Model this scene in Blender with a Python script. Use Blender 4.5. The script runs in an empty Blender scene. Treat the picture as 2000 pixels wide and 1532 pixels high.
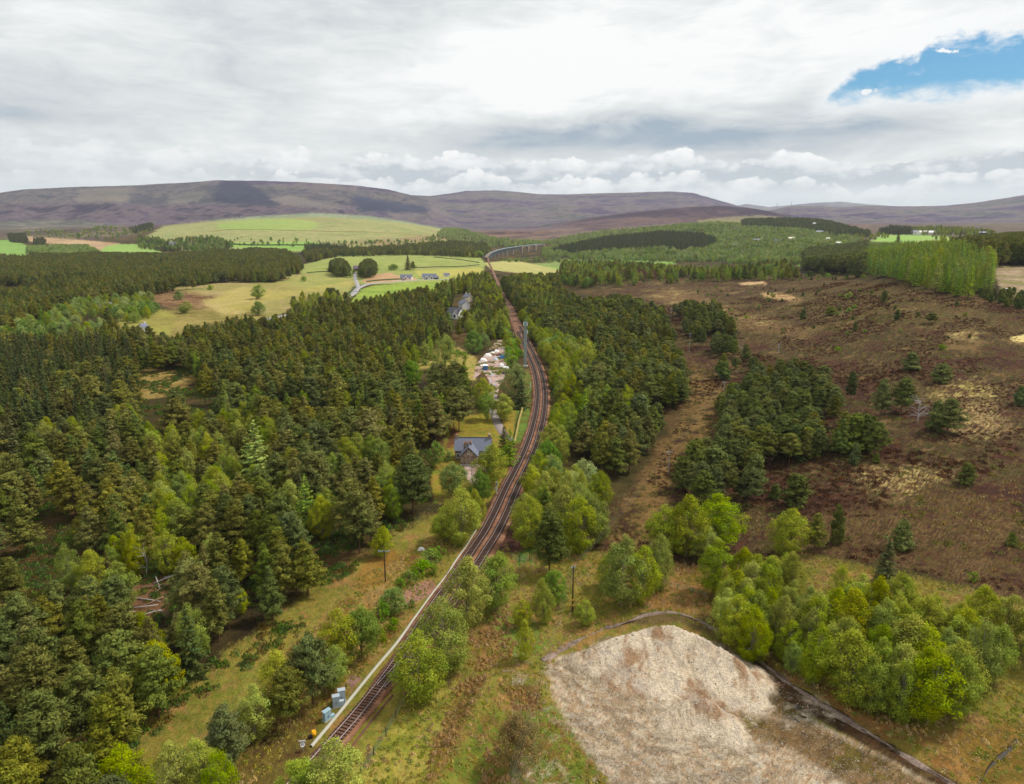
import bpy, math, random
import numpy as np
from mathutils import Vector, Matrix
random.seed(7)
RNG = np.random.default_rng(11)
S = bpy.context.scene
C = S.collection

# ------------------------------------------------------------------ camera
CAM_H = 78.0; F = 1361.0; PITCH = math.radians(13.9)
ct, st = math.cos(PITCH), math.sin(PITCH)
cd = bpy.data.cameras.new('camera'); cam = bpy.data.objects.new('camera', cd); C.objects.link(cam)
cam.location = (0, 0, CAM_H); cam.rotation_euler = (math.radians(90) - PITCH, 0, 0)
cd.sensor_width = 36; cd.lens = 36 * F / 2000; cd.clip_start = 0.5; cd.clip_end = 200000
S.camera = cam
S.view_settings.view_transform = 'Standard'; S.view_settings.look = 'None'
S.view_settings.exposure = 0; S.view_settings.gamma = 1
S.cycles.use_denoising = True
S.cycles.max_bounces = 6; S.cycles.diffuse_bounces = 3; S.cycles.transmission_bounces = 3
S.cycles.glossy_bounces = 2; S.cycles.volume_bounces = 0

# ------------------------------------------------------------------ node helper
class G:
    """small helper to write node maths"""
    def __init__(s, tree): s.t = tree
    def n(s, typ, **kw):
        nd = s.t.nodes.new(typ)
        for k, v in kw.items(): setattr(nd, k, v)
        return nd
    def put(s, sock, v):
        if isinstance(v, bpy.types.NodeSocket): s.t.links.new(v, sock)
        elif v is not None: sock.default_value = v
    def m(s, op, a, b=None, c=None, clamp=False):
        nd = s.n('ShaderNodeMath', operation=op); nd.use_clamp = clamp
        for i, v in enumerate((a, b, c)):
            if v is not None: s.put(nd.inputs[i], v)
        return nd.outputs[0]
    def add(s, a, b): return s.m('ADD', a, b)
    def sub(s, a, b): return s.m('SUBTRACT', a, b)
    def mul(s, a, b): return s.m('MULTIPLY', a, b)
    def ss(s, v, lo, hi, a=0., b=1.):
        nd = s.n('ShaderNodeMapRange', interpolation_type='SMOOTHSTEP'); nd.clamp = True
        for i, q in enumerate((v, lo, hi, a, b)): s.put(nd.inputs[i], q)
        return nd.outputs[0]
    def gauss(s, v, c, w):
        q = s.m('DIVIDE', s.sub(v, c), w)
        return s.m('POWER', 2.718, s.mul(s.mul(q, q), -1.0))
    def xyz(s, x, y, z):
        nd = s.n('ShaderNodeCombineXYZ')
        for i, q in enumerate((x, y, z)): s.put(nd.inputs[i], q)
        return nd.outputs[0]
    def noise(s, vec, scale, detail=4, rough=.55, dist=0., lac=2.0):
        nd = s.n('ShaderNodeTexNoise'); s.put(nd.inputs['Vector'], vec)
        nd.inputs['Scale'].default_value = scale; nd.inputs['Detail'].default_value = detail
        nd.inputs['Roughness'].default_value = rough; nd.inputs['Distortion'].default_value = dist
        nd.inputs['Lacunarity'].default_value = lac
        return nd.outputs[0]
    def mix(s, f, a, b, blend='MIX'):
        nd = s.n('ShaderNodeMix', data_type='RGBA', blend_type=blend)
        s.put(nd.inputs[0], f); s.put(nd.inputs[6], a); s.put(nd.inputs[7], b)
        return nd.outputs[2]

def lin(r, g, b, k=1.0):
    f = lambda u: ((u / 255 + .055) / 1.055) ** 2.4 if u > 10 else u / 255 / 12.92
    return (f(r) * k, f(g) * k, f(b) * k, 1.0)

# ------------------------------------------------------------------ sun and sky
SUN_EL, SUN_AZ = math.radians(54), math.radians(72)
sl = bpy.data.lights.new('sun', 'SUN'); sl.energy = 3.7; sl.angle = math.radians(8); sl.color = (1, .95, .87)
so = bpy.data.objects.new('sun', sl); C.objects.link(so)
sd = Vector((math.sin(SUN_AZ) * math.cos(SUN_EL), math.cos(SUN_AZ) * math.cos(SUN_EL), math.sin(SUN_EL)))
so.rotation_euler = sd.to_track_quat('Z', 'Y').to_euler(); so.location = (0, 0, 300)

w = bpy.data.worlds.new('World'); S.world = w; w.use_nodes = True
nt = w.node_tree; nt.nodes.clear(); g = G(nt)
tc = g.n('ShaderNodeTexCoord'); sep = g.n('ShaderNodeSeparateXYZ'); nt.links.new(tc.outputs['Generated'], sep.inputs[0])
X, Y, Z = sep.outputs
sky = g.n('ShaderNodeTexSky', sky_type='NISHITA'); sky.sun_disc = False
sky.sun_elevation = SUN_EL; sky.sun_rotation = SUN_AZ; sky.air_density = 1.0; sky.dust_density = .3; sky.ozone_density = 1.5
blue = g.mix(1.0, sky.outputs[0], (.046, .083, .098, 1), 'MULTIPLY')
hyp = g.m('SQRT', g.add(g.add(g.mul(X, X), g.mul(Y, Y)), 1e-6))
az = g.m('ARCTAN2', X, Y); wr = g.m('DIVIDE', Z, hyp)
zc = g.add(g.m('MAXIMUM', Z, 0.0), .07)
p = g.xyz(g.m('DIVIDE', X, zc), g.m('DIVIDE', Y, zc), 0.0)
ang = g.xyz(g.mul(az, 1.0), g.mul(wr, 2.2), 3.3)
# high grey-white layer
s1 = g.noise(p, .42, 4, .52, .35)
s2 = g.noise(g.xyz(g.mul(az, 2.8), g.mul(wr, 9.0), .7), 2.2, 6, .58, .5)
wisps = g.noise(g.xyz(g.mul(az, 4.0), g.mul(wr, 13.0), 5.1), 2.6, 8, .6, .7)
f = g.add(g.add(g.mul(g.sub(s1, .5), 1.0), g.mul(g.sub(s2, .5), .8)), g.mul(g.sub(wisps, .5), .8))
streak = g.noise(g.xyz(g.add(g.mul(az, 2.0), g.mul(wr, 2.5)), g.mul(wr, 26.0), 8.4), 3.0, 7, .62, .5)
f = g.add(f, g.mul(g.sub(streak, .5), .28))
f = g.add(f, .70)
f = g.add(f, g.mul(g.mul(g.gauss(az, .06, .24), g.gauss(wr, .20, .055)), .42))
f = g.add(f, g.mul(g.mul(g.gauss(az, .42, .20), g.gauss(wr, .22, .06)), .30))
f = g.sub(f, g.mul(g.mul(g.gauss(az, -.25, .22), g.gauss(wr, .28, .06)), .25))
band = g.mul(g.ss(az, -.18, .02), g.ss(az, .60, .42))
f = g.sub(f, g.mul(g.mul(band, g.gauss(g.add(wr, g.mul(g.sub(s2, .5), .05)), .106, .024)), .70))
f = g.sub(f, g.mul(g.mul(g.gauss(az, -.6, .16), g.gauss(wr, .125, .035)), .28))
f = g.m('MINIMUM', g.m('MAXIMUM', f, 0.0), 1.0)
ramp = g.n('ShaderNodeValToRGB'); cr = ramp.color_ramp
cr.elements[0].position = 0.0; cr.elements[0].color = lin(166, 182, 197)
cr.elements[1].position = 1.0; cr.elements[1].color = lin(254, 255, 255)
e = cr.elements.new(.35); e.color = lin(208, 214, 218)
e = cr.elements.new(.65); e.color = lin(229, 233, 234)
nt.links.new(f, ramp.inputs[0])
strat = ramp.outputs[0]
# blue gap
fc = g.n('ShaderNodeFloatCurve'); cv = fc.mapping.curves[0]
pts = [(0, .0), (.05, .10), (.126, .55), (.20, .64), (.285, .72), (.30, .80), (.32, .83), (.48, .82), (.8, .80), (1, .2)]
cv.points[0].location = pts[0]; cv.points[1].location = pts[-1]
for q in pts[1:-1]: cv.points.new(*q)
for q in cv.points: q.handle_type = 'VECTOR'
fc.mapping.update()
nt.links.new(g.mul(g.sub(az, .35), 2.0), fc.inputs['Value'])
upper = g.add(g.mul(fc.outputs[0], .124), .0985)   # .55->.160  .64->.170  .83->.192
edge = g.noise(g.xyz(g.mul(az, 1.0), g.mul(wr, 1.6), 1.0), 26, 8, .62, .3)
edge2 = g.noise(g.xyz(g.mul(az, 1.0), g.mul(wr, 2.4), 4.0), 9, 4, .5, .2)
fine = g.noise(g.xyz(g.mul(az, 1.0), g.mul(wr, 1.5), 7.0), 70, 6, .65, .4)
en = g.add(g.add(g.mul(g.sub(edge, .5), .040), g.mul(g.sub(edge2, .5), .02)), g.mul(g.sub(fine, .5), .012))
gap = g.mul(g.ss(g.add(g.sub(upper, wr), en), -.003, .009), g.ss(g.add(g.sub(wr, .140), g.mul(en, .9)), -.008, .016))
gap = g.mul(gap, g.ss(g.add(wisps, g.mul(g.sub(fine, .5), .5)), .78, .52, .55, 1.0))
puff = g.mul(g.gauss(az, .443, .016), g.gauss(wr, .150, .004))
puff = g.m('MAXIMUM', puff, g.mul(g.gauss(az, .513, .020), g.gauss(g.add(wr, g.mul(az, .15)), .2655, .003)))
gap = g.mul(gap, g.sub(1.0, g.ss(g.add(g.mul(puff, .8), g.mul(g.sub(fine, .5), 2.4)), .40, .75)))
wlow = g.ss(g.add(wr, g.mul(g.sub(edge2, .5), .03)), .165, .138)
halo = g.mul(g.ss(g.add(g.sub(upper, wr), en), -.040, .0), g.mul(g.ss(wr, .115, .14), g.ss(wr, .26, .215)))
skyc = g.mix(gap, g.mix(g.mul(halo, g.mul(g.ss(az, .34, .42), .8)), strat, lin(250, 252, 253)), blue)
# row of cumulus above the hills: two rows of heaped puffs, white tops and grey bases
def puffs(sc, seed, st_=1.35, sm=.35):
    vo = g.n('ShaderNodeTexVoronoi', feature='SMOOTH_F1'); vo.inputs['Smoothness'].default_value = sm; vo.inputs['Scale'].default_value = sc
    g.put(vo.inputs['Vector'], g.xyz(g.add(az, g.mul(g.sub(wrp, .5), .016)), g.add(g.mul(wr, st_), g.mul(g.sub(wrp2, .5), .016)), seed)); return g.sub(.45, vo.outputs['Distance'])
wrp = g.noise(g.xyz(az, g.mul(wr, 1.5), 2.0), 30, 4, .6); wrp2 = g.noise(g.xyz(az, g.mul(wr, 1.5), 12.0), 30, 4, .6)
cn = g.noise(g.xyz(az, 0.0, 2.0), 7, 3, .55)
crag = g.noise(g.xyz(az, g.mul(wr, 1.6), 8.0), 60, 4, .62)
soft = g.noise(g.xyz(az, g.mul(wr, 3.2), 6.0), 13, 6, .58, .2)
pf = g.add(g.add(g.mul(puffs(17, 2.0), .50), g.mul(puffs(40, 5.0), .32)), g.mul(puffs(90, 9.0), .18))
strength = g.mul(g.ss(az, -.55, -.10, .35, 1.0), 1.0)
for base_w, amp, lowc, hic in ((.084, .050, (198, 207, 214), (255, 255, 255)), (.058, .046, (198, 208, 215), (255, 255, 255))):
    topw = g.add(base_w, g.add(g.mul(g.sub(cn, .5), .040), g.add(g.mul(pf, amp), g.mul(g.sub(crag, .5), .010))))
    topw = g.sub(topw, g.mul(g.gauss(az, .44, .035), .014))
    d = g.sub(topw, wr)
    cmask = g.mul(g.ss(d, -.0008, .0035), strength)
    cb = g.add(g.ss(d, .040, .002, .25, 1.0), g.add(g.mul(g.sub(pf, .14), 2.2), g.add(g.mul(g.sub(soft, .5), 1.6), g.mul(g.sub(crag, .5), .9))))
    r2 = g.n('ShaderNodeValToRGB'); c2 = r2.color_ramp
    c2.elements[0].position = 0.10; c2.elements[0].color = lin(*lowc); c2.elements[1].position = .95; c2.elements[1].color = lin(*hic)
    e = c2.elements.new(.45); e.color = lin(232, 236, 239)
    nt.links.new(cb, r2.inputs[0]); skyc = g.mix(cmask, skyc, r2.outputs[0])
low = g.ss(wr, .050, .028); skyc = g.mix(g.mul(low, .6), skyc, lin(252, 254, 255))
# far rim of the sky, thin pale blue low down
rim = g.mul(g.ss(wr, .050, .012), g.ss(g.noise(g.xyz(az, g.mul(wr, 6.0), 9.0), 9, 5, .55), .38, .62))
skyc = g.mix(g.mul(rim, .55), skyc, lin(214, 228, 238))
# below the horizon the dome mirrors dull ground light
skyc = g.mix(g.ss(Z, -.02, -.10), skyc, (.10, .10, .07, 1))
bg = g.n('ShaderNodeBackground'); nt.links.new(skyc, bg.inputs[0]); bg.inputs[1].default_value = 1.0
ow = g.n('ShaderNodeOutputWorld'); nt.links.new(bg.outputs[0], ow.inputs[0])

# ------------------------------------------------------------------ numpy noise
def _h(ix, iy, seed):
    n = (ix.astype(np.int64) * 374761393 + iy.astype(np.int64) * 668265263 + seed * 1442695041) & 0x7fffffff
    n = ((n ^ (n >> 13)) * 1274126177) & 0x7fffffff
    n = n ^ (n >> 16)
    return (n & 0xffff) / 65535.0
def vnoise(x, y, seed=0):
    ix = np.floor(x); iy = np.floor(y); fx = x - ix; fy = y - iy
    fx = fx * fx * (3 - 2 * fx); fy = fy * fy * (3 - 2 * fy)
    a = _h(ix, iy, seed); b = _h(ix + 1, iy, seed); c = _h(ix, iy + 1, seed); d = _h(ix + 1, iy + 1, seed)
    return (a * (1 - fx) + b * fx) * (1 - fy) + (c * (1 - fx) + d * fx) * fy
def fbm(x, y, scale, octv=4, seed=0, gain=.5):
    """0..1, scale = wavelength in metres"""
    x = np.asarray(x, float) / scale; y = np.asarray(y, float) / scale
    s = 0.0; a = 1.0; t = 0.0
    for o in range(octv):
        s = s + a * vnoise(x + 17.3 * o, y - 9.1 * o, seed + o * 31); t += a; a *= gain; x = x * 2.03; y = y * 2.03
    return s / t
def sst(v, a, b):
    q = np.clip((v - a) / (b - a), 0, 1); return q * q * (3 - 2 * q)

# ------------------------------------------------------------------ picture <-> place
def slope(py):            # (CAM_H - z) / Y seen at picture row py
    return np.tan(PITCH + np.arctan((np.asarray(py, float) - 766) / F))
def proj(x, y, z):
    dz = CAM_H - z; dep = y * ct + dz * st
    return 1000 + F * x / dep, 766 + F * (dz * ct - y * st) / dep
TOFF = lambda px: (px - 1000) * .000713      # column of the horizon -> X/Y

ROWS = [40, 150, 300, 430, 600, 800, 1000, 1300, 1500, 1700, 1900, 2200, 2500, 2800, 3200, 3800, 5000, 9000, 60000]
COLS = {
 -700: [0, 0, 0, 0, 0, 0, -4, -5, -5, -5, -3, 4, 14, 24, 34, 48, 64, 70, 70],
    0: [0, 0, 0, 0, 0, -2, -4, -5, -5, -4, -2, 4, 11, 18, 30, 46, 62, 70, 70],
  300: [0, 0, 0, 0, 0, 0, -2, -4, -4, -4, 2, 20, 38, 52, 56, 58, 66, 72, 70],
  450: [0, 0, 0, 0, 0, 1, 0, -2, -3, -3, 6, 36, 62, 78, 72, 66, 70, 74, 70],
  620: [0, 0, 0, 0, 0, 2, 2, 0, -3, -3, 5, 36, 66, 92, 84, 74, 74, 78, 70],
  720: [0, 0, 0, 0, 0, 1, 1, 1, -2, -4, 2, 32, 60, 82, 76, 68, 70, 78, 70],
  800: [0, 0, 0, 0, 0, 0, 0, 1, 0, -6, -3, 20, 44, 64, 58, 54, 66, 78, 70],
  880: [0, 0, 0, 0, 0, 0, 0, 1, 0, -6, -8, 4, 18, 28, 30, 40, 62, 76, 70],
  950: [0, 0, 0, 0, 0, 0, 0, 1, 0, -10, -14, -4, 6, 14, 22, 38, 62, 76, 70],
 1020: [0, 0, 0, 0, 0, 0, 0, -3, -14, -22, -20, -8, 6, 16, 26, 40, 64, 76, 70],
 1100: [0, 0, 0, 0, 0, 0, 0, -10, -20, -22, -14, 0, 14, 24, 34, 46, 66, 76, 70],
 1300: [0, 0, 0, 0, 3, 6, 5, -12, -14, -6, 4, 22, 40, 55, 62, 60, 68, 76, 70],
 1450: [0, 0, 2, 5, 9, 12, 8, -8, -8, 4, 16, 36, 56, 72, 76, 66, 68, 76, 70],
 1560: [0, 0, 4, 10, 16, 19, 10, 2, 8, 16, 24, 40, 58, 76, 72, 62, 66, 74, 70],
 1700: [0, 2, 9, 22, 29, 28, 16, 14, 20, 26, 32, 42, 50, 56, 58, 60, 66, 76, 70],
 1800: [0, 3, 14, 33, 40, 37, 30, 34, 38, 41, 43, 46, 50, 54, 58, 64, 72, 80, 70],
 2000: [0, 5, 19, 35, 43, 44, 42, 40, 42, 44, 46, 50, 54, 58, 62, 68, 76, 84, 70],
 2700: [0, 8, 28, 44, 50, 52, 52, 50, 50, 52, 54, 58, 62, 66, 70, 76, 82, 90, 70],
}
LY = np.linspace(math.log(20), math.log(60000), 700)
_cx = np.array(sorted(COLS)); TT = np.linspace(TOFF(-1500), TOFF(3500), 500)
_cz = np.array([np.interp(LY, np.log(ROWS), COLS[c]) for c in _cx])
def _smooth(a, n, axis):
    k = np.hanning(n + 2)[1:-1]; k /= k.sum()
    pad = [(0, 0), (0, 0)]; pad[axis] = (n // 2, n // 2)
    return np.apply_along_axis(lambda v: np.convolve(v, k, 'valid'), axis, np.pad(a, pad, 'edge'))
_cz = _smooth(_cz, 15, 1)
ZB = np.array([np.interp(TT, TOFF(_cx), _cz[:, j]) for j in range(len(LY))]).T   # [T, Y]
ZB = _smooth(ZB, 9, 0)

RIDGES = [  # distance, foot distance, skyline (column, row), roughness
 (16000, 11000, [(-700, 430), (1250, 428), (1330, 414), (1390, 409), (1435, 402), (1455, 398), (1500, 404), (1530, 401), (1600, 395), (1640, 393), (1700, 399), (1760, 404), (1820, 412), (1900, 425), (2700, 430)], 60),
 (7200, 4300, [(-700, 440), (560, 440), (640, 400), (700, 389), (800, 381), (840, 383), (880, 378), (910, 373), (970, 372), (1010, 375), (1050, 379), (1110, 380), (1200, 377), (1300, 374), (1350, 377), (1400, 391), (1440, 402), (1500, 420), (1600, 440), (2700, 445)], 26),
 (5300, 3500, [(-900, 410), (-300, 392), (0, 378), (55, 370), (160, 365), (270, 362), (380, 356), (430, 352), (520, 353), (600, 356), (700, 362), (760, 370), (800, 380), (840, 394), (900, 430), (1000, 460), (2700, 460)], 22),
 (6000, 3300, [(-700, 450), (1400, 452), (1460, 425), (1490, 414), (1540, 403), (1600, 402), (1640, 405), (1680, 402), (1760, 403), (1840, 402), (1900, 396), (2000, 380), (2200, 366), (2500, 360), (2900, 375)], 24),
 (3600, 2950, [(-700, 470), (1000, 465), (1060, 440), (1150, 425), (1250, 414), (1340, 405), (1400, 402.5), (1450, 404), (1500, 412), (1540, 424), (1600, 445), (2700, 470)], 8),
]
def terrain_z(T, Yv, detail=True):
    T = np.asarray(T, float); Yv = np.maximum(np.asarray(Yv, float), 21)
    T, Yv = np.broadcast_arrays(T, Yv)
    fi = np.clip((T - TT[0]) / (TT[1] - TT[0]), 0, len(TT) - 1.001); fj = np.clip((np.log(Yv) - LY[0]) / (LY[1] - LY[0]), 0, len(LY) - 1.001)
    i = fi.astype(int); j = fj.astype(int); a = fi - i; b = fj - j
    z = (ZB[i, j] * (1 - a) + ZB[i + 1, j] * a) * (1 - b) + (ZB[i, j + 1] * (1 - a) + ZB[i + 1, j + 1] * a) * b
    x = T * Yv
    far = Yv > 2900
    if np.any(far):
        Tf, Yf, xf = T[far], Yv[far], x[far]; zz = z[far]
        for k, (D, F0, prof, rough) in enumerate(RIDGES):
            pr = np.array(prof, float)
            zt = np.interp(Tf, TOFF(pr[:, 0]), CAM_H - D * slope(pr[:, 1]))
            warp = (fbm(xf, Yf, D * .16, 3, 50 + k) - .5) * .55
            q = (Yf - F0) / (D - F0)
            qq = np.clip(q + warp * np.clip(1.0 - np.abs(q - .5) * 2, 0, 1), 0, 1)
            up = 30 + (zt - 30) * (.35 * qq + .65 * qq ** 1.5)
            dn = zt - np.maximum(Yf - D, 0) * .10
            r = np.where(Yf < D, np.where(q > 0, up, -200), np.maximum(dn, -50))
            r = r + (fbm(xf, Yf, D * .05, 4, 80 + k) - .5) * rough * 1.5 * np.clip(4 * qq * (1 - qq) + .10, 0, 1)
            r = r - np.clip(.16 - np.abs(fbm(xf, Yf * .35, D * .07, 3, 90 + k) - .5), 0, 1) * rough * 6 * np.clip(4 * qq * (1 - qq), 0, 1)
            h = np.clip(.5 + .5 * (r - zz) / 12.0, 0, 1)
            zz = zz * (1 - h) + r * h + 12.0 * h * (1 - h) * .5
        z = z.copy(); z[far] = zz
    if detail:
        amp = np.interp(Yv, [0, 60, 300, 800, 1500, 3000], [.1, .5, 1.1, 1.3, 2.5, 4])
        if BANK:
            nb = (Yv < 150) & (Yv > 60) & (np.abs(x) < 40)
            if np.any(nb): z = z.copy(); z[nb] += 1.5 * np.exp(-(distline(x[nb], Yv[nb], BANK[0]) / 2.2) ** 2) + .5 * sst(distline(x[nb], Yv[nb], BANK[0]), 6, 1)
        z = z + (fbm(x, Yv, 45, 3, 5) - .5) * amp
        z = z + (fbm(x, Yv, 6, 2, 9) - .5) * np.interp(Yv, [0, 60, 400, 900], [.2, .5, .5, 0]) * flatmask(x, Yv)
    return z
BANK = []     # crest of the low grassy bank left of the gravel
FLAT = []     # polylines that need smooth ground: (points Nx2, half width)
def distline(x, y, P):
    d = np.full(np.shape(x), 1e9)
    for (x0, y0), (x1, y1) in zip(P[:-1], P[1:]):
        dx, dy = x1 - x0, y1 - y0; L = dx * dx + dy * dy + 1e-9
        t = np.clip(((x - x0) * dx + (y - y0) * dy) / L, 0, 1)
        d = np.minimum(d, np.hypot(x - x0 - t * dx, y - y0 - t * dy))
    return d
def flatmask(x, y):
    if not FLAT: return 1.0
    m = np.ones(np.shape(x))
    for P, hw in FLAT:
        P = np.asarray(P)
        near = (y < P[:, 1].max() + 30) & (y > P[:, 1].min() - 30) & (x < P[:, 0].max() + 30) & (x > P[:, 0].min() - 30)
        if np.any(near):
            dd = distline(x[near], y[near], P); m[near] = np.minimum(m[near], sst(dd, hw, hw + 5))
    return m
_ys = np.exp(np.linspace(math.log(45), math.log(30000), 6000))
def P(px, py, up=0.0):
    """the point of the ground seen at a place of the photograph"""
    s = float(slope(py)); T = (px - 1000) / F * (ct + s * st)
    z = terrain_z(np.full(_ys.shape, T), _ys, False) + up
    ray = CAM_H - s * _ys
    hit = np.nonzero(z >= ray)[0]
    k = hit[0] if len(hit) else len(_ys) - 1
    yv = _ys[k]
    if k > 0:
        a = ray[k - 1] - z[k - 1]; b = z[k] - ray[k]; yv = _ys[k - 1] + (_ys[k] - _ys[k - 1]) * a / (a + b + 1e-9)
    return Vector((T * yv, yv, float(gz(T * yv, yv))))
def gz(x, y):
    r = terrain_z(np.atleast_1d(np.asarray(x, float) / np.asarray(y, float)), np.atleast_1d(np.asarray(y, float)))
    return r if np.ndim(x) else float(r[0])
def height_to(base, py):
    """height of something standing at base whose top is seen at row py"""
    return CAM_H - base.y * float(slope(py)) - base.z
def inpoly(x, y, poly):
    r = np.zeros(np.shape(x), bool); n = len(poly); j = n - 1
    for i in range(n):
        xi, yi = poly[i]; xj, yj = poly[j]
        if yi != yj:
            r ^= ((yi > y) != (yj > y)) & (x < (xj - xi) * (y - yi) / (yj - yi) + xi)
        j = i
    return r
def spline(pts, step):
    """Catmull-Rom through points, resampled to about one step"""
    P_ = [np.array(p, float) for p in pts]; P_ = [2 * P_[0] - P_[1]] + P_ + [2 * P_[-1] - P_[-2]]; out = []
    for i in range(1, len(P_) - 2):
        p0, p1, p2, p3 = P_[i - 1:i + 3]
        n = max(2, int(np.linalg.norm(p2 - p1) / step))
        for t in np.linspace(0, 1, n, endpoint=False):
            out.append(.5 * (2 * p1 + (p2 - p0) * t + (2 * p0 - 5 * p1 + 4 * p2 - p3) * t * t + (3 * p1 - p0 - 3 * p2 + p3) * t ** 3))
    out.append(P_[-2]); return np.array(out)

# ------------------------------------------------------------------ mesh helpers
def tag(o, label=None, cat=None, group=None, kind=None):
    if label: o['label'] = label
    if cat: o['category'] = cat
    if group: o['group'] = group
    if kind: o['kind'] = kind
    return o
def mesh_np(name, verts, faces, cols=None, smooth=False, mats=None, midx=None):
    """faces: (n,4) or (n,3) array; cols: per-vertex rgb"""
    v = np.asarray(verts, np.float32); f = np.asarray(faces, np.int32)
    me = bpy.data.meshes.new(name); k = f.shape[1]
    me.vertices.add(len(v)); me.vertices.foreach_set('co', v.ravel())
    me.loops.add(f.size); me.loops.foreach_set('vertex_index', f.ravel())
    me.polygons.add(len(f)); me.polygons.foreach_set('loop_start', np.arange(len(f), dtype=np.int32) * k)
    if smooth: me.polygons.foreach_set('use_smooth', np.ones(len(f), bool))
    if midx is not None: me.polygons.foreach_set('material_index', np.asarray(midx, np.int32))
    me.update(calc_edges=True)
    if cols is not None:
        a = me.color_attributes.new('tint', 'FLOAT_COLOR', 'POINT')
        cc = np.ones((len(v), 4), np.float32); cc[:, :3] = cols; a.data.foreach_set('color', cc.ravel())
    for m_ in mats or []: me.materials.append(m_)
    return me
def link(name, me, parent=None, loc=None):
    o = bpy.data.objects.new(name, me); C.objects.link(o)
    if parent: o.parent = parent
    if loc is not None: o.location = loc
    return o
def empty(name, loc=(0, 0, 0), rz=0.0):
    o = bpy.data.objects.new(name, None); C.objects.link(o); o.location = loc; o.rotation_euler = (0, 0, rz); o.empty_display_size = .5
    return o
class MB:
    """collects boxes, tubes and polygons; build() links ONE mesh"""
    def __init__(s): s.v = []; s.f = []
    def quad(s, pts):
        n = len(s.v); s.v += [tuple(q) for q in pts]; s.f.append(tuple(range(n, n + len(pts)))); return s
    def box(s, c, d, rz=0.0, taper=1.0):
        cx, cy, cz = c; hx, hy, hz = d[0] / 2, d[1] / 2, d[2] / 2; n = len(s.v); co, si = math.cos(rz), math.sin(rz)
        for k in (-1, 1):
            t = taper if k > 0 else 1
            for (a, b) in ((-1, -1), (1, -1), (1, 1), (-1, 1)):
                x, y = a * hx * t, b * hy * t
                s.v.append((cx + x * co - y * si, cy + x * si + y * co, cz + k * hz))
        for q in ((3, 2, 1, 0), (4, 5, 6, 7), (0, 1, 5, 4), (1, 2, 6, 5), (2, 3, 7, 6), (3, 0, 4, 7)): s.f.append(tuple(n + i for i in q))
        return s
    def tube(s, pts, r, n=8, r2=None):
        pts = [Vector(q) for q in pts]; m = len(pts); base = len(s.v)
        for i, q in enumerate(pts):
            dr = (pts[min(i + 1, m - 1)] - pts[max(i - 1, 0)]).normalized()
            u = dr.cross(Vector((0, 0, 1)) if abs(dr.z) < .95 else Vector((1, 0, 0))).normalized(); w_ = dr.cross(u)
            rr = r if r2 is None else r + (r2 - r) * i / (m - 1)
            for k in range(n):
                a = 2 * math.pi * k / n; s.v.append(tuple(q + (u * math.cos(a) + w_ * math.sin(a)) * rr))
        for i in range(m - 1):
            for k in range(n):
                a = base + i * n + k; b = base + i * n + (k + 1) % n; s.f.append((a, b, b + n, a + n))
        s.f.append(tuple(base + k for k in range(n))[::-1]); s.f.append(tuple(base + (m - 1) * n + k for k in range(n)))
        return s
    def build(s, name, mat, parent=None, smooth=False, loc=None):
        me = bpy.data.meshes.new(name); me.from_pydata(s.v, [], s.f); me.update()
        if smooth: me.polygons.foreach_set('use_smooth', [True] * len(me.polygons))
        if mat: me.materials.append(mat)
        return link(name, me, parent, loc)

# ------------------------------------------------------------------ materials
def new_mat(name):
    m = bpy.data.materials.new(name); m.use_nodes = True; m.node_tree.nodes.clear(); return m, G(m.node_tree)
def finish(m, gg, col, rough=.9, bump=None, bstr=.5, bdist=.1, spec=.2, metal=0.0):
    b = gg.n('ShaderNodeBsdfPrincipled'); gg.put(b.inputs['Base Color'], col); gg.put(b.inputs['Roughness'], rough)
    b.inputs['Specular IOR Level'].default_value = spec; b.inputs['Metallic'].default_value = metal
    if bump is not None:
        bn = gg.n('ShaderNodeBump'); bn.inputs['Strength'].default_value = bstr; bn.inputs['Distance'].default_value = bdist
        gg.put(bn.inputs['Height'], bump); m.node_tree.links.new(bn.outputs[0], b.inputs['Normal'])
    o = gg.n('ShaderNodeOutputMaterial'); m.node_tree.links.new(b.outputs[0], o.inputs[0]); return m
def simple(name, rgb, rough=.7, var=.25, scale=3.0, spec=.3, metal=0.0, bstr=.2):
    m, gg = new_mat(name); tc_ = gg.n('ShaderNodeTexCoord')
    n1 = gg.noise(tc_.outputs['Object'], scale, 5, .6)
    n2 = gg.noise(tc_.outputs['Object'], scale * .17, 3, .5)
    v = gg.add(1 - var, gg.mul(gg.add(n1, n2), var))
    c = gg.mix(1.0, lin(*rgb), gg.xyz(v, v, v), 'MULTIPLY')
    return finish(m, gg, c, rough, n1, bstr, .03, spec, metal)
# ------------------------------------------------------------------ lines of the railway, lanes and roads on the ground
def xy(pts): return [tuple(P(*q)[:2]) for q in pts]
LEFT_RAIL = [(520, 1580), (590, 1509), (647, 1446), (700, 1385), (765, 1300), (820, 1216), (880, 1130), (925, 1064), (941, 1040), (962, 1000), (983, 955), (1003, 917), (1021, 880),
             (1035, 841), (1044, 803), (1047, 770), (1045, 745), (1039, 720), (1027, 690), (1006, 643), (994, 610), (984, 583), (975, 564), (967, 545), (960, 527), (954, 513), (950, 504)]
_r = spline([tuple(P(a, b)[:2]) for a, b in LEFT_RAIL], 2.0)
def offset(line, d):
    """line moved sideways (to the right of travel) by d, a number or one per point"""
    t = np.gradient(line, axis=0); t /= np.linalg.norm(t, axis=1)[:, None] + 1e-9
    return line + np.stack([t[:, 1], -t[:, 0]], 1) * np.broadcast_to(d, len(line))[:, None]
TRK1 = offset(_r, .75)
_ya = P(690, 1395).y; _yb = P(845, 1178).y; _yc = P(997, 618).y; _yd = P(980, 573).y
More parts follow.
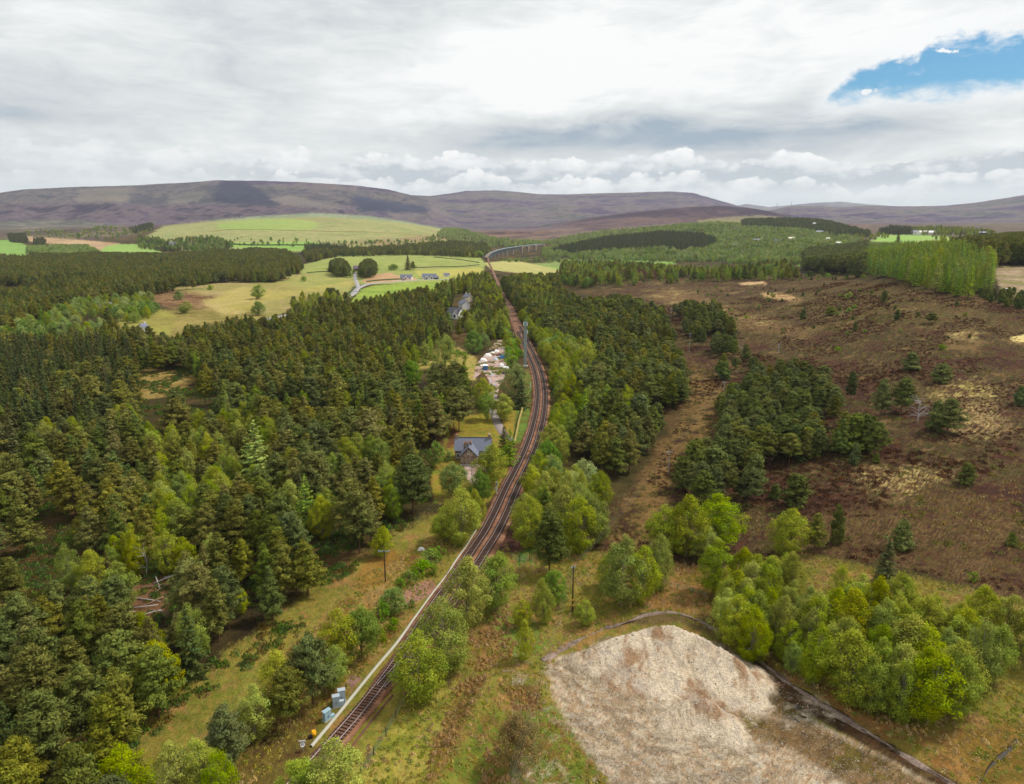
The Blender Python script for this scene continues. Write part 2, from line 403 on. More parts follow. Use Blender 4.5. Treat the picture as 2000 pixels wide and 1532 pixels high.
_off = 3.4 * sst(TRK1[:, 1], _ya, _yb) * (1 - sst(TRK1[:, 1], _yc, _yd))
sel = (_off > .25)
TRK2 = offset(TRK1, _off)[sel]
MID = offset(TRK1, np.maximum(_off * .5, .2))
FLAT.append((MID[::8], 6.0))
BANK.append([tuple(P(*q)[:2]) for q in ((1046, 1348), (1000, 1336), (962, 1348), (925, 1412), (882, 1490), (846, 1560))])
LANE = spline(xy([(1000, 862), (983, 846), (972, 828), (964, 808), (961, 796), (963, 780), (964, 762)]), 2)
FLAT.append((LANE[::4], 2.5))
ROADPX = [(1, [(480, 628), (520, 624), (570, 614), (640, 600), (668, 588), (690, 574), (700, 563), (722, 555), (760, 551), (800, 548), (850, 546), (890, 545)], 3.0),
          (2, [(700, 563), (697, 553), (693, 540), (694, 533)], 2.2),
          (3, [(195, 602), (265, 573), (330, 556), (400, 550), (470, 545)], 3.0)]
ROADS = [(spline(xy(p_), 6), hw) for _, p_, hw in ROADPX]
for r_, hw in ROADS: FLAT.append((r_[::3], hw + 1))

# ------------------------------------------------------------------ what covers the ground (colours of grass, heather, gravel ...)
HEATH = (66, 44, 34); HEATH2 = (94, 68, 46); STRAW = (172, 158, 104); OLIVE = (92, 88, 36); GRASS = (116, 116, 46); DEAD = (140, 104, 62); FLOOR = (46, 38, 26)
# (polygon in the photograph, colours, patch size m, blend sharpness, edge softness px)
COVER = [
 # far hills
 ([(-900, 300), (2900, 300), (2900, 470), (1000, 470), (880, 452), (760, 428), (620, 418), (480, 424), (290, 446), (-900, 462)], [(67, 52, 66), (89, 71, 78), (120, 103, 83), (76, 76, 66)], 210, .55, 3),
 ([(-900, 300), (840, 380), (840, 402), (500, 405), (-900, 420)], [(78, 72, 64), (67, 63, 62), (114, 100, 80), (64, 54, 61)], 210, .55, 3),
 ([(430, 350), (416, 395), (470, 401), (562, 402), (520, 380), (484, 358), (445, 351)], [(49, 45, 55), (59, 55, 62)], 300, .5, 3),
 ([(690, 380), (740, 390), (835, 404), (830, 416), (700, 414)], [(48, 49, 62), (64, 62, 67)], 300, .5, 4),
 ([(152, 372), (262, 367), (248, 395), (150, 396)], [(124, 109, 83), (104, 93, 74)], 160, .5, 4),
 ([(560, 378), (640, 400), (690, 412), (560, 404), (525, 388)], [(124, 109, 87), (100, 91, 76)], 200, .5, 4),
 ([(330, 383), (400, 372), (410, 383), (352, 400), (325, 398)], [(121, 107, 83), (94, 85, 71)], 160, .5, 4),
 ([(-900, 398), (200, 397), (520, 402), (700, 412), (700, 420), (620, 417), (480, 424), (290, 436), (-900, 430)], [(62, 46, 57), (76, 58, 67), (110, 91, 78), (56, 41, 52)], 260, .45, 3),
 ([(1075, 440), (1150, 426), (1260, 412), (1400, 400), (1530, 416), (1560, 426), (1400, 432), (1300, 436), (1150, 446)], [(60, 45, 49), (73, 54, 55), (107, 83, 71)], 300, .4, 2),
 ([(900, 455), (1000, 446), (1130, 442), (1110, 452), (1010, 466), (930, 466)], [(133, 112, 90), (112, 90, 78), (76, 60, 64)], 180, .5, 3),
 ([(1360, 431), (1420, 424), (1490, 421), (1530, 425), (1470, 436), (1380, 440)], [(133, 116, 78), (120, 115, 69)], 150, .5, 2),
 ([(1700, 440), (2900, 430), (2900, 462), (1800, 460), (1680, 456)], [(106, 94, 78), (89, 74, 71), (94, 94, 69)], 200, .45, 4),
 # dark moor and fields on the left
 ([(-900, 428), (150, 430), (240, 440), (292, 452), (250, 462), (170, 470), (60, 466), (-900, 470)], [(70, 54, 58), (86, 70, 66), (92, 92, 62), (134, 116, 88)], 130, .5, 3),
 ([(40, 462), (150, 468), (235, 476), (205, 490), (150, 482), (60, 472)], [(178, 152, 118), (160, 134, 104)], 120, .5, 2),
 ([(-900, 468), (30, 469), (52, 480), (50, 505), (-900, 510)], [(124, 158, 78), (114, 148, 72)], 120, .5, 1),
 ([(186, 500), (205, 482), (230, 477), (300, 478), (320, 500)], [(130, 162, 80), (136, 164, 86)], 120, .5, 1),
 ([(288, 462), (318, 442), (480, 424), (620, 416), (720, 422), (800, 434), (880, 450), (906, 466), (860, 480), (700, 490), (480, 494), (360, 490)], [(134, 142, 88), (152, 148, 100), (122, 136, 80), (146, 134, 94)], 110, .75, 2),
 ([(420, 438), (480, 430), (560, 428), (612, 431), (625, 440), (600, 450), (500, 450), (430, 448)], [(132, 154, 80), (142, 158, 86)], 150, .6, 3),
 ([(452, 474), (600, 472), (650, 478), (640, 490), (520, 492), (452, 484)], [(122, 158, 74), (132, 160, 80)], 90, .6, 2),
 ([(700, 468), (860, 460), (905, 462), (900, 474), (780, 478), (700, 478)], [(140, 112, 86), (128, 130, 84)], 80, .6, 3),
 # the flat valley in the middle
 ([(590, 518), (660, 499), (800, 497), (936, 501), (948, 516), (940, 545), (880, 552), (700, 556), (640, 548), (586, 534)], [(136, 150, 80), (150, 156, 88), (124, 142, 70), (142, 146, 84)], 50, .8, 1),
 ([(810, 530), (940, 522), (938, 540), (880, 545), (820, 540)], [(166, 158, 82), (158, 162, 84)], 60, .7, 2),
 ([(280, 578), (330, 560), (430, 548), (560, 539), (600, 535), (690, 545), (692, 566), (680, 582), (600, 598), (520, 624), (430, 614), (350, 592)], [(156, 140, 94), (142, 136, 80), (132, 130, 68), (150, 130, 86)], 40, .8, 2),
 ([(560, 540), (640, 534), (692, 545), (692, 572), (600, 565), (545, 556)], [(142, 148, 80), (152, 150, 88), (132, 140, 72)], 45, .8, 6),
 ([(284, 578), (340, 566), (400, 576), (480, 584), (496, 592), (462, 612), (400, 606), (330, 602)], [(96, 68, 48), (110, 82, 56), (142, 116, 80), (104, 76, 52)], 26, .7, 6),
 ([(300, 606), (400, 604), (480, 602), (530, 620), (500, 660), (330, 664), (280, 640)], [(132, 126, 64), (116, 106, 54), (146, 134, 76)], 30, .6, 6),
 ([(390, 590), (470, 560), (560, 570), (690, 550), (690, 556), (560, 578), (500, 600), (440, 618)], [(152, 146, 72), (166, 152, 96)], 40, .6, 4),
 ([(684, 590), (706, 566), (730, 558), (800, 553), (870, 551), (850, 566), (780, 588), (700, 598)], [(128, 154, 60), (138, 158, 66), (116, 140, 56)], 60, .7, 1),
 ([(706, 549), (735, 535), (762, 532), (794, 546), (770, 551), (716, 554)], [(178, 148, 112), (166, 134, 98)], 30, .6, 1),
 ([(776, 540), (800, 538), (816, 548), (780, 549)], [(186, 140, 108), (176, 150, 122)], 20, .6, 1),
 ([(228, 624), (300, 600), (348, 618), (335, 655), (240, 655)], [(146, 146, 70), (132, 124, 64)], 40, .6, 3),
 ([(944, 514), (1000, 508), (1106, 528), (1104, 542), (1000, 532), (962, 528)], [(166, 162, 104), (156, 158, 92), (172, 164, 110)], 50, .8, 1),
 ([(1040, 516), (1110, 506), (1260, 506), (1320, 512), (1300, 528), (1110, 530)], [(112, 150, 66), (124, 158, 72), (120, 132, 76)], 90, .6, 2),
 ([(1180, 482), (1260, 468), (1310, 474), (1250, 482)], [(166, 160, 96), (140, 150, 80)], 60, .6, 2),
 ([(1556, 510), (1640, 500), (1644, 512), (1560, 520)], [(150, 186, 84)], 90, .6, 2),
 ([(1700, 472), (1722, 459), (1800, 459), (1880, 465), (2900, 452), (2900, 474), (1880, 478), (1760, 476)], [(132, 168, 82), (142, 172, 92), (150, 158, 96)], 120, .7, 2),
 ([(1800, 470), (1960, 480), (2900, 470), (2900, 570), (2040, 610), (1952, 566), (1940, 520)], [(168, 150, 122), (138, 122, 96), (124, 124, 72)], 14, .8, 2),
 # heather moor
 ([(1130, 588), (1180, 562), (1240, 546), (1350, 538), (1560, 538), (1640, 548), (1700, 552), (1880, 570), (1990, 600), (2100, 612), (2900, 700), (2900, 1250), (2100, 1180), (1980, 1165), (1860, 1135), (1720, 1095), (1560, 1080), (1400, 1120), (1250, 1090), (1150, 1085), (1170, 1000), (1250, 930), (1330, 800), (1330, 720), (1300, 650), (1220, 640)], [HEATH, (92, 62, 42), (54, 38, 31), (96, 82, 48), HEATH, (78, 78, 38), HEATH, (110, 90, 56)], 13, .8, 4),
 ([(1560, 575), (1700, 560), (1800, 580), (1900, 600), (1990, 640), (2000, 660), (1800, 640), (1600, 620), (1500, 600)], [HEATH2, (92, 88, 46), HEATH, (112, 98, 58)], 10, .8, 14),
 ([(1250, 575), (1330, 568), (1460, 610), (1590, 650), (1600, 660), (1440, 640), (1330, 600)], [(150, 132, 84), HEATH2, (118, 98, 62)], 9, .7, 10),
 ([(1440, 553), (1492, 549), (1498, 555), (1450, 557)], [(186, 158, 116)], 10, .8, 2),
 ([(1486, 573), (1540, 574), (1566, 586), (1548, 588), (1500, 582)], [(186, 154, 112), (168, 140, 96)], 10, .8, 3),
 ([(1846, 652), (1892, 640), (1912, 652), (1900, 664), (1858, 662)], [(180, 166, 108), HEATH2, (168, 152, 94)], 5, .8, 6),
 ([(1972, 662), (2010, 652), (2020, 668), (1980, 668)], [(196, 180, 118)], 8, .8, 2),
 ([(1790, 768), (1850, 752), (1905, 748), (1965, 768), (1960, 776), (1900, 778), (1830, 778)], [(172, 156, 96), HEATH2, HEATH, (164, 150, 84), (184, 168, 106)], 4, .9, 16),
 ([(1886, 790), (1930, 780), (1950, 800), (1990, 826), (2000, 852), (1930, 850), (1866, 856), (1872, 838), (1900, 820)], [(180, 162, 102), HEATH, (168, 146, 98), HEATH2, HEATH], 4, .9, 16),
 ([(1676, 930), (1730, 915), (1760, 905), (1830, 915), (1850, 935), (1800, 965), (1770, 975), (1730, 960), (1690, 945)], [(168, 152, 90), HEATH, HEATH2, (180, 162, 102), HEATH], 3.5, .9, 18),
 ([(1500, 1050), (1600, 1000), (1720, 980), (1880, 960), (2010, 1000), (2010, 1170), (1860, 1135), (1700, 1090), (1560, 1080)], [(94, 76, 46), HEATH, (112, 92, 56), HEATH, (86, 78, 38), HEATH2, HEATH], 5, .85, 12),
 # cleared strip under the pole line
 ([(1340, 700), (1420, 760), (1420, 810), (1380, 870), (1320, 930), (1290, 1010), (1260, 1100), (1170, 1100), (1200, 1000), (1260, 930), (1300, 850), (1340, 780)], [(100, 78, 46), (126, 100, 60), (88, 78, 36), HEATH], 5, .8, 8),
 # rough grass in front
 ([(250, 1500), (300, 1395), (400, 1310), (520, 1225), (640, 1130), (720, 1075), (850, 1010), (930, 990), (1000, 1050), (1250, 1090), (1400, 1120), (1560, 1080), (2010, 1180), (2900, 1300), (2900, 2400), (-900, 2400), (-900, 1600), (300, 1540)], [(122, 116, 46), (138, 124, 58), (106, 112, 40), (146, 116, 66)], 7, .7, 10),
 ([(560, 1290), (700, 1150), (850, 1050), (900, 1060), (800, 1190), (690, 1330), (600, 1440), (500, 1520), (380, 1540)], [(140, 110, 56), (150, 126, 76), (124, 108, 44), (112, 80, 44)], 5, .8, 8),
 ([(440, 1440), (610, 1400), (600, 1480), (500, 1560), (380, 1560)], [(92, 76, 40), (110, 98, 44), (84, 62, 40)], 4, .7, 10),
 ([(700, 1110), (760, 1070), (790, 1085), (740, 1140), (690, 1160)], [(148, 120, 56), (130, 96, 40)], 4, .8, 5),
 ([(700, 1460), (790, 1390), (860, 1330), (960, 1320), (900, 1440), (850, 1540), (760, 1600), (640, 1600)], [(158, 146, 70), (140, 136, 54), (116, 122, 42)], 3.5, .8, 8),
 ([(920, 1240), (985, 1200), (1010, 1270), (1000, 1300), (930, 1310)], [(146, 112, 70), (128, 98, 58), (120, 114, 52)], 2.5, .8, 10),
 ([(905, 1330), (960, 1320), (900, 1450), (850, 1532), (820, 1560), (860, 1440)], [(134, 104, 60), (112, 90, 48), (116, 112, 48)], 2, .8, 9),
 ([(980, 1350), (1040, 1340), (1060, 1390), (1000, 1380)], [(132, 100, 60), (112, 88, 50), (110, 112, 46)], 2, .8, 8),
 ([(950, 1400), (1080, 1380), (1200, 1500), (1240, 1600), (820, 1600), (880, 1480)], [(98, 112, 40), (116, 120, 46), (118, 88, 48), (84, 104, 36)], 2.5, .9, 6),
 ([(960, 1200), (1040, 1210), (1090, 1260), (1050, 1300), (1000, 1290)], [(100, 122, 46), (120, 124, 52)], 4, .8, 8),
 ([(1000, 1075), (1035, 1070), (1045, 1100), (1005, 1105)], [(84, 112, 44)], 4, .8, 4),
 ([(950, 1060), (1010, 1010), (1035, 1040), (1020, 1075), (985, 1080)], [(88, 60, 54), (72, 50, 42), (110, 76, 60)], 3, .8, 4),
 ([(780, 1170), (800, 1145), (850, 1132), (850, 1158), (800, 1182)], [(146, 116, 106), (150, 112, 92)], 2, .8, 2),
 ([(670, 1330), (690, 1318), (705, 1325), (685, 1345)], [(138, 110, 100)], 2, .8, 2),
 # gravel yard and the wet edge
 ([(1070, 1300), (1130, 1270), (1180, 1245), (1290, 1235), (1420, 1260), (1500, 1330), (1600, 1410), (1720, 1470), (1850, 1530), (2050, 1640), (1260, 1640), (1180, 1520), (1120, 1430), (1080, 1360)], [(164, 146, 122), (184, 166, 144), (146, 122, 94), (164, 142, 114), (188, 172, 150)], 3, .6, 6),
 ([(1480, 1330), (1560, 1370), (1600, 1420), (1720, 1480), (1860, 1560), (1700, 1560), (1560, 1470), (1420, 1420)], [(112, 88, 56), (136, 112, 80), (92, 74, 42), (106, 92, 44)], 2.5, .9, 6),
 ([(1400, 1235), (1450, 1250), (1560, 1340), (1700, 1430), (1880, 1532), (1840, 1540), (1680, 1450), (1540, 1372), (1470, 1300)], [(84, 62, 40), (70, 52, 36), (96, 78, 46)], 2, .8, 3),
 ([(1330, 1195), (1420, 1200), (1640, 1330), (1760, 1420), (1990, 1430), (2050, 1600), (1880, 1530), (1560, 1345), (1450, 1250)], [(146, 112, 62), (126, 92, 50), (138, 122, 60), (118, 108, 44)], 3, .8, 5),
 ([(1860, 1440), (1990, 1400), (2100, 1450), (2050, 1560), (1920, 1560)], [(110, 92, 40), (134, 108, 50), (96, 86, 38)], 3, .9, 8),
 ([(1240, 1120), (1400, 1110), (1400, 1200), (1250, 1190)], [(128, 96, 52), (146, 112, 66), (110, 96, 44)], 3, .8, 8),
 ([(1290, 1190), (1430, 1215), (1480, 1270), (1440, 1262), (1330, 1218), (1180, 1225)], [(96, 82, 52), (112, 96, 60)], 3, .8, 5),
 # gardens and yard of the cottage
 ([(885, 822), (915, 812), (965, 806), (1000, 850), (1000, 920), (950, 985), (850, 985), (838, 930)], [(140, 130, 44), (128, 126, 40), (146, 118, 56), (108, 122, 42)], 6, .8, 2),
 ([(978, 806), (1012, 795), (1006, 860), (995, 850)], [(146, 126, 52), (134, 122, 46)], 6, .8, 2),
 ([(1010, 800), (1034, 796), (1040, 812), (1016, 868), (1003, 866)], [(88, 116, 46), (102, 122, 48), (94, 98, 44)], 5, .8, 1),
 ([(1020, 740), (1030, 720), (1042, 750), (1038, 800), (1018, 792)], [(92, 114, 44), (112, 92, 52)], 5, .8, 2),
 ([(905, 905), (935, 905), (955, 925), (930, 950), (905, 925)], [(150, 124, 116), (138, 112, 104)], 4, .8, 1),
 ([(870, 868), (895, 830), (900, 848), (885, 870), (870, 880)], [(112, 74, 48), (96, 66, 42)], 4, .8, 3),
 ([(780, 690), (900, 680), (930, 700), (925, 745), (880, 740), (850, 725), (780, 720)], [(140, 134, 54), (176, 152, 96), (124, 132, 48)], 7, .8, 3),
 ([(268, 712), (372, 712), (384, 742), (350, 770), (275, 782)], [(156, 132, 82), (138, 124, 62), (124, 100, 56)], 5, .8, 2),
 ([(230, 1120), (330, 1110), (335, 1180), (260, 1240), (215, 1230)], [(104, 76, 56), (128, 96, 66), (92, 84, 40)], 3, .9, 4),
]
def cover_colours(x, y, z, flat_noise=True):
    px, py = proj(x, y, z)
    far = np.clip(y / 900, .3, 6)
    wob = (fbm(x, y, 24, 3, 3) - .5); wob2 = (fbm(x, y, 4, 3, 4) - .5)
    n0 = fbm(x, y, 30, 4, 21)
    col = np.zeros((len(x), 3)); base = np.array([lin(*c)[:3] for c in (FLOOR, (80, 70, 38), (58, 54, 28), (92, 72, 44))])
    def ramp_(pal, n):
        m = len(pal); q = np.clip(n, 0, .9999) * (m - 1); i = q.astype(int); t = (q - i)[:, None]
        return pal[i] * (1 - t) + pal[np.minimum(i + 1, m - 1)] * t
    col = ramp_(base, sst(n0, .25, .75))
    for k, (poly, cs, sc, sharp, soft) in enumerate(COVER):
        pa = np.array(poly, float); lo = pa.min(0) - 25; hi = pa.max(0) + 25
        idx = np.nonzero((px > lo[0]) & (px < hi[0]) & (py > lo[1]) & (py < hi[1]))[0]
        if not len(idx): continue
        X_, Y_ = x[idx], y[idx]
        amp = soft * 2.2
        ux = px[idx] + wob[idx] * amp * 2.5 + wob2[idx] * amp; uy = py[idx] + wob2[idx] * amp * .9 + wob[idx] * amp * .6
        al = np.zeros(len(idx)); jr = np.random.default_rng(k)
        for _ in range(5): al += inpoly(ux + jr.normal(size=len(idx)) * soft * .9, uy + jr.normal(size=len(idx)) * soft * .5, poly) * .2
        ins = al > 0
        idx = idx[ins]; al = al[ins][:, None]
        if not len(idx): continue
        X_, Y_ = x[idx], y[idx]
        st_ = 1.0 if y[idx].mean() < 2500 else .45
        n = fbm(X_ * st_, Y_, sc, 6, 100 + k, .68 if y[idx].mean() > 2900 else .62)
        w_ = .5 - .22 * sharp
        pal = np.array([lin(*c)[:3] for c in cs])
        n = np.clip((n - .5) * (1.6 + 1.4 * sharp) + .5 + (fbm(X_, Y_, sc * .18, 3, 300 + k, .7) - .5) * 1.1, 0, 1)
        cnew = ramp_(pal, n) if len(cs) > 1 else pal[0] * (0.85 + .3 * n[:, None])
        col[idx] = col[idx] * (1 - al) + cnew * al
    hill = sst(y, 2900, 3600)[:, None]; col = col * (1 - hill + hill * np.array([.80, .92, 1.42]))  # ground beyond the hill foot is shifted towards blue
    pad = inpoly(px, py, [(1070, 1300), (1180, 1245), (1290, 1235), (1420, 1260), (1500, 1330), (1720, 1470), (2050, 1640), (1260, 1640), (1180, 1520), (1120, 1430), (1080, 1360)])
    i = np.nonzero(pad)[0]
    if len(i):      # ruts and scrape marks left by machines, running round the heap
        X_, Y_ = x[i], y[i]; cx_, cy_ = 24.0, 112.0; rad = np.hypot(X_ - cx_, Y_ - cy_); th = np.arctan2(Y_ - cy_, X_ - cx_)
        q = fbm(rad, th * 6, .9, 3, 777) * .6 + fbm(X_ * .8 + Y_ * .6, (Y_ * .8 - X_ * .6) * .12, .7, 3, 778) * .4
        k_ = (.76 + .44 * sst(q, .32, .62))[:, None]; col[i] = col[i] * k_ * np.array([.93, .97, .97])
        rut = np.clip(1 - np.abs(np.abs(((X_ * .75 + Y_ * .66) % 7.5) - 3.7) - .9) / .22, 0, 1) * sst(fbm(X_, Y_, 9, 2, 779), .48, .58); col[i] = col[i] * (1 - .35 * rut[:, None])
    return col

def grid_mesh(name, T, Yv, mat):
    TTg, YYg = np.meshgrid(T, Yv); t, yv = TTg.ravel(), YYg.ravel()
    z = terrain_z(t, yv); x = t * yv
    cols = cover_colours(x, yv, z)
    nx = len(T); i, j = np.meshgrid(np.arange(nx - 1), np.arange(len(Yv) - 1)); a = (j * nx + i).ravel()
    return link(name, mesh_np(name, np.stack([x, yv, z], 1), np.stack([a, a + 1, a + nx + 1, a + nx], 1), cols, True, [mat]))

m_ground, gg = new_mat('ground cover')
ac = gg.n('ShaderNodeAttribute', attribute_name='tint'); geo = gg.n('ShaderNodeNewGeometry'); pos = geo.outputs['Position']
sx = gg.n('ShaderNodeSeparateXYZ'); gg.put(sx.inputs[0], pos)
pp = gg.xyz(sx.outputs[0], sx.outputs[1], 0.0)
n1 = gg.noise(pp, 1.9, 4, .65); n2 = gg.noise(pp, .42, 5, .62); n3 = gg.noise(pp, .06, 4, .6); n4 = gg.noise(pp, 6.5, 2, .6)
v = gg.add(gg.add(gg.mul(n1, .85), gg.mul(n2, 1.0)), gg.add(gg.mul(n3, .5), gg.mul(n4, .5)))
v = gg.ss(v, .75, 2.1, .50, 1.45)
cc = gg.mix(1.0, ac.outputs[0], gg.xyz(v, v, v), 'MULTIPLY')
warm = gg.ss(gg.noise(pp, .9, 4, .6), .42, .62)
cc = gg.mix(gg.mul(warm, .30), cc, gg.mix(1.0, cc, (1.35, .92, .70, 1), 'MULTIPLY'))
hgt = gg.add(gg.add(gg.mul(n2, 1.0), gg.mul(n1, .55)), gg.mul(n4, .25))
finish(m_ground, gg, cc, .95, hgt, .9, .9, .08)
_t = np.concatenate([np.linspace(-2.0, -.86, 30)[:-1], np.linspace(-.86, .86, 820), np.linspace(.86, 2.0, 30)[1:]])
_y = np.concatenate([[21, 30, 40, 48, 55, 61], np.exp(np.linspace(math.log(66), math.log(1600), 620)), np.exp(np.linspace(math.log(1600), math.log(9000), 420))[1:], np.exp(np.linspace(math.log(9000), math.log(20000), 60))[1:]])
terrain = tag(grid_mesh('terrain', _t, _y, m_ground), kind='structure', label='rolling valley ground of moor, rough grass, fields and far heather hills')
rear = MB().quad([(-9000, -9000, -1), (9000, -9000, -1), (9000, 24, -1), (-9000, 24, -1)]).build('ground', m_ground)
ca = rear.data.color_attributes.new('tint', 'FLOAT_COLOR', 'POINT'); ca.data.foreach_set('color', list(lin(70, 66, 36)) * 4)
tag(rear, kind='structure')
# ------------------------------------------------------------------ trees: materials
def leaf_mat(name, hue=.012, val=.22, trans=.25, sat=.12):
    m, gg = new_mat(name)
    a = gg.n('ShaderNodeAttribute', attribute_name='tint'); oi = gg.n('ShaderNodeObjectInfo'); r = oi.outputs['Random']
    r2 = gg.m('FRACT', gg.mul(r, 37.7)); r3 = gg.m('FRACT', gg.mul(r, 91.3))
    hs = gg.n('ShaderNodeHueSaturation'); gg.put(hs.inputs['Color'], a.outputs[0])
    gg.put(hs.inputs['Hue'], gg.add(.5 - hue, gg.mul(r2, 2 * hue))); gg.put(hs.inputs['Saturation'], gg.add(1 - sat, gg.mul(r3, 2 * sat)))
    gg.put(hs.inputs['Value'], gg.add(1 - val, gg.mul(r, 2 * val)))
    d = gg.n('ShaderNodeBsdfDiffuse'); t = gg.n('ShaderNodeBsdfTranslucent'); mx = gg.n('ShaderNodeMixShader'); o = gg.n('ShaderNodeOutputMaterial')
    gg.put(d.inputs[0], hs.outputs[0]); gg.put(t.inputs[0], hs.outputs[0]); mx.inputs[0].default_value = trans
    m.node_tree.links.new(d.outputs[0], mx.inputs[1]); m.node_tree.links.new(t.outputs[0], mx.inputs[2]); m.node_tree.links.new(mx.outputs[0], o.inputs[0])
    return m
m_leaf = leaf_mat('leaves', .009, .17, .28, .12)
m_needle = leaf_mat('needles', .006, .24, .06, .12)
m_bark = simple('grey brown bark', (92, 78, 66), .95, .4, 3); m_pinebark = simple('orange brown bark', (104, 74, 56), .95, .4, 3)
m_birchbark = simple('pale bark', (140, 130, 116), .9, .45, 4); m_dead = simple('bleached dead wood', (176, 168, 166), .9, .2, 4)

def unit(v): return v / (np.linalg.norm(v, axis=1)[:, None] + 1e-9)
def leaves(c, nrm, size, aspect=1.0, rng=RNG, along=None):
    """quads at centres c facing nrm; size array; along: optional long-axis direction"""
    n = len(c); nrm = unit(nrm)
    u = rng.normal(size=(n, 3)) if along is None else along + rng.normal(size=(n, 3)) * .25
    u = unit(u - nrm * (u * nrm).sum(1)[:, None]); w_ = np.cross(nrm, u)
    s = np.asarray(size).reshape(-1, 1) * np.ones((n, 1)) * .5
    a = u * s * aspect; b = w_ * s
    k = rng.uniform(.35, 1.0, (n, 2))
    v = np.stack([c - a, c - a * .1 + b * k[:, :1], c + a, c + a * .1 - b * k[:, 1:]], 1).reshape(-1, 3)
    f = np.arange(4 * n).reshape(n, 4)
    # front side looks along nrm
    e1 = v[f[:, 1]] - v[f[:, 0]]; e2 = v[f[:, 3]] - v[f[:, 0]]
    fl = (np.cross(e1, e2) * nrm).sum(1) < 0; f[fl] = f[fl][:, ::-1]
    return v, f
def tint(base, n_cl, cl, rng, cv=.16, lv=.12, hv=.06):
    """own colour of each spray and leaf"""
    k = 1 + rng.normal(size=(n_cl, 1)) * cv; h = rng.normal(size=(n_cl, 1)) * hv
    c = np.array(lin(*base)[:3])[None, :] * k[cl] * np.concatenate([1 + h, 1 - h * .2, 1 - h], 1)[cl]
    return np.clip(c * (1 + rng.normal(size=(len(cl), 1)) * lv), .004, .9)
def merge(parts):
    v = []; f = []; c = []; n = 0
    for a, b, d in parts: v.append(a); f.append(b + n); c.append(d); n += len(a)
    return np.concatenate(v), np.concatenate(f), np.concatenate(c)
def stem(pts, r0, r1, n=6):
    """tapered tube as quads"""
    pts = np.array(pts, float); m = len(pts); v = []; f = []
    for i in range(m):
        d = pts[min(i + 1, m - 1)] - pts[max(i - 1, 0)]; d /= np.linalg.norm(d) + 1e-9
        u = np.cross(d, (0, .2, 1) if abs(d[2]) < .9 else (1, 0, 0)); u /= np.linalg.norm(u); w_ = np.cross(d, u); r = r0 + (r1 - r0) * i / (m - 1)
        for k in range(n):
            a = 2 * math.pi * k / n; v.append(pts[i] + (u * math.cos(a) + w_ * math.sin(a)) * r)
    for i in range(m - 1):
        for k in range(n): f.append((i * n + k, i * n + (k + 1) % n, (i + 1) * n + (k + 1) % n, (i + 1) * n + k))
    return np.array(v), np.array(f)
def stems(lst):
    v = []; f = []; n = 0
    for a in lst:
        p_, q_ = stem(*a); v.append(p_); f.append(q_ + n); n += len(p_)
    return np.concatenate(v), np.concatenate(f)

def pine(seed, H=14., R=3.4, low=.34, base=(92, 100, 54), dens=1.0, round_=.75):
    r = np.random.default_rng(seed); tr = [([(0, 0, -.4), (.05, .03, H * .35), (r.normal() * .25, r.normal() * .25, H * .7), (0, 0, H * .97)], H * .0135, .03)]
    C_ = []; N_ = []; S_ = []; K_ = []; ncl = 0; A_ = []
    nb = int(66 * dens)
    for i in range(nb):
        t = (i + r.uniform(0, 1)) / nb; hz = H * (low + (1 - low) * t)
        prof = (1 - t) ** round_ * min(1, .55 + t * 2.2) if t > .0 else .5
        L = R * prof * r.uniform(.72, 1.18) + .25
        a = i * 2.4 + r.normal() * .5; el = .05 + .75 * t + r.normal() * .10
        d = np.array([math.cos(a) * math.cos(el), math.sin(a) * math.cos(el), math.sin(el)]); o = np.array([0, 0, hz])
        if L > .8: tr.append(([o, o + d * L * .5, o + d * L * .9 + (0, 0, L * .06)], .02 + L * .016, .012, 4))
        for j in range(max(1, int(1.4 + L * 1.35))):
            q = 1 - .75 * r.uniform(0, 1) ** 1.5; c0 = o + d * L * q + r.normal(size=3) * (.10 + .10 * L) * (1, 1, .5)
            rad = r.uniform(.42, .80) * (.65 + .12 * L); n = int(30 * (rad / .6) ** 1.6) + 8
            e = unit(r.normal(size=(n, 3))); pos = c0 + e * rad * r.uniform(.55, 1.05, (n, 1)) * (1.15, 1.15, .62)
            C_.append(pos); N_.append(e * .9 + np.array([d[0] * .5, d[1] * .5, .75]) + r.normal(size=(n, 3)) * .40); S_.append(r.uniform(.15, .34, n)); K_.append(np.full(n, ncl)); ncl += 1
            A_.append(np.tile(d + (0, 0, .35), (n, 1)))
    c = np.concatenate(C_); cl = np.concatenate(K_); v, f = leaves(c, np.concatenate(N_), np.concatenate(S_), 1.9, r, np.concatenate(A_))
    col = np.repeat(tint(base, ncl, cl, r, .18, .16, .04), 4, 0)
    return (v, f, col), stems(tr)
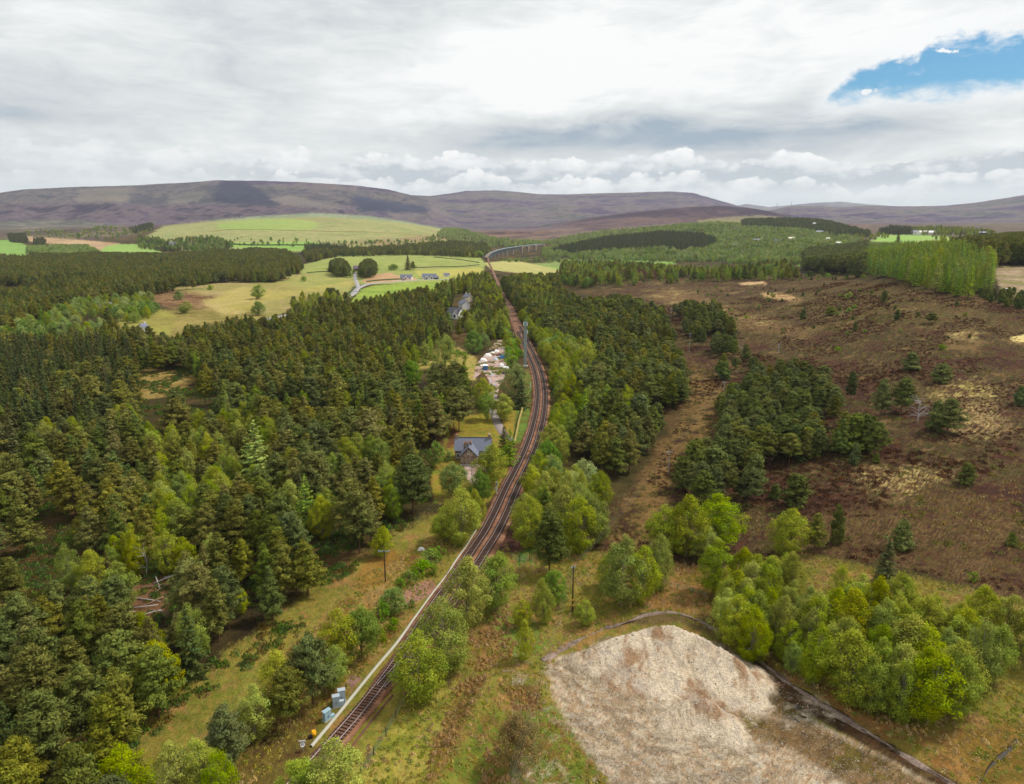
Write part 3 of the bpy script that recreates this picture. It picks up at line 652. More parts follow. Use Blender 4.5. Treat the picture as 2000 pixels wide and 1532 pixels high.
def spruce(seed, H=16., R=3.0, low=.06, base=(66, 78, 52), droop=.28, layers=26, power=.85, dens=1.0, gap=.0, size=.42):
    r = np.random.default_rng(seed); tr = [([(0, 0, -.4), (0, 0, H * .5), (0, 0, H * .99)], H * .013, .02)]
    C_ = []; N_ = []; S_ = []; K_ = []; A_ = []; ncl = 0
    for i in range(layers):
        t = i / (layers - 1); hz = H * (low + (1 - low) * t ** .92)
        L0 = R * (1 - t) ** power + .18
        for b in range(max(4, int((10 - 4 * t) * dens))):
            if r.uniform() < gap: continue
            L = L0 * r.uniform(.72, 1.16); a = r.uniform(0, 6.283); dr = -droop + .75 * t + r.normal() * .08
            d = np.array([math.cos(a), math.sin(a), dr]); d /= np.linalg.norm(d); sd_ = np.array([-math.sin(a), math.cos(a), 0])
            n = int(5 + L * 9 * dens); q = r.uniform(.12, 1.0, n)
            wdt = (1.05 - q) * L * .30 + .08
            pos = np.array([0, 0, hz + r.normal() * .12]) + d * (q * L)[:, None] + sd_ * (r.uniform(-1, 1, n) * wdt)[:, None] + np.array([0, 0, 1.]) * ((q ** 2) * L * .12 - np.abs(r.normal(size=n)) * .16)[:, None]
            C_.append(pos); N_.append(np.tile([d[0] * .75, d[1] * .75, .85], (n, 1)) + r.normal(size=(n, 3)) * .42); S_.append(r.uniform(.6, 1.15, n) * size * (.75 + .08 * L)); K_.append(np.full(n, ncl)); ncl += 1
            A_.append(np.tile(d, (n, 1)))
            if gap > 0 and L > .8: tr.append(([(0, 0, hz), np.array([0, 0, hz]) + d * L * .8], .035, .01, 3))
    c = np.concatenate(C_); cl = np.concatenate(K_); v, f = leaves(c, np.concatenate(N_), np.concatenate(S_), 1.7, r, np.concatenate(A_))
    col = np.repeat(tint(base, ncl, cl, r, .16, .13, .07), 4, 0)
    return (v, f, col), stems(tr)
def broad(seed, H=12., R=3.6, low=.16, base=(140, 154, 52), shape='ovoid', ncl=95, leaf=.30, dens=1.0, cr=1.0, cv=.17, forks=3, hv=.09):
    r = np.random.default_rng(seed); tr = []; cen = np.array([0, 0, H * (low + (1 - low) * .5)]); hz = H * (1 - low) * .5
    lean = r.normal(size=2) * .3
    for k in range(forks):
        a = k * 2.1 + r.uniform(0, 1); s_ = 0 if k == 0 else R * .5
        tr.append(([(0, 0, -.3), (lean[0] * .3, lean[1] * .3, H * .22), (math.cos(a) * s_ * .6, math.sin(a) * s_ * .6, H * .5), (math.cos(a) * s_ + lean[0], math.sin(a) * s_ + lean[1], H * .86)], H * .012, .02))
    # several lobes give an uneven outline
    lobes = [(np.array([0, 0, 0.]), 1.0)]
    for k in range(5 if shape != 'dome' else 3):
        e = unit(r.normal(size=(1, 3)))[0] * (.50, .50, .55); lobes.append((e, r.uniform(.46, .66)))
    C_ = []; N_ = []; S_ = []; K_ = []
    for i in range(ncl):
        lb, ls = lobes[0] if r.uniform() < .42 else lobes[r.integers(1, len(lobes))]
        e = unit(r.normal(size=(1, 3)))[0]
        q = r.uniform(.50, 1.0) ** .5 if shape != 'bare' else r.uniform(.3, 1.0)
        p_ = lb + e * ls * q
        zt = p_[2]
        wid = 1.0
        if shape == 'ovoid': wid = np.interp(zt, [-1.1, -.6, -.1, .5, 1.1], [.55, .95, 1.05, .78, .25])
        elif shape == 'dome': wid = np.interp(zt, [-1.1, -.6, 0, .6, 1.1], [1.05, 1.12, 1.02, .75, .2])
        elif shape == 'tall': wid = np.interp(zt, [-1.1, -.6, 0, .6, 1.1], [.6, .95, .92, .62, .2])
        c0 = cen + p_ * (R * wid, R * wid, hz)
        c0[2] = max(c0[2], .35); c0[:2] += lean * (c0[2] / H)
        out = (c0 - cen) / (R, R, hz); rad = r.uniform(.55, 1.0) * cr * (.5 + .14 * R); n = int(44 * dens * (rad / .9) ** 2 / (leaf / .3) ** 1.6) + 8
        ee = unit(r.normal(size=(n, 3)) + out * .25 + (0, 0, .25)); pos = c0 + ee * rad * (r.uniform(.35, 1.08, (n, 1)) ** .7) * (1, 1, 1.05)
        pos[:, 2] -= np.abs(r.normal(size=n)) * .18
        C_.append(pos); N_.append(ee * 1.0 + out * .50 + np.array([0, 0, .35]) + r.normal(size=(n, 3)) * .42); S_.append(r.uniform(.6, 1.25, n) * leaf); K_.append(np.full(n, i))
        if i % 3 == 0:
            o = np.array([0, 0, H * r.uniform(.15, .5)]); o[2] = min(o[2], c0[2]); tr.append(([o, (o + c0) / 2 + (0, 0, .3), c0], .02 + H * .003, .012, 4))
    c = np.concatenate(C_); cl = np.concatenate(K_); v, f = leaves(c, np.concatenate(N_), np.concatenate(S_), 1.15, r)
    col = np.repeat(tint(base, ncl, cl, r, cv, .14, hv), 4, 0)
    return (v, f, col), stems(tr)

# kind -> list of (crown, stems); leaf material, bark material
PROTO = {}
def proto(kind, gens, lm, bm, H):
    PROTO[kind] = dict(H=H, lm=lm, bm=bm, crown=[], trunk=[], whole=[], wid=[])
    for (v, f, c), (tv, tf) in gens:
        PROTO[kind]['wid'].append(float(np.percentile(np.hypot(v[:, 0], v[:, 1]), 97)))
        PROTO[kind]['crown'].append(mesh_np(kind + '_crown', v, f, c, False, [lm]))
        PROTO[kind]['trunk'].append(mesh_np(kind + '_trunk', tv, tf, None, True, [bm]))
        wv = np.concatenate([v, tv]); wf = np.concatenate([f, tf + len(v)]); wc = np.concatenate([c, np.full((len(tv), 3), .1)])
        PROTO[kind]['whole'].append(mesh_np(kind, wv, wf, wc, False, [lm, bm], np.concatenate([np.zeros(len(f)), np.ones(len(tf))])))
proto('pine_tree', [pine(100 + k, 14, 3.7 + .3 * (k % 3), [.22, .28, .18, .34, .14, .25][k], [(116, 116, 50), (104, 111, 50), (120, 115, 51), (106, 105, 46), (96, 108, 50), (125, 120, 56)][k], [1.25, 1.3, 1.2, 1.15, 1.4, 1.25][k], [.78, .62, .92, .58, 1.0, .72][k]) for k in range(6)], m_needle, m_pinebark, 14.)
proto('dark_pine', [pine(140 + k, 12, 3.5 + .3 * k, [.26, .36, .30, .20][k], [(98, 106, 52), (106, 108, 52), (92, 100, 52), (102, 108, 56)][k], 1.15, [.5, .42, .58, .66][k]) for k in range(4)], m_needle, m_pinebark, 12.)
proto('young_pine', [pine(160 + k, 5, 1.9, .05, [(96, 104, 50), (104, 108, 52), (86, 98, 52)][k], .75, [.7, .6, .85][k]) for k in range(3)], m_needle, m_pinebark, 5.)
proto('spruce_tree', [spruce(200 + k, 16, 2.7 + .2 * k, .05, [(96, 98, 54), (86, 94, 54), (104, 98, 54), (80, 90, 50)][k]) for k in range(4)], m_needle, m_bark, 16.)
proto('larch_tree', [spruce(240 + k, 18, 3.0 + .2 * k, .10, [(146, 164, 66), (134, 156, 60), (152, 160, 70), (140, 168, 66)][k], .05, 24, .72, .85, .18, .40) for k in range(4)], m_leaf, m_bark, 18.)
proto('birch_tree', [broad(300 + k, 12, 3.5 + .2 * (k % 3), [.02, .05, .03, .08, .04, .02][k], [(148, 156, 46), (138, 152, 48), (152, 156, 50), (134, 150, 50), (158, 164, 54), (144, 150, 48)][k], ['ovoid', 'tall', 'ovoid', 'ovoid', 'tall', 'ovoid'][k], [170, 150, 180, 165, 150, 185][k], .23, 1.25, 1.0, .15, 3, .05) for k in range(6)], m_leaf, m_birchbark, 12.)
proto('grey_birch', [broad(320 + k, 12, 4.4 + .3 * k, .04, [(150, 166, 94), (142, 162, 84), (160, 170, 100)][k], 'dome', 110, .42, 1.0, 1.0, .12, 3, .04) for k in range(3)], m_leaf, m_birchbark, 12.)
proto('broadleaf_tree', [broad(340 + k, 12, 4.6 + .3 * k, .08, [(122, 146, 66), (132, 150, 72), (112, 140, 56), (140, 152, 78)][k], 'dome', 200, .32, 1.15, .95, .10, 4, .04) for k in range(4)], m_leaf, m_bark, 12.)
proto('shrub', [broad(370 + k, 3, 1.9, .0, [(122, 152, 48), (134, 154, 52), (114, 146, 46)][k], 'dome', 60, .24, 1.1, .62, .12, 3) for k in range(3)], m_leaf, m_bark, 3.)
def hash_tree(k): return random.Random(k)

# ------------------------------------------------------------------ single trees read off the photograph: foot column, foot row, top row, crown width px, kind, label, (variant)
ONE = [
 (818, 1368, 1236, 92, 'birch_tree', 'dense olive-green birch at the front of the row beside the converging rails'),
 (870, 1312, 1166, 96, 'birch_tree', 'tall olive birch, second in the row on the right of the rails'),
 (912, 1224, 1092, 88, 'birch_tree', 'broad olive birch, third in the row on the right of the rails'),
 (968, 1192, 1080, 74, 'birch_tree', 'yellowish birch at the far end of the row just below the double track'),
 (664, 1302, 1192, 78, 'birch_tree', 'bright green birch on the left bank of the line, front one of a pair'),
 (706, 1285, 1182, 70, 'broadleaf_tree', 'grey-green tree touching the bright birch on the left bank of the line'),
 (612, 1374, 1246, 84, 'dark_pine', 'dark rounded pine standing alone left of the grey cabinets'),
 (655, 1345, 1262, 50, 'birch_tree', 'slim yellow-green birch half hidden behind the dark pine by the cabinets'),
 (548, 1392, 1276, 80, 'birch_tree', 'pale green birch on the grass strip left of the dark pine'),
 (566, 1420, 1312, 70, 'dark_pine', 'dark lower pine crowding the pale birch at the grass strip'),
 (500, 1445, 1338, 66, 'birch_tree', 'yellow-olive birch at the lower end of the grass strip'),
 (446, 1500, 1382, 84, 'dark_pine', 'dusky olive tree at the lower end of the grass strip'),
 (392, 1545, 1442, 66, 'birch_tree', 'bright yellow-green birch near the bottom edge, left of its twin'),
 (432, 1580, 1462, 62, 'birch_tree', 'brightest lime-yellow birch at the bottom edge of the photo'),
 (345, 1560, 1450, 70, 'birch_tree', 'olive birch at the bottom edge beside the dark forest'),
 (592, 1590, 1482, 84, 'birch_tree', 'ochre-tinged birch at the bottom edge, left of the rails end'),
 (662, 1608, 1448, 108, 'birch_tree', 'large ochre-green birch hiding the near end of the rails'),
 (745, 1088, 1028, 40, 'birch_tree', 'small bright birch just behind the pole left of the line'),
 (902, 1064, 950, 66, 'birch_tree', 'tall yellowish birch in the clump left of the double track'),
 (870, 1056, 985, 52, 'birch_tree', 'lower left birch in the clump left of the double track'),
 (928, 1034, 958, 40, 'birch_tree', 'small birch nearest the rails in the clump left of the double track'),
 (888, 966, 903, 58, 'broadleaf_tree', 'round fresh green tree in the cottage front garden'),
 (938, 984, 918, 46, 'broadleaf_tree', 'deep green domed tree between the cottage and the rails'),
 (956, 948, 866, 62, 'birch_tree', 'wide olive tree covering the right end of the cottage'),
 (852, 912, 862, 34, 'broadleaf_tree', 'small round tree on a bare trunk left of the cottage'),
 (873, 900, 880, 22, 'shrub', 'clipped dark bush beside the cottage wall'),
 (985, 892, 832, 34, 'spruce_tree', 'narrow dark conifer behind the right gable of the cottage'),
 (996, 908, 838, 38, 'larch_tree', 'feathery green conifer between the cottage drive and the rails'),
 (1073, 1120, 1002, 72, 'dark_pine', 'lone dark pine with a bare trunk right of the double track'),
 (1030, 1068, 970, 62, 'birch_tree', 'yellow-green birch left of the lone dark pine'),
 (1128, 1078, 968, 72, 'birch_tree', 'round-headed birch right of the lone dark pine'),
 (1162, 1062, 962, 56, 'birch_tree', 'outermost birch of the clump behind the lone dark pine'),
 (1100, 1058, 950, 66, 'birch_tree', 'rear birch in the clump behind the lone dark pine'),
 (1212, 1184, 1050, 80, 'birch_tree', 'tall ochre-green birch in the thicket above the gravel heap'),
 (1250, 1176, 1064, 64, 'birch_tree', 'middle birch in the thicket above the gravel heap'),
 (1284, 1152, 1044, 52, 'birch_tree', 'slim right-hand birch in the thicket above the gravel heap'),
 (1188, 1150, 1080, 44, 'birch_tree', 'short left-hand birch in the thicket above the gravel heap'),
 (1298, 1080, 984, 72, 'birch_tree', 'left birch of the rounded clump by the cleared strip'),
 (1340, 1086, 972, 78, 'birch_tree', 'tallest middle birch of the rounded clump by the cleared strip'),
 (1402, 1068, 968, 84, 'birch_tree', 'bright right-hand birch of the rounded clump by the cleared strip'),
 (1376, 1096, 1028, 56, 'birch_tree', 'low orange-tinged birch in front of the rounded clump'),
 (1535, 1084, 990, 72, 'birch_tree', 'pale lime birch standing alone before the moorland pines'),
 (1590, 1080, 1002, 40, 'pine_tree', 'slender pine right of the pale lime birch'),
 (1632, 1062, 990, 26, 'young_pine', 'thin small pine at the edge of the heather, right of the slender one'),
 (1727, 1142, 1054, 44, 'spruce_tree', 'single bushy dark spruce rising behind the birch wood'),
 (1760, 1072, 1018, 44, 'young_pine', 'round dark bushy pine on the heather behind the single spruce'),
 (1022, 1226, 1172, 36, 'birch_tree', 'small green birch in the rough grass left of the pole'),
 (1062, 1218, 1130, 40, 'birch_tree', 'slim birch with a pale stem left of the pole'),
 (1082, 1178, 1112, 52, 'broadleaf_tree', 'bushy deep green tree just left of the pole'),
 (1142, 1222, 1168, 36, 'birch_tree', 'small bushy birch just right of the pole'),
 (1026, 1290, 1212, 34, 'birch_tree', 'two-tiered young birch in grass near the gravel edge'),
 (870, 722, 652, 54, 'broadleaf_tree', 'large round grey-green willow left of the yard'),
 (926, 690, 645, 42, 'broadleaf_tree', 'round green willow nearest the top of the yard'),
 (945, 684, 650, 26, 'broadleaf_tree', 'darker willow tucked behind the round one by the yard'),
 (804, 752, 704, 44, 'broadleaf_tree', 'pale green domed tree showing among the pines left of the yard'),
 (1005, 778, 708, 60, 'broadleaf_tree', 'wide grey-green tree between the yard and the curve of the track'),
 (944, 792, 740, 40, 'birch_tree', 'leafy tree on the left side of the yard entrance'),
 (950, 822, 764, 40, 'broadleaf_tree', 'full green tree over the left end of the dark lane mouth'),
 (985, 822, 768, 42, 'birch_tree', 'ochre birch over the right end of the dark lane mouth'),
 (1018, 798, 740, 36, 'spruce_tree', 'near-black spruce beside the curve of the track'),
 (506, 960, 822, 74, 'larch_tree', 'big pale larch with layered branches, tallest in the left forest'),
 (186, 842, 782, 38, 'larch_tree', 'lone lime-green larch among the dark trees on the left'),
 (140, 960, 900, 26, 'larch_tree', 'narrow lime larch peeping from the left forest'),
 (676, 842, 784, 34, 'larch_tree', 'vivid green young larch in the middle of the forest'),
 (864, 842, 768, 34, 'larch_tree', 'bright larch at the forest edge above the cottage'),
 (800, 752, 700, 40, 'larch_tree', 'fresh green larch in the forest left of the yard'),
 (1146, 736, 662, 46, 'birch_tree', 'yellow-blossomed tree on the right bank of the railway'),
 (1244, 580, 535, 0, '', ''),
 (506, 616, 588, 26, 'broadleaf_tree', 'dark green tree at the front edge of the straw-coloured field'),
 (505, 584, 556, 26, 'birch_tree', 'round olive tree standing in the straw-coloured field'),
 (410, 566, 556, 14, 'shrub', 'small bush out in the straw-coloured field'),
 (593, 550, 538, 13, 'shrub', 'small bush on the crest of the straw-coloured field'),
 (350, 586, 568, 22, 'broadleaf_tree', 'grey-green scrub on the brown patch of the field'),
 (362, 612, 588, 26, 'birch_tree', 'pale birch at the lower edge of the brown patch'),
 (797, 528, 498, 15, 'spruce_tree', 'tall pointed dark conifer on the field beyond the bungalows'),
 (807, 528, 511, 13, 'dark_pine', 'low dark conifer right of the pointed one on the field'),
 (768, 528, 516, 22, 'broadleaf_tree', 'low grey bush by the field barn'),
 (935, 504, 489, 20, 'broadleaf_tree', 'pale round tree where the line meets the viaduct'),
 (1752, 484, 452, 13, 'spruce_tree', 'spire-topped spruce standing above the larch wood'),
 (1238, 548, 526, 0, '', ''),
 (1446, 545, 526, 22, 'shrub', 'round bright bush at the far rim of the moor'),
 (1778, 724, 690, 36, 'young_pine', 'bushy young pine on open heather, left of a pair'),
 (1838, 746, 712, 38, 'young_pine', 'bushy young pine on open heather, right of a pair'),
 (1850, 848, 780, 58, 'dark_pine', 'broad pine thicket right of the dead grey tree'),
 (1826, 842, 786, 40, 'young_pine', 'low pine leaning on the thicket right of the dead grey tree'),
 (1886, 946, 906, 30, 'young_pine', 'grey-green young pine alone among heather and pale grass'),
 (1668, 908, 868, 20, 'young_pine', 'pointed young pine in front of the moor pine wood'),
 (1711, 904, 884, 14, 'young_pine', 'very small green pine in front of the moor pine wood'),
 (1552, 990, 928, 50, 'young_pine', 'spreading young pine left of the grass mosaic'),
 (1562, 800, 728, 0, '', ''),
 (1660, 788, 728, 22, 'dark_pine', 'slim pine standing clear behind the moor pine wood'),
 (1720, 812, 742, 40, 'dark_pine', 'spreading pine left of the dead grey tree'),
 (1760, 806, 740, 44, 'dark_pine', 'pine directly behind the dead grey tree'),
 (1975, 1066, 1040, 20, 'young_pine', 'dark little pine near the right edge of the heather'),
 (1900, 1136, 1116, 20, 'shrub', 'pale green bush on heather above the birch wood'),
 (1990, 790, 756, 24, 'young_pine', 'young pine cut by the right edge of the photo'),
 (1568, 624, 604, 14, 'young_pine', 'lone young pine on the upper heather'),
 (1726, 590, 568, 13, 'young_pine', 'small cone-shaped pine below the larch wood'),
 (1752, 625, 606, 12, 'young_pine', 'little pine on bare heather below the larch wood'),
 (1670, 646, 630, 11, 'young_pine', 'tiny pine in the middle of the upper heather'),
 (1622, 616, 600, 20, 'young_pine', 'spread bushy pine on the upper heather'),
 (1818, 632, 612, 22, 'dark_pine', 'low dark bush pine on the upper right heather'),
 (1871, 580, 566, 13, 'young_pine', 'dark young pine at the corner of the larch wood'),
 (1655, 584, 570, 18, 'shrub', 'olive gorse bush on the upper heather'),
 (1581, 540, 530, 14, 'young_pine', 'squat pine by the far rim of the moor'),
 (1605, 535, 524, 12, 'young_pine', 'squat dark pine before the brownish pine belt'),
 (840, 1104, 1074, 44, 'shrub', 'bright green broom bush at the top of the broom row'),
 (856, 1088, 1066, 34, 'shrub', 'furthest bright broom bush beside the trough'),
 (822, 1122, 1092, 40, 'shrub', 'large bright broom bush in the middle of the broom row'),
 (846, 1122, 1100, 22, 'shrub', 'small bright broom bush nearest the trough'),
 (800, 1142, 1112, 32, 'shrub', 'bright broom bush above the pinkish stone patch'),
 (782, 1152, 1128, 24, 'shrub', 'small broom bush beside the pinkish stone patch'),
 (768, 1196, 1146, 52, 'broadleaf_tree', 'leafy green thicket on the bank left of the trough'),
 (745, 1212, 1172, 34, 'shrub', 'fresh green scrub at the foot of the leafy thicket'),
 (766, 1230, 1206, 26, 'shrub', 'fern-green scrub beside the trough'),
 (750, 1252, 1230, 20, 'shrub', 'lowest green scrub beside the trough'),
 (804, 1186, 1168, 14, 'shrub', 'tiny green sapling beside the pinkish stone patch'),
]
# copper beeches beyond the moor, the bare birch, the dead tree
proto('copper_tree', [broad(390 + k, 12, 5.2, .06, [(112, 58, 66), (122, 66, 72)][k], 'dome', 130, .34, .8, .95, .12, 3, .04) for k in range(2)], m_leaf, m_bark, 12.)
ONE += [(1216, 548, 525, 24, 'copper_tree', 'left purple-leaved beech at the rim of the moor'), (1252, 547, 525, 24, 'copper_tree', 'middle purple-leaved beech at the rim of the moor'), (1272, 546, 526, 22, 'copper_tree', 'right purple-leaved beech at the rim of the moor')]

TREES = []    # dict(x, y, z, h, sx, kind, var, label, group)
def crown_px_to_r(b, wpx): return wpx * (b.y * ct + (CAM_H - b.z) * st) / F / 2
for i, (px, py, pt, wpx, kind, lab) in enumerate(ONE):
    if not kind: continue
    b = P(px, py); h = height_to(b, pt); var = i % len(PROTO[kind]['crown'])
    if kind in ('spruce_tree', 'copper_tree', 'young_pine'): pass
    R = crown_px_to_r(b, wpx); TREES.append(dict(x=b.x, y=b.y, z=b.z - .1, h=h, sx=R * (1.16 if kind == 'birch_tree' else 1.06) / PROTO[kind]['wid'][var], kind=kind, var=var, label=lab, group=None, one=True, hpx=py - pt))

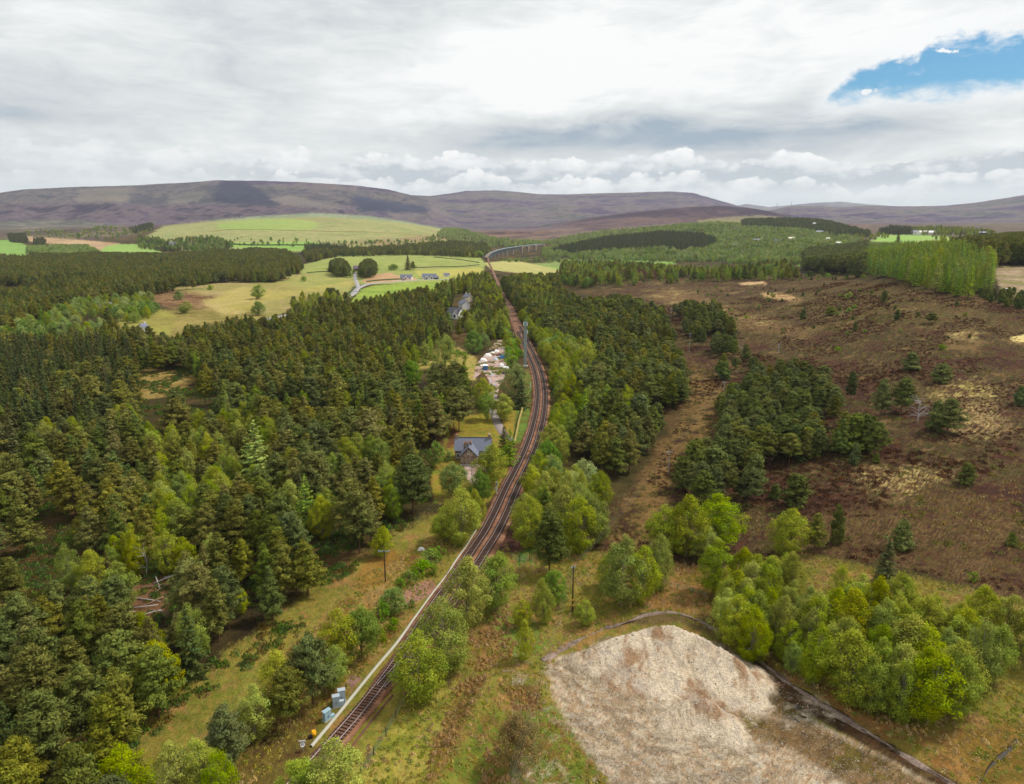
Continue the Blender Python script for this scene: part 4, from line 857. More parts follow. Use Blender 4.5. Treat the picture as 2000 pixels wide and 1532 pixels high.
# ------------------------------------------------------------------ woods: polygons round the crowns as seen; kinds with shares; spacing m; height m; where
ZONES = [
 # far woods first, near ones later (the last polygon that holds a tree wins)
 ('wood on the far hillside', [(1060, 484), (1100, 472), (1150, 460), (1250, 446), (1330, 437), (1400, 433), (1480, 438), (1560, 428), (1620, 432), (1690, 452), (1696, 476), (1690, 502), (1560, 512), (1400, 512), (1280, 508), (1130, 504), (1060, 500)], {'grey_birch': .50, 'birch_tree': .20, 'broadleaf_tree': .20, 'spruce_tree': .10}, 10.0, (7, 14), .93),
 ('dark plantation on the far hillside', [(1076, 486), (1130, 474), (1190, 462), (1290, 452), (1370, 456), (1400, 466), (1384, 482), (1290, 482), (1180, 487), (1120, 494)], {'spruce_tree': 1}, 7, (13, 17), .95),
 ('dark plantation on the far hilltop', [(1446, 430), (1500, 424), (1560, 422), (1600, 428), (1700, 452), (1696, 464), (1640, 458), (1560, 446), (1450, 440)], {'spruce_tree': .7, 'dark_pine': .3}, 8, (11, 15), .9),
 ('dark shelter belt near the far farm', [(1716, 448), (1740, 441), (1780, 443), (1784, 454), (1722, 455)], {'spruce_tree': 1}, 9, (12, 15), .95),
 ('trees round the far farm', [(1780, 443), (1830, 441), (1920, 446), (1960, 456), (1880, 458), (1800, 456)], {'birch_tree': .6, 'spruce_tree': .4}, 16, (9, 13), .6),
 ('scattered trees by the far fields', [(1640, 452), (1700, 460), (1716, 452), (1740, 462), (1680, 470)], {'birch_tree': 1}, 16, (8, 11), .6),
 ('hedge trees on the far fields', [(1810, 460), (1850, 458), (1900, 470), (1850, 472)], {'birch_tree': 1}, 16, (6, 9), .5),
 ('trees along the valley foot', [(880, 440), (960, 462), (1060, 470), (1180, 448), (1300, 440), (1180, 462), (1060, 478), (960, 482), (880, 478), (800, 472), (840, 460)], {'grey_birch': .75, 'spruce_tree': .25}, 13, (8, 13), .75),
 ('scattered trees under the green hill', [(280, 470), (460, 462), (700, 470), (880, 464), (880, 474), (700, 482), (460, 478), (300, 476)], {'broadleaf_tree': .6, 'birch_tree': .4}, 20, (6, 12), .42),
 ('wooded edge of the dark moor', [(60, 448), (150, 450), (210, 440), (250, 446), (300, 436), (296, 450), (240, 468), (160, 466), (60, 462), (20, 462)], {'birch_tree': .7, 'broadleaf_tree': .3}, 24, (8, 12), .42),
 ('dark conifer corner on the dark moor edge', [(250, 444), (296, 434), (300, 446), (262, 454)], {'spruce_tree': 1}, 12, (10, 14), .7),
 ('small dark plantation by the left field', [(14, 456), (50, 456), (54, 472), (18, 470)], {'spruce_tree': 1}, 10, (12, 15), .9),
 ('small dark plantation behind the left field', [(66, 464), (88, 464), (92, 482), (66, 480)], {'spruce_tree': 1}, 10, (13, 17), .9),
 ('birch wood behind the big plantation', [(52, 482), (110, 478), (170, 478), (190, 488), (200, 500), (60, 502)], {'grey_birch': .7, 'broadleaf_tree': .3}, 10, (9, 13), .9),
 ('mansion trees', [(268, 462), (300, 460), (336, 472), (350, 462), (410, 460), (462, 476), (440, 486), (300, 486), (270, 480)], {'spruce_tree': .45, 'broadleaf_tree': .4, 'birch_tree': .15}, 12, (11, 18), .8),
 ('dark belt below the green hill', [(594, 478), (640, 474), (676, 480), (676, 490), (600, 488)], {'spruce_tree': 1}, 9, (12, 16), .9),
 ('conifer belt beyond the middle field', [(590, 490), (660, 488), (700, 484), (800, 478), (880, 472), (950, 476), (958, 490), (940, 499), (800, 494), (660, 497), (600, 508)], {'pine_tree': .75, 'spruce_tree': .15, 'birch_tree': .10}, 8, (11, 15), .9),
 ('trees under the viaduct', [(968, 506), (1100, 498), (1130, 506), (1300, 506), (1420, 506), (1420, 514), (1240, 510), (1110, 514), (980, 510)], {'grey_birch': .6, 'broadleaf_tree': .4}, 14, (5, 10), .55),
 ('big plantation on the left', [(-900, 500), (0, 498), (130, 500), (200, 494), (330, 496), (400, 490), (470, 484), (560, 488), (588, 506), (590, 522), (576, 538), (540, 546), (440, 546), (400, 550), (330, 556), (300, 566), (270, 572), (262, 586), (200, 596), (150, 604), (60, 620), (0, 640), (-900, 700)], {'pine_tree': .88, 'dark_pine': .10, 'larch_tree': .02}, 5.6, (12, 16), .96),
 ('pines along the road below the plantation', [(200, 590), (268, 572), (330, 560), (400, 556), (400, 562), (330, 570), (270, 590), (215, 602)], {'pine_tree': .8, 'birch_tree': .2}, 9, (9, 12), .5),
 ('mixed wood left of the brown field patch', [(0, 640), (60, 618), (130, 592), (200, 576), (228, 574), (294, 576), (304, 606), (270, 626), (238, 640), (130, 662), (0, 672), (-200, 690), (-200, 660)], {'birch_tree': .42, 'grey_birch': .3, 'broadleaf_tree': .23, 'pine_tree': .05}, 8.5, (8, 12), .8),
 ('copse at the front of the straw field', [(560, 598), (590, 572), (640, 568), (684, 566), (684, 590), (640, 604), (580, 612)], {'birch_tree': .7, 'dark_pine': .3}, 9, (9, 13), .8),
 ('copse left of the bungalows', [(646, 512), (664, 507), (680, 514), (680, 536), (648, 536)], {'dark_pine': 1}, 6, (12, 16), .9),
 ('copse above the earth bank', [(705, 514), (720, 508), (732, 514), (734, 536), (706, 540)], {'dark_pine': 1}, 6, (12, 16), .9),
 ('bushes at the road junction', [(676, 526), (704, 528), (706, 546), (680, 542)], {'broadleaf_tree': 1}, 9, (6, 8), .7),
 ('row of trees at the far rim of the moor', [(1080, 540), (1100, 514), (1180, 512), (1250, 514), (1330, 520), (1420, 520), (1530, 514), (1560, 522), (1566, 536), (1440, 540), (1330, 540), (1240, 544), (1120, 560)], {'larch_tree': .34, 'birch_tree': .26, 'pine_tree': .30, 'broadleaf_tree': .10}, 9, (10, 17), .8),
 ('brownish pine belt beyond the moor', [(1570, 498), (1580, 488), (1660, 482), (1700, 474), (1712, 480), (1706, 524), (1650, 526), (1574, 524)], {'dark_pine': 1}, 5, (13, 17), .95),
 ('tall pine wood behind the clear-felled slope', [(1860, 474), (1960, 463), (2100, 458), (2400, 455), (2400, 500), (2060, 500), (1960, 500), (1870, 494)], {'pine_tree': 1}, 5, (17, 20), .95),
 ('larch wood on the moor', [(1690, 500), (1696, 478), (1760, 474), (1860, 476), (1900, 484), (1945, 496), (1952, 548), (1930, 560), (1880, 566), (1820, 556), (1760, 540), (1690, 524)], {'larch_tree': .94, 'birch_tree': .06}, 5.0, (11, 20), .86),
 ('young plantation at the right edge', [(1890, 568), (1950, 562), (2100, 580), (2300, 600), (2300, 660), (2060, 628), (1980, 598), (1920, 582)], {'young_pine': .7, 'spruce_tree': .3}, 4.5, (3, 5), .9),
 ('larches by the white cottages', [(842, 568), (870, 548), (905, 538), (940, 534), (950, 556), (930, 580), (905, 585), (880, 575), (850, 590)], {'larch_tree': .6, 'pine_tree': .3, 'birch_tree': .1}, 6, (13, 17), .9),
 ('forest behind the clearing', [(-400, 660), (-200, 690), (0, 668), (120, 662), (230, 648), (330, 648), (430, 634), (470, 620), (520, 628), (560, 612), (640, 604), (690, 592), (760, 576), (840, 560), (850, 590), (880, 578), (900, 606), (876, 640), (960, 618), (985, 640), (960, 662), (905, 650), (850, 660), (840, 700), (770, 712), (720, 760), (560, 760), (380, 740), (372, 712), (268, 712), (240, 690), (-400, 720)], {'pine_tree': .66, 'spruce_tree': .24, 'birch_tree': .07, 'larch_tree': .03}, 5.2, (11, 16), .97),
 ('dark spruce block at the left edge', [(-400, 700), (0, 670), (240, 676), (274, 712), (274, 784), (200, 800), (110, 830), (0, 880), (-400, 960)], {'spruce_tree': .92, 'pine_tree': .08}, 4.6, (14, 19), .98),
 ('pine forest left of the cottage', [(374, 752), (560, 740), (720, 752), (770, 720), (850, 724), (916, 742), (928, 770), (914, 812), (896, 828), (872, 846), (850, 870), (838, 900), (842, 950), (826, 985), (790, 1005), (730, 1035), (660, 1000), (560, 900), (420, 840), (330, 800), (300, 780)], {'pine_tree': .64, 'dark_pine': .16, 'birch_tree': .08, 'spruce_tree': .08, 'larch_tree': .04}, 5.6, (13, 18), .97),
 ('left forest above the felled gap', [(-400, 950), (0, 880), (110, 830), (300, 780), (420, 840), (560, 900), (660, 1000), (740, 1030), (712, 1060), (680, 1100), (600, 1100), (400, 1120), (230, 1110), (0, 1100), (-400, 1100)], {'pine_tree': .66, 'dark_pine': .12, 'spruce_tree': .08, 'birch_tree': .12, 'larch_tree': .02}, 5.7, (11, 16), .97),
 ('birch drift in the middle of the left forest', [(275, 870), (340, 840), (430, 812), (520, 815), (560, 850), (540, 940), (470, 960), (420, 1000), (330, 1075), (240, 1080), (225, 1030), (300, 960)], {'birch_tree': .60, 'pine_tree': .40}, 5.6, (10, 14), .95),
 ('birch fringe above the left clearing', [(600, 910), (680, 860), (730, 850), (800, 880), (800, 1000), (740, 1000), (660, 960)], {'birch_tree': .42, 'pine_tree': .58}, 5.6, (10, 14), .95),
 ('near forest on the left', [(-400, 1100), (0, 1090), (230, 1100), (400, 1110), (600, 1070), (690, 1085), (640, 1140), (590, 1190), (530, 1215), (455, 1262), (385, 1330), (300, 1375), (262, 1450), (235, 1640), (-400, 1700)], {'pine_tree': .66, 'dark_pine': .14, 'birch_tree': .11, 'spruce_tree': .07, 'larch_tree': .02}, 6.0, (10, 14.5), .97),
 ('birches at the felled gap', [(170, 1085), (300, 1060), (400, 1080), (390, 1160), (330, 1130), (230, 1110), (180, 1110)], {'birch_tree': .75, 'pine_tree': .25}, 5.5, (8, 11), .8),
 ('felled gap', [(235, 1128), (310, 1118), (332, 1160), (290, 1215), (222, 1232)], {}, 6, (8, 10), 0),
 ('left clearing', [(258, 712), (378, 708), (392, 750), (360, 795), (262, 812)], {}, 6, (8, 10), 0),
 ('scrub below the willows', [(772, 694), (830, 684), (900, 682), (936, 696), (925, 720), (912, 735), (880, 735), (850, 722), (780, 715)], {'shrub': .8, 'birch_tree': .2}, 7, (2, 4), .5),
 ('pine block right of the railway', [(960, 545), (1000, 538), (1082, 536), (1096, 560), (1120, 586), (1220, 580), (1290, 604), (1318, 660), (1340, 730), (1352, 756), (1318, 800), (1276, 850), (1266, 890), (1228, 908), (1190, 930), (1130, 880), (1090, 800), (1070, 700), (1030, 620), (1000, 580)], {'pine_tree': .50, 'dark_pine': .36, 'larch_tree': .04, 'birch_tree': .06, 'young_pine': .04}, 5.2, (11, 15), .96),
 ('trees hugging the far straight', [(916, 548), (940, 532), (954, 534), (976, 576), (994, 620), (992, 646), (966, 664), (918, 658), (908, 612), (922, 576)], {'pine_tree': .5, 'birch_tree': .35, 'larch_tree': .15}, 5.6, (8, 13), .95),
 ('larches beside the far straight', [(1000, 545), (1060, 540), (1080, 570), (1090, 600), (1070, 615), (1030, 590)], {'larch_tree': .35, 'pine_tree': .45, 'birch_tree': .2}, 6, (12, 16), .9),
 ('birch strip on the right bank of the railway', [(966, 548), (990, 566), (1020, 600), (1064, 640), (1110, 660), (1140, 690), (1128, 740), (1096, 770), (1116, 800), (1124, 850), (1100, 900), (1140, 910), (1188, 970), (1186, 1030), (1120, 1050), (1040, 1050), (1010, 1020), (1024, 960), (1050, 900), (1080, 830), (1084, 770), (1070, 700), (1040, 650), (1010, 612), (990, 590)], {'birch_tree': .84, 'grey_birch': .06, 'pine_tree': .04, 'broadleaf_tree': .06}, 5.0, (8, 12), .95),
 ('pines between the moor and the pole line', [(1318, 600), (1340, 588), (1400, 596), (1424, 606), (1426, 650), (1464, 690), (1440, 690), (1400, 690), (1360, 660), (1330, 640)], {'dark_pine': .8, 'young_pine': .2}, 6, (8, 12), .9),
 ('scattered pines beside the pole line', [(1390, 700), (1470, 690), (1500, 700), (1430, 740), (1400, 760)], {'dark_pine': .5, 'young_pine': .5}, 7, (5, 9), .7),
 ('pine wood on the moor', [(1424, 752), (1500, 716), (1560, 708), (1600, 716), (1622, 752), (1650, 780), (1690, 800), (1740, 820), (1752, 850), (1740, 872), (1690, 880), (1620, 880), (1540, 896), (1500, 910), (1480, 960), (1420, 975), (1350, 972), (1330, 940), (1346, 900), (1390, 860), (1400, 820)], {'dark_pine': .80, 'pine_tree': .12, 'young_pine': .08}, 5.2, (9, 12.5), .95),
 ('pines below the moor wood', [(1450, 970), (1560, 930), (1580, 960), (1590, 1010), (1540, 985), (1470, 1000)], {'young_pine': .6, 'dark_pine': .4}, 7, (4, 7), .55),
 ('scattered moor pines', [(1330, 560), (1560, 545), (1700, 556), (1880, 580), (1990, 610), (1990, 700), (1800, 680), (1640, 690), (1500, 680), (1440, 620)], {'young_pine': .6, 'shrub': .4}, 13, (1.2, 3.6), .22),
 ('bushes at the far rim of the moor', [(1180, 552), (1250, 545), (1450, 536), (1560, 534), (1690, 532), (1690, 548), (1560, 546), (1440, 546), (1240, 556)], {'shrub': .5, 'young_pine': .5}, 10, (2, 4), .5),
 ('bright strip beside the yard', [(966, 648), (990, 640), (1004, 660), (1012, 700), (1000, 712), (984, 704), (972, 680)], {'birch_tree': .5, 'shrub': .5}, 5, (4, 7), .9),
 ('birch wood right of the gravel', [(1384, 1080), (1420, 1070), (1500, 1094), (1580, 1100), (1640, 1124), (1700, 1130), (1760, 1150), (1860, 1175), (1920, 1200), (1955, 1250), (1950, 1320), (1900, 1400), (1810, 1425), (1750, 1410), (1690, 1360), (1630, 1330), (1550, 1300), (1490, 1265), (1420, 1225), (1384, 1215)], {'birch_tree': 1}, 4.3, (9.5, 13), .98),
 ('birches at the right edge', [(1890, 1165), (1960, 1155), (2060, 1170), (2200, 1240), (2060, 1300), (1970, 1280), (1955, 1230)], {'birch_tree': 1}, 5.2, (9, 11), .95),
]
HOLES = [([(905, 800), (985, 800), (1036, 790), (1036, 812), (1000, 872), (980, 900), (950, 990), (880, 985), (842, 935), (862, 880), (900, 845)], 2.0),
         ([(916, 740), (935, 690), (960, 664), (984, 664), (992, 700), (990, 740), (975, 790), (950, 790)], 1.0),
         ([(872, 612), (886, 590), (892, 576), (914, 572), (930, 600), (905, 640), (862, 640)], .0)]
GAPPY = {'pine wood on the moor': 22, 'pine block right of the railway': 20, 'pines between the moor and the pole line': 18, 'row of trees at the far rim of the moor': 26, 'wood on the far hillside': 90, 'near forest on the left': 16, 'left forest above the felled gap': 18, 'pine forest left of the cottage': 20, 'forest behind the clearing': 26, 'mixed wood left of the brown field patch': 24, 'larch wood on the moor': 24, 'big plantation on the left': 60}
bands = [(70, 460, 1), (460, 1350, 1), (1350, 4000, 1)]
def scatter(zi, spec):
    where, poly, kinds, sp, (h0, h1), keep = spec
    if not kinds: return
    pa = np.array(poly, float); pys = np.array([pa[:, 1].min() - 4, pa[:, 1].max() + 60])
    # rough ground extent of the polygon
    ext = np.array([tuple(P(max(-500, min(2500, a)), min(1700, max(434, b + dy)))) for a, b in poly for dy in (0, 40)])
    x0, y0 = ext[:, 0].min() - 15, max(62, ext[:, 1].min() - 15); x1, y1 = ext[:, 0].max() + 15, min(3400, ext[:, 1].max() + 25)
    r = np.random.default_rng(1000 + zi)
    gx = np.arange(x0, x1, sp); gy = np.arange(y0, y1, sp * .92)
    if len(gx) * len(gy) > 600000: return print('zone too large', where, len(gx) * len(gy))
    A, B = np.meshgrid(gx, gy); A = A + (np.arange(len(gy)) % 2)[:, None] * sp * .5
    A = (A + r.uniform(-.36, .36, A.shape) * sp).ravel(); B = (B + r.uniform(-.36, .36, B.shape) * sp).ravel()
    inv = np.abs(A / B) < .95; A, B = A[inv], B[inv]
    z = terrain_z(A / B, B)
    h = h0 + (h1 - h0) * r.beta(1.5, 1.5, len(A)); h = np.where(r.uniform(0, 1, len(A)) < .13, h * r.uniform(.5, .8, len(A)), h)
    wig = F / (B * ct + CAM_H * st); wx = (fbm(A, B, 14, 3, 510) - .5) * 15 * wig; wy = (fbm(A, B, 14, 3, 511) - .5) * 9 * wig * np.clip(60 / B, .05, .5)
    f0, f1 = (.30, .75) if pa[:, 1].max() > 512 else (.45, .62)
    px, py = proj(A, B, z + h * f0); px2, py2 = proj(A, B, z + h * f1)
    wx, wy = wx * .7, wy * .7
    pm, qm = (px + px2) / 2 + wx, (py + py2) / 2 + wy
    ok = inpoly(pm, qm, poly) & (r.uniform(0, 1, len(A)) < keep)
    i_ = np.nonzero(ok)[0]; lo_ = np.zeros(len(i_), bool); hi_ = np.zeros(len(i_), bool)
    for other in ZONES:
        if other[2]: lo_ |= inpoly(px[i_] + wx[i_], py[i_] + wy[i_], other[1]); hi_ |= inpoly(px2[i_] + wx[i_], py2[i_] + wy[i_], other[1])
    ok[i_] = lo_ & hi_
    if where in GAPPY: ok &= r.uniform(0, 1, len(A)) < sst(fbm(A, B, GAPPY[where], 3, 520 + zi), *((.30, .42) if 'left' in where or 'clearing' in where or 'far' in where or 'larch' in where or 'wood on the moor' in where else (.34, .46)))
    px, py = proj(A, B, z + h * .55)
    bx, by = proj(A, B, z)
    for hp, _ in HOLES: ok &= ~inpoly(bx, by, hp)
    for later in ZONES[zi + 1:]: ok &= ~inpoly(px, py, later[1])
    idx = np.nonzero(ok)[0]
    if not len(idx): return
    A, B, z, h = A[idx], B[idx], z[idx], h[idx]
    # keep the line, lanes, roads and the poles' strip open
    if A.min() < MID[:, 0].max() + 30:
        dm = distline(A, B, MID[::10]); k_ = dm > np.where(B < 400, 6.4, np.where(B < 700, 5.0, 3.8))
        for rd, hw in ROADS: k_ &= distline(A, B, rd[::4]) > hw + 2.5
        k_ &= distline(A, B, LANE[::3]) > 4.0
        A, B, z, h = A[k_], B[k_], z[k_], h[k_]
    ks = list(kinds); cum = np.cumsum([kinds[q] for q in ks]); cum = cum / cum[-1]
    n = np.clip((fbm(A, B, 26, 3, 400 + zi) - .5) * 1.5 + .5 + r.uniform(-.42, .42, len(A)), 0, .999) if len(ks) > 1 else np.zeros(len(A))
    order = np.argsort(np.argsort(n)) / max(1, len(n))
    kk = np.searchsorted(cum, order * .9999, side='right')
    for i in range(len(A)):
        kind = ks[min(kk[i], len(ks) - 1)]; pr = PROTO[kind]; hh = float(h[i])
        if kind in ('birch_tree', 'broadleaf_tree') and 'larch' not in where and hh > 13: hh = 10 + (hh - 10) * .4
        sc = hh / pr['H']
        TREES.append(dict(x=float(A[i]), y=float(B[i]), z=float(z[i]) - .1, h=hh, sx=sc * float(r.uniform(.78, 1.2)) * (1.0 if hh > 7 else 1.1), kind=kind, var=int(r.integers(0, len(pr['crown']))), label=None, group=where, one=False))
for zi, spec in enumerate(ZONES): scatter(zi, spec)
# drop wood trees that crowd a tree read off the photograph
_one = np.array([(t['x'], t['y'], t['h'] * .22) for t in TREES if t['one']])
def clear_of(t):
    if t['one']: return True
    d = np.hypot(_one[:, 0] - t['x'], _one[:, 1] - t['y']); return bool((d > _one[:, 2] + 1.2).all())
TREES = [t for t in TREES if clear_of(t)]
# ------------------------------------------------------------------ standing the trees up: nearest ones one by one, the rest as woods
CAT = {'pine_tree': 'pine', 'dark_pine': 'pine', 'young_pine': 'pine', 'spruce_tree': 'spruce', 'larch_tree': 'larch', 'birch_tree': 'birch', 'grey_birch': 'birch', 'broadleaf_tree': 'tree', 'shrub': 'bush', 'copper_tree': 'beech'}
NAME = {'grey_birch': 'birch_tree', 'dark_pine': 'pine_tree', 'young_pine': 'pine_tree', 'copper_tree': 'beech_tree'}
LOOK = {'grey_birch': 'grey-green birch', 'pine_tree': 'olive-green pine', 'dark_pine': 'dark green pine', 'young_pine': 'bushy young pine', 'spruce_tree': 'dark pointed spruce', 'larch_tree': 'fresh green larch', 'birch_tree': 'yellow-green birch', 'broadleaf_tree': 'round green broadleaf tree', 'shrub': 'low green bush'}
PLUR = {'grey_birch': 'grey-green birches', 'pine_tree': 'olive pines', 'dark_pine': 'dark pines', 'young_pine': 'young pines', 'spruce_tree': 'spruces', 'larch_tree': 'larches', 'birch_tree': 'birches', 'broadleaf_tree': 'broadleaf trees', 'shrub': 'bushes'}
for t in TREES:
    ax, ay = proj(t['x'], t['y'], t['z'] + t['h']); bx, by = proj(t['x'], t['y'], t['z'])
    t['px'] = float(ax); t['py'] = float((ay + by) / 2); t['size'] = float(by - ay)
    t['in'] = -20 < ax < 2020 and ay < 1525
LIMIT = {'pine': 300, 'birch': 300, 'spruce': 150, 'larch': 130, 'tree': 110, 'bush': 110, 'beech': 9}
single, rest = [], []
for cat, lim in LIMIT.items():
    ts = [t for t in TREES if CAT[t['kind']] == cat]
    ts.sort(key=lambda t: (not t['one'], not t['in'], -t['size']))
    n_in = sum(1 for t in ts if t['one'] or (t['in'] and t['size'] > 9))
    single += ts[:min(lim, n_in)]; rest += ts[min(lim, n_in):]
def stand(t, i):
    pr = PROTO[t['kind']]; nm = NAME.get(t['kind'], t['kind']); sz = t['h'] / pr['H']; rz = random.Random(i * 7 + 1).uniform(0, 6.283)
    if t['size'] > 26:
        root = empty(nm, (t['x'], t['y'], t['z']), rz); root.scale = (t['sx'], t['sx'], sz)
        link('crown', pr['crown'][t['var']], root); link('trunk', pr['trunk'][t['var']], root)
    else:
        root = link(nm, pr['whole'][t['var']], None, (t['x'], t['y'], t['z'])); root.rotation_euler = (0, 0, rz); root.scale = (t['sx'], t['sx'], sz)
    tag(root, t['label'], CAT[t['kind']], t['group'])
    return root
def size_word(t): return 'tall' if t['h'] > 14 else 'short' if t['h'] < 9.5 else 'middle-sized'
for i, t in enumerate(single):
    if not t['one']:
        where = t['group']; side = ''
        t['label'] = f"{size_word(t)} {LOOK[t['kind']]} in the {where}".replace('yellow-green birch', 'birch').replace('middle-sized', 'mid-height').replace('round green broadleaf tree', 'round leafy tree') if t['kind'] not in ('shrub', 'young_pine') else f"{LOOK[t['kind']]} among {where}"
        t['group'] = f"{PLUR[t['kind']]}, {size_word(t) if t['kind'] not in ('shrub', 'young_pine') else 'low'}, {where}"
    stand(t, i)
# the woods: one object per sort of tree, points that carry a whole tree each
def wood(name, ts, kinds, label, cat, obj_kind='stuff'):
    if not ts: return
    col = bpy.data.collections.new(name + ' models'); order = []
    for k in kinds:
        for v_, me in enumerate(PROTO[k]['whole']):
            o = bpy.data.objects.new('%s %02d' % (name, len(order)), me); col.objects.link(o); order.append((k, v_))
    me = bpy.data.meshes.new(name); n = len(ts); me.vertices.add(n)
    me.vertices.foreach_set('co', np.array([(t['x'], t['y'], t['z']) for t in ts], np.float32).ravel())
    a = me.attributes.new('which', 'INT', 'POINT'); a.data.foreach_set('value', np.array([order.index((t['kind'], t['var'])) for t in ts], np.int32))
    a = me.attributes.new('size', 'FLOAT_VECTOR', 'POINT'); a.data.foreach_set('vector', np.array([(t['sx'], t['sx'], t['h'] / PROTO[t['kind']]['H']) for t in ts], np.float32).ravel())
    rr = np.random.default_rng(n); a = me.attributes.new('turn', 'FLOAT_VECTOR', 'POINT')
    a.data.foreach_set('vector', np.stack([np.zeros(n), np.zeros(n), rr.uniform(0, 6.283, n)], 1).astype(np.float32).ravel())
    o = link(name, me); instancer(o, col); tag(o, label, cat, None, obj_kind); return o
def instancer(o, col):
    ng = bpy.data.node_groups.new(o.name + ' points', 'GeometryNodeTree')
    ng.interface.new_socket('Geometry', in_out='INPUT', socket_type='NodeSocketGeometry'); ng.interface.new_socket('Geometry', in_out='OUTPUT', socket_type='NodeSocketGeometry')
    N = ng.nodes.new; L = ng.links.new
    gi, go, ip, ci = N('NodeGroupInput'), N('NodeGroupOutput'), N('GeometryNodeInstanceOnPoints'), N('GeometryNodeCollectionInfo')
    ci.inputs['Collection'].default_value = col; ci.inputs['Separate Children'].default_value = True; ci.inputs['Reset Children'].default_value = True
    def att(nm, typ):
        q = N('GeometryNodeInputNamedAttribute'); q.data_type = typ; q.inputs['Name'].default_value = nm; return q.outputs['Attribute']
    ip.inputs['Pick Instance'].default_value = True
    L(gi.outputs[0], ip.inputs['Points']); L(ci.outputs[0], ip.inputs['Instance']); L(att('which', 'INT'), ip.inputs['Instance Index'])
    L(att('size', 'FLOAT_VECTOR'), ip.inputs['Scale'])
    e2r = N('FunctionNodeEulerToRotation'); L(att('turn', 'FLOAT_VECTOR'), e2r.inputs[0]); L(e2r.outputs[0], ip.inputs['Rotation'])
    L(ip.outputs[0], go.inputs[0])
    md = o.modifiers.new('points', 'NODES'); md.node_group = ng
R_ = lambda ks: [t for t in rest if t['kind'] in ks]
wood('pine_forest', R_(('pine_tree', 'dark_pine', 'young_pine')), ('pine_tree', 'dark_pine', 'young_pine'), 'unbroken mass of olive pines filling the valley behind the nearer trees', 'pine forest')
wood('spruce_forest', R_(('spruce_tree',)), ('spruce_tree',), 'dark spruce plantation masses on the left and on the far hills', 'spruce forest')
wood('larch_wood', R_(('larch_tree',)), ('larch_tree',), 'bright larches in the depth of the wood on the right moor', 'larch wood')
wood('birch_wood', R_(('birch_tree', 'grey_birch')), ('birch_tree', 'grey_birch'), 'pale green birch woodland covering the far hillside and distant banks', 'birch wood')
wood('broadleaf_wood', R_(('broadleaf_tree',)), ('broadleaf_tree',), 'rounded broadleaf trees dotted through the distant woods', 'woodland')
wood('scrub', R_(('shrub',)), ('shrub',), 'low green scrub dotted over the distant moor', 'scrub')
print('TREES', len(TREES), 'single', len(single), 'rest', len(rest))
# ------------------------------------------------------------------ materials of built things
def gravel(name, cols, s1=3.0, s2=.35, b=.8):
    m, gg = new_mat(name); geo = gg.n('ShaderNodeNewGeometry'); p_ = geo.outputs['Position']
    vo = gg.n('ShaderNodeTexVoronoi'); gg.put(vo.inputs['Vector'], p_); vo.inputs['Scale'].default_value = s1
    n1 = gg.noise(p_, s2, 5, .65); n2 = gg.noise(p_, s1 * .6, 3, .6)
    rp = gg.n('ShaderNodeValToRGB'); e = rp.color_ramp.elements; e[0].position = .34; e[0].color = lin(*cols[0]); e[1].position = .66; e[1].color = lin(*cols[-1])
    for i, c in enumerate(cols[1:-1]): q = e.new(.34 + .32 * (i + 1) / (len(cols) - 1)); q.color = lin(*c)
    gg.put(rp.inputs[0], n1)
    v = gg.ss(gg.add(gg.mul(n2, .6), gg.mul(vo.outputs['Distance'], .9)), .2, 1.0, .62, 1.3)
    return finish(m, gg, gg.mix(1.0, rp.outputs[0], gg.xyz(v, v, v), 'MULTIPLY'), .95, n2, .8, .08, .1)
m_ballast = gravel('reddish brown ballast', [(92, 62, 46), (120, 84, 63), (142, 108, 86)], 5, .25)
m_heap, gg = new_mat('pale gravel'); geo = gg.n('ShaderNodeNewGeometry'); ac = gg.n('ShaderNodeAttribute', attribute_name='tint')
vo = gg.n('ShaderNodeTexVoronoi'); gg.put(vo.inputs['Vector'], geo.outputs['Position']); vo.inputs['Scale'].default_value = 6.5
sp_ = gg.n('ShaderNodeSeparateColor'); gg.put(sp_.inputs[0], vo.outputs['Color']); n_ = gg.noise(geo.outputs['Position'], 2.2, 5, .7)
v_ = gg.add(gg.ss(n_, .3, .7, .72, 1.10), gg.mul(gg.sub(sp_.outputs[0], .5), .28))
finish(m_heap, gg, gg.mix(1.0, ac.outputs[0], gg.xyz(v_, v_, v_), 'MULTIPLY'), .95, gg.add(n_, gg.mul(vo.outputs['Distance'], .5)), 1.0, .25, .1)
m_dirt = gravel('grey purple stones', [(84, 70, 56), (118, 102, 92), (136, 118, 108)], 3, .5)
m_yard = gravel('pinkish yard grit', [(116, 92, 80), (146, 122, 112), (168, 146, 136), (134, 104, 92)], 2, .22)
m_road = simple('pale tarmac', (150, 146, 144), .85, .15, .6); m_lane = simple('worn lane tarmac', (138, 126, 122), .9, .2, .8)
m_rail = simple('worn steel', (176, 168, 170), .35, .2, 2, .5, .7); m_rust = simple('rusty steel', (104, 70, 52), .8, .3, 3)
m_sleeper = simple('dull sleeper', (84, 66, 58), .9, .3, 2); m_conc = simple('pale concrete', (176, 172, 156), .85, .22, 1.5)
m_slate = simple('blue grey slate', (104, 108, 124), .6, .3, 4, .4); m_dslate = simple('dark slate', (72, 72, 80), .6, .3, 2, .4)
m_white = simple('white render', (226, 224, 220), .8, .10, 1); m_cream = simple('cream render', (222, 208, 186), .8, .12, 1)
m_glass = simple('dark window glass', (44, 52, 62), .15, .1, 1, .6); m_dark = simple('dark timber', (44, 40, 38), .8, .2, 2)
m_pole = simple('tarred pole', (66, 54, 46), .9, .3, 2); m_pale_pole = simple('weathered grey pole', (156, 148, 142), .9, .2, 2)
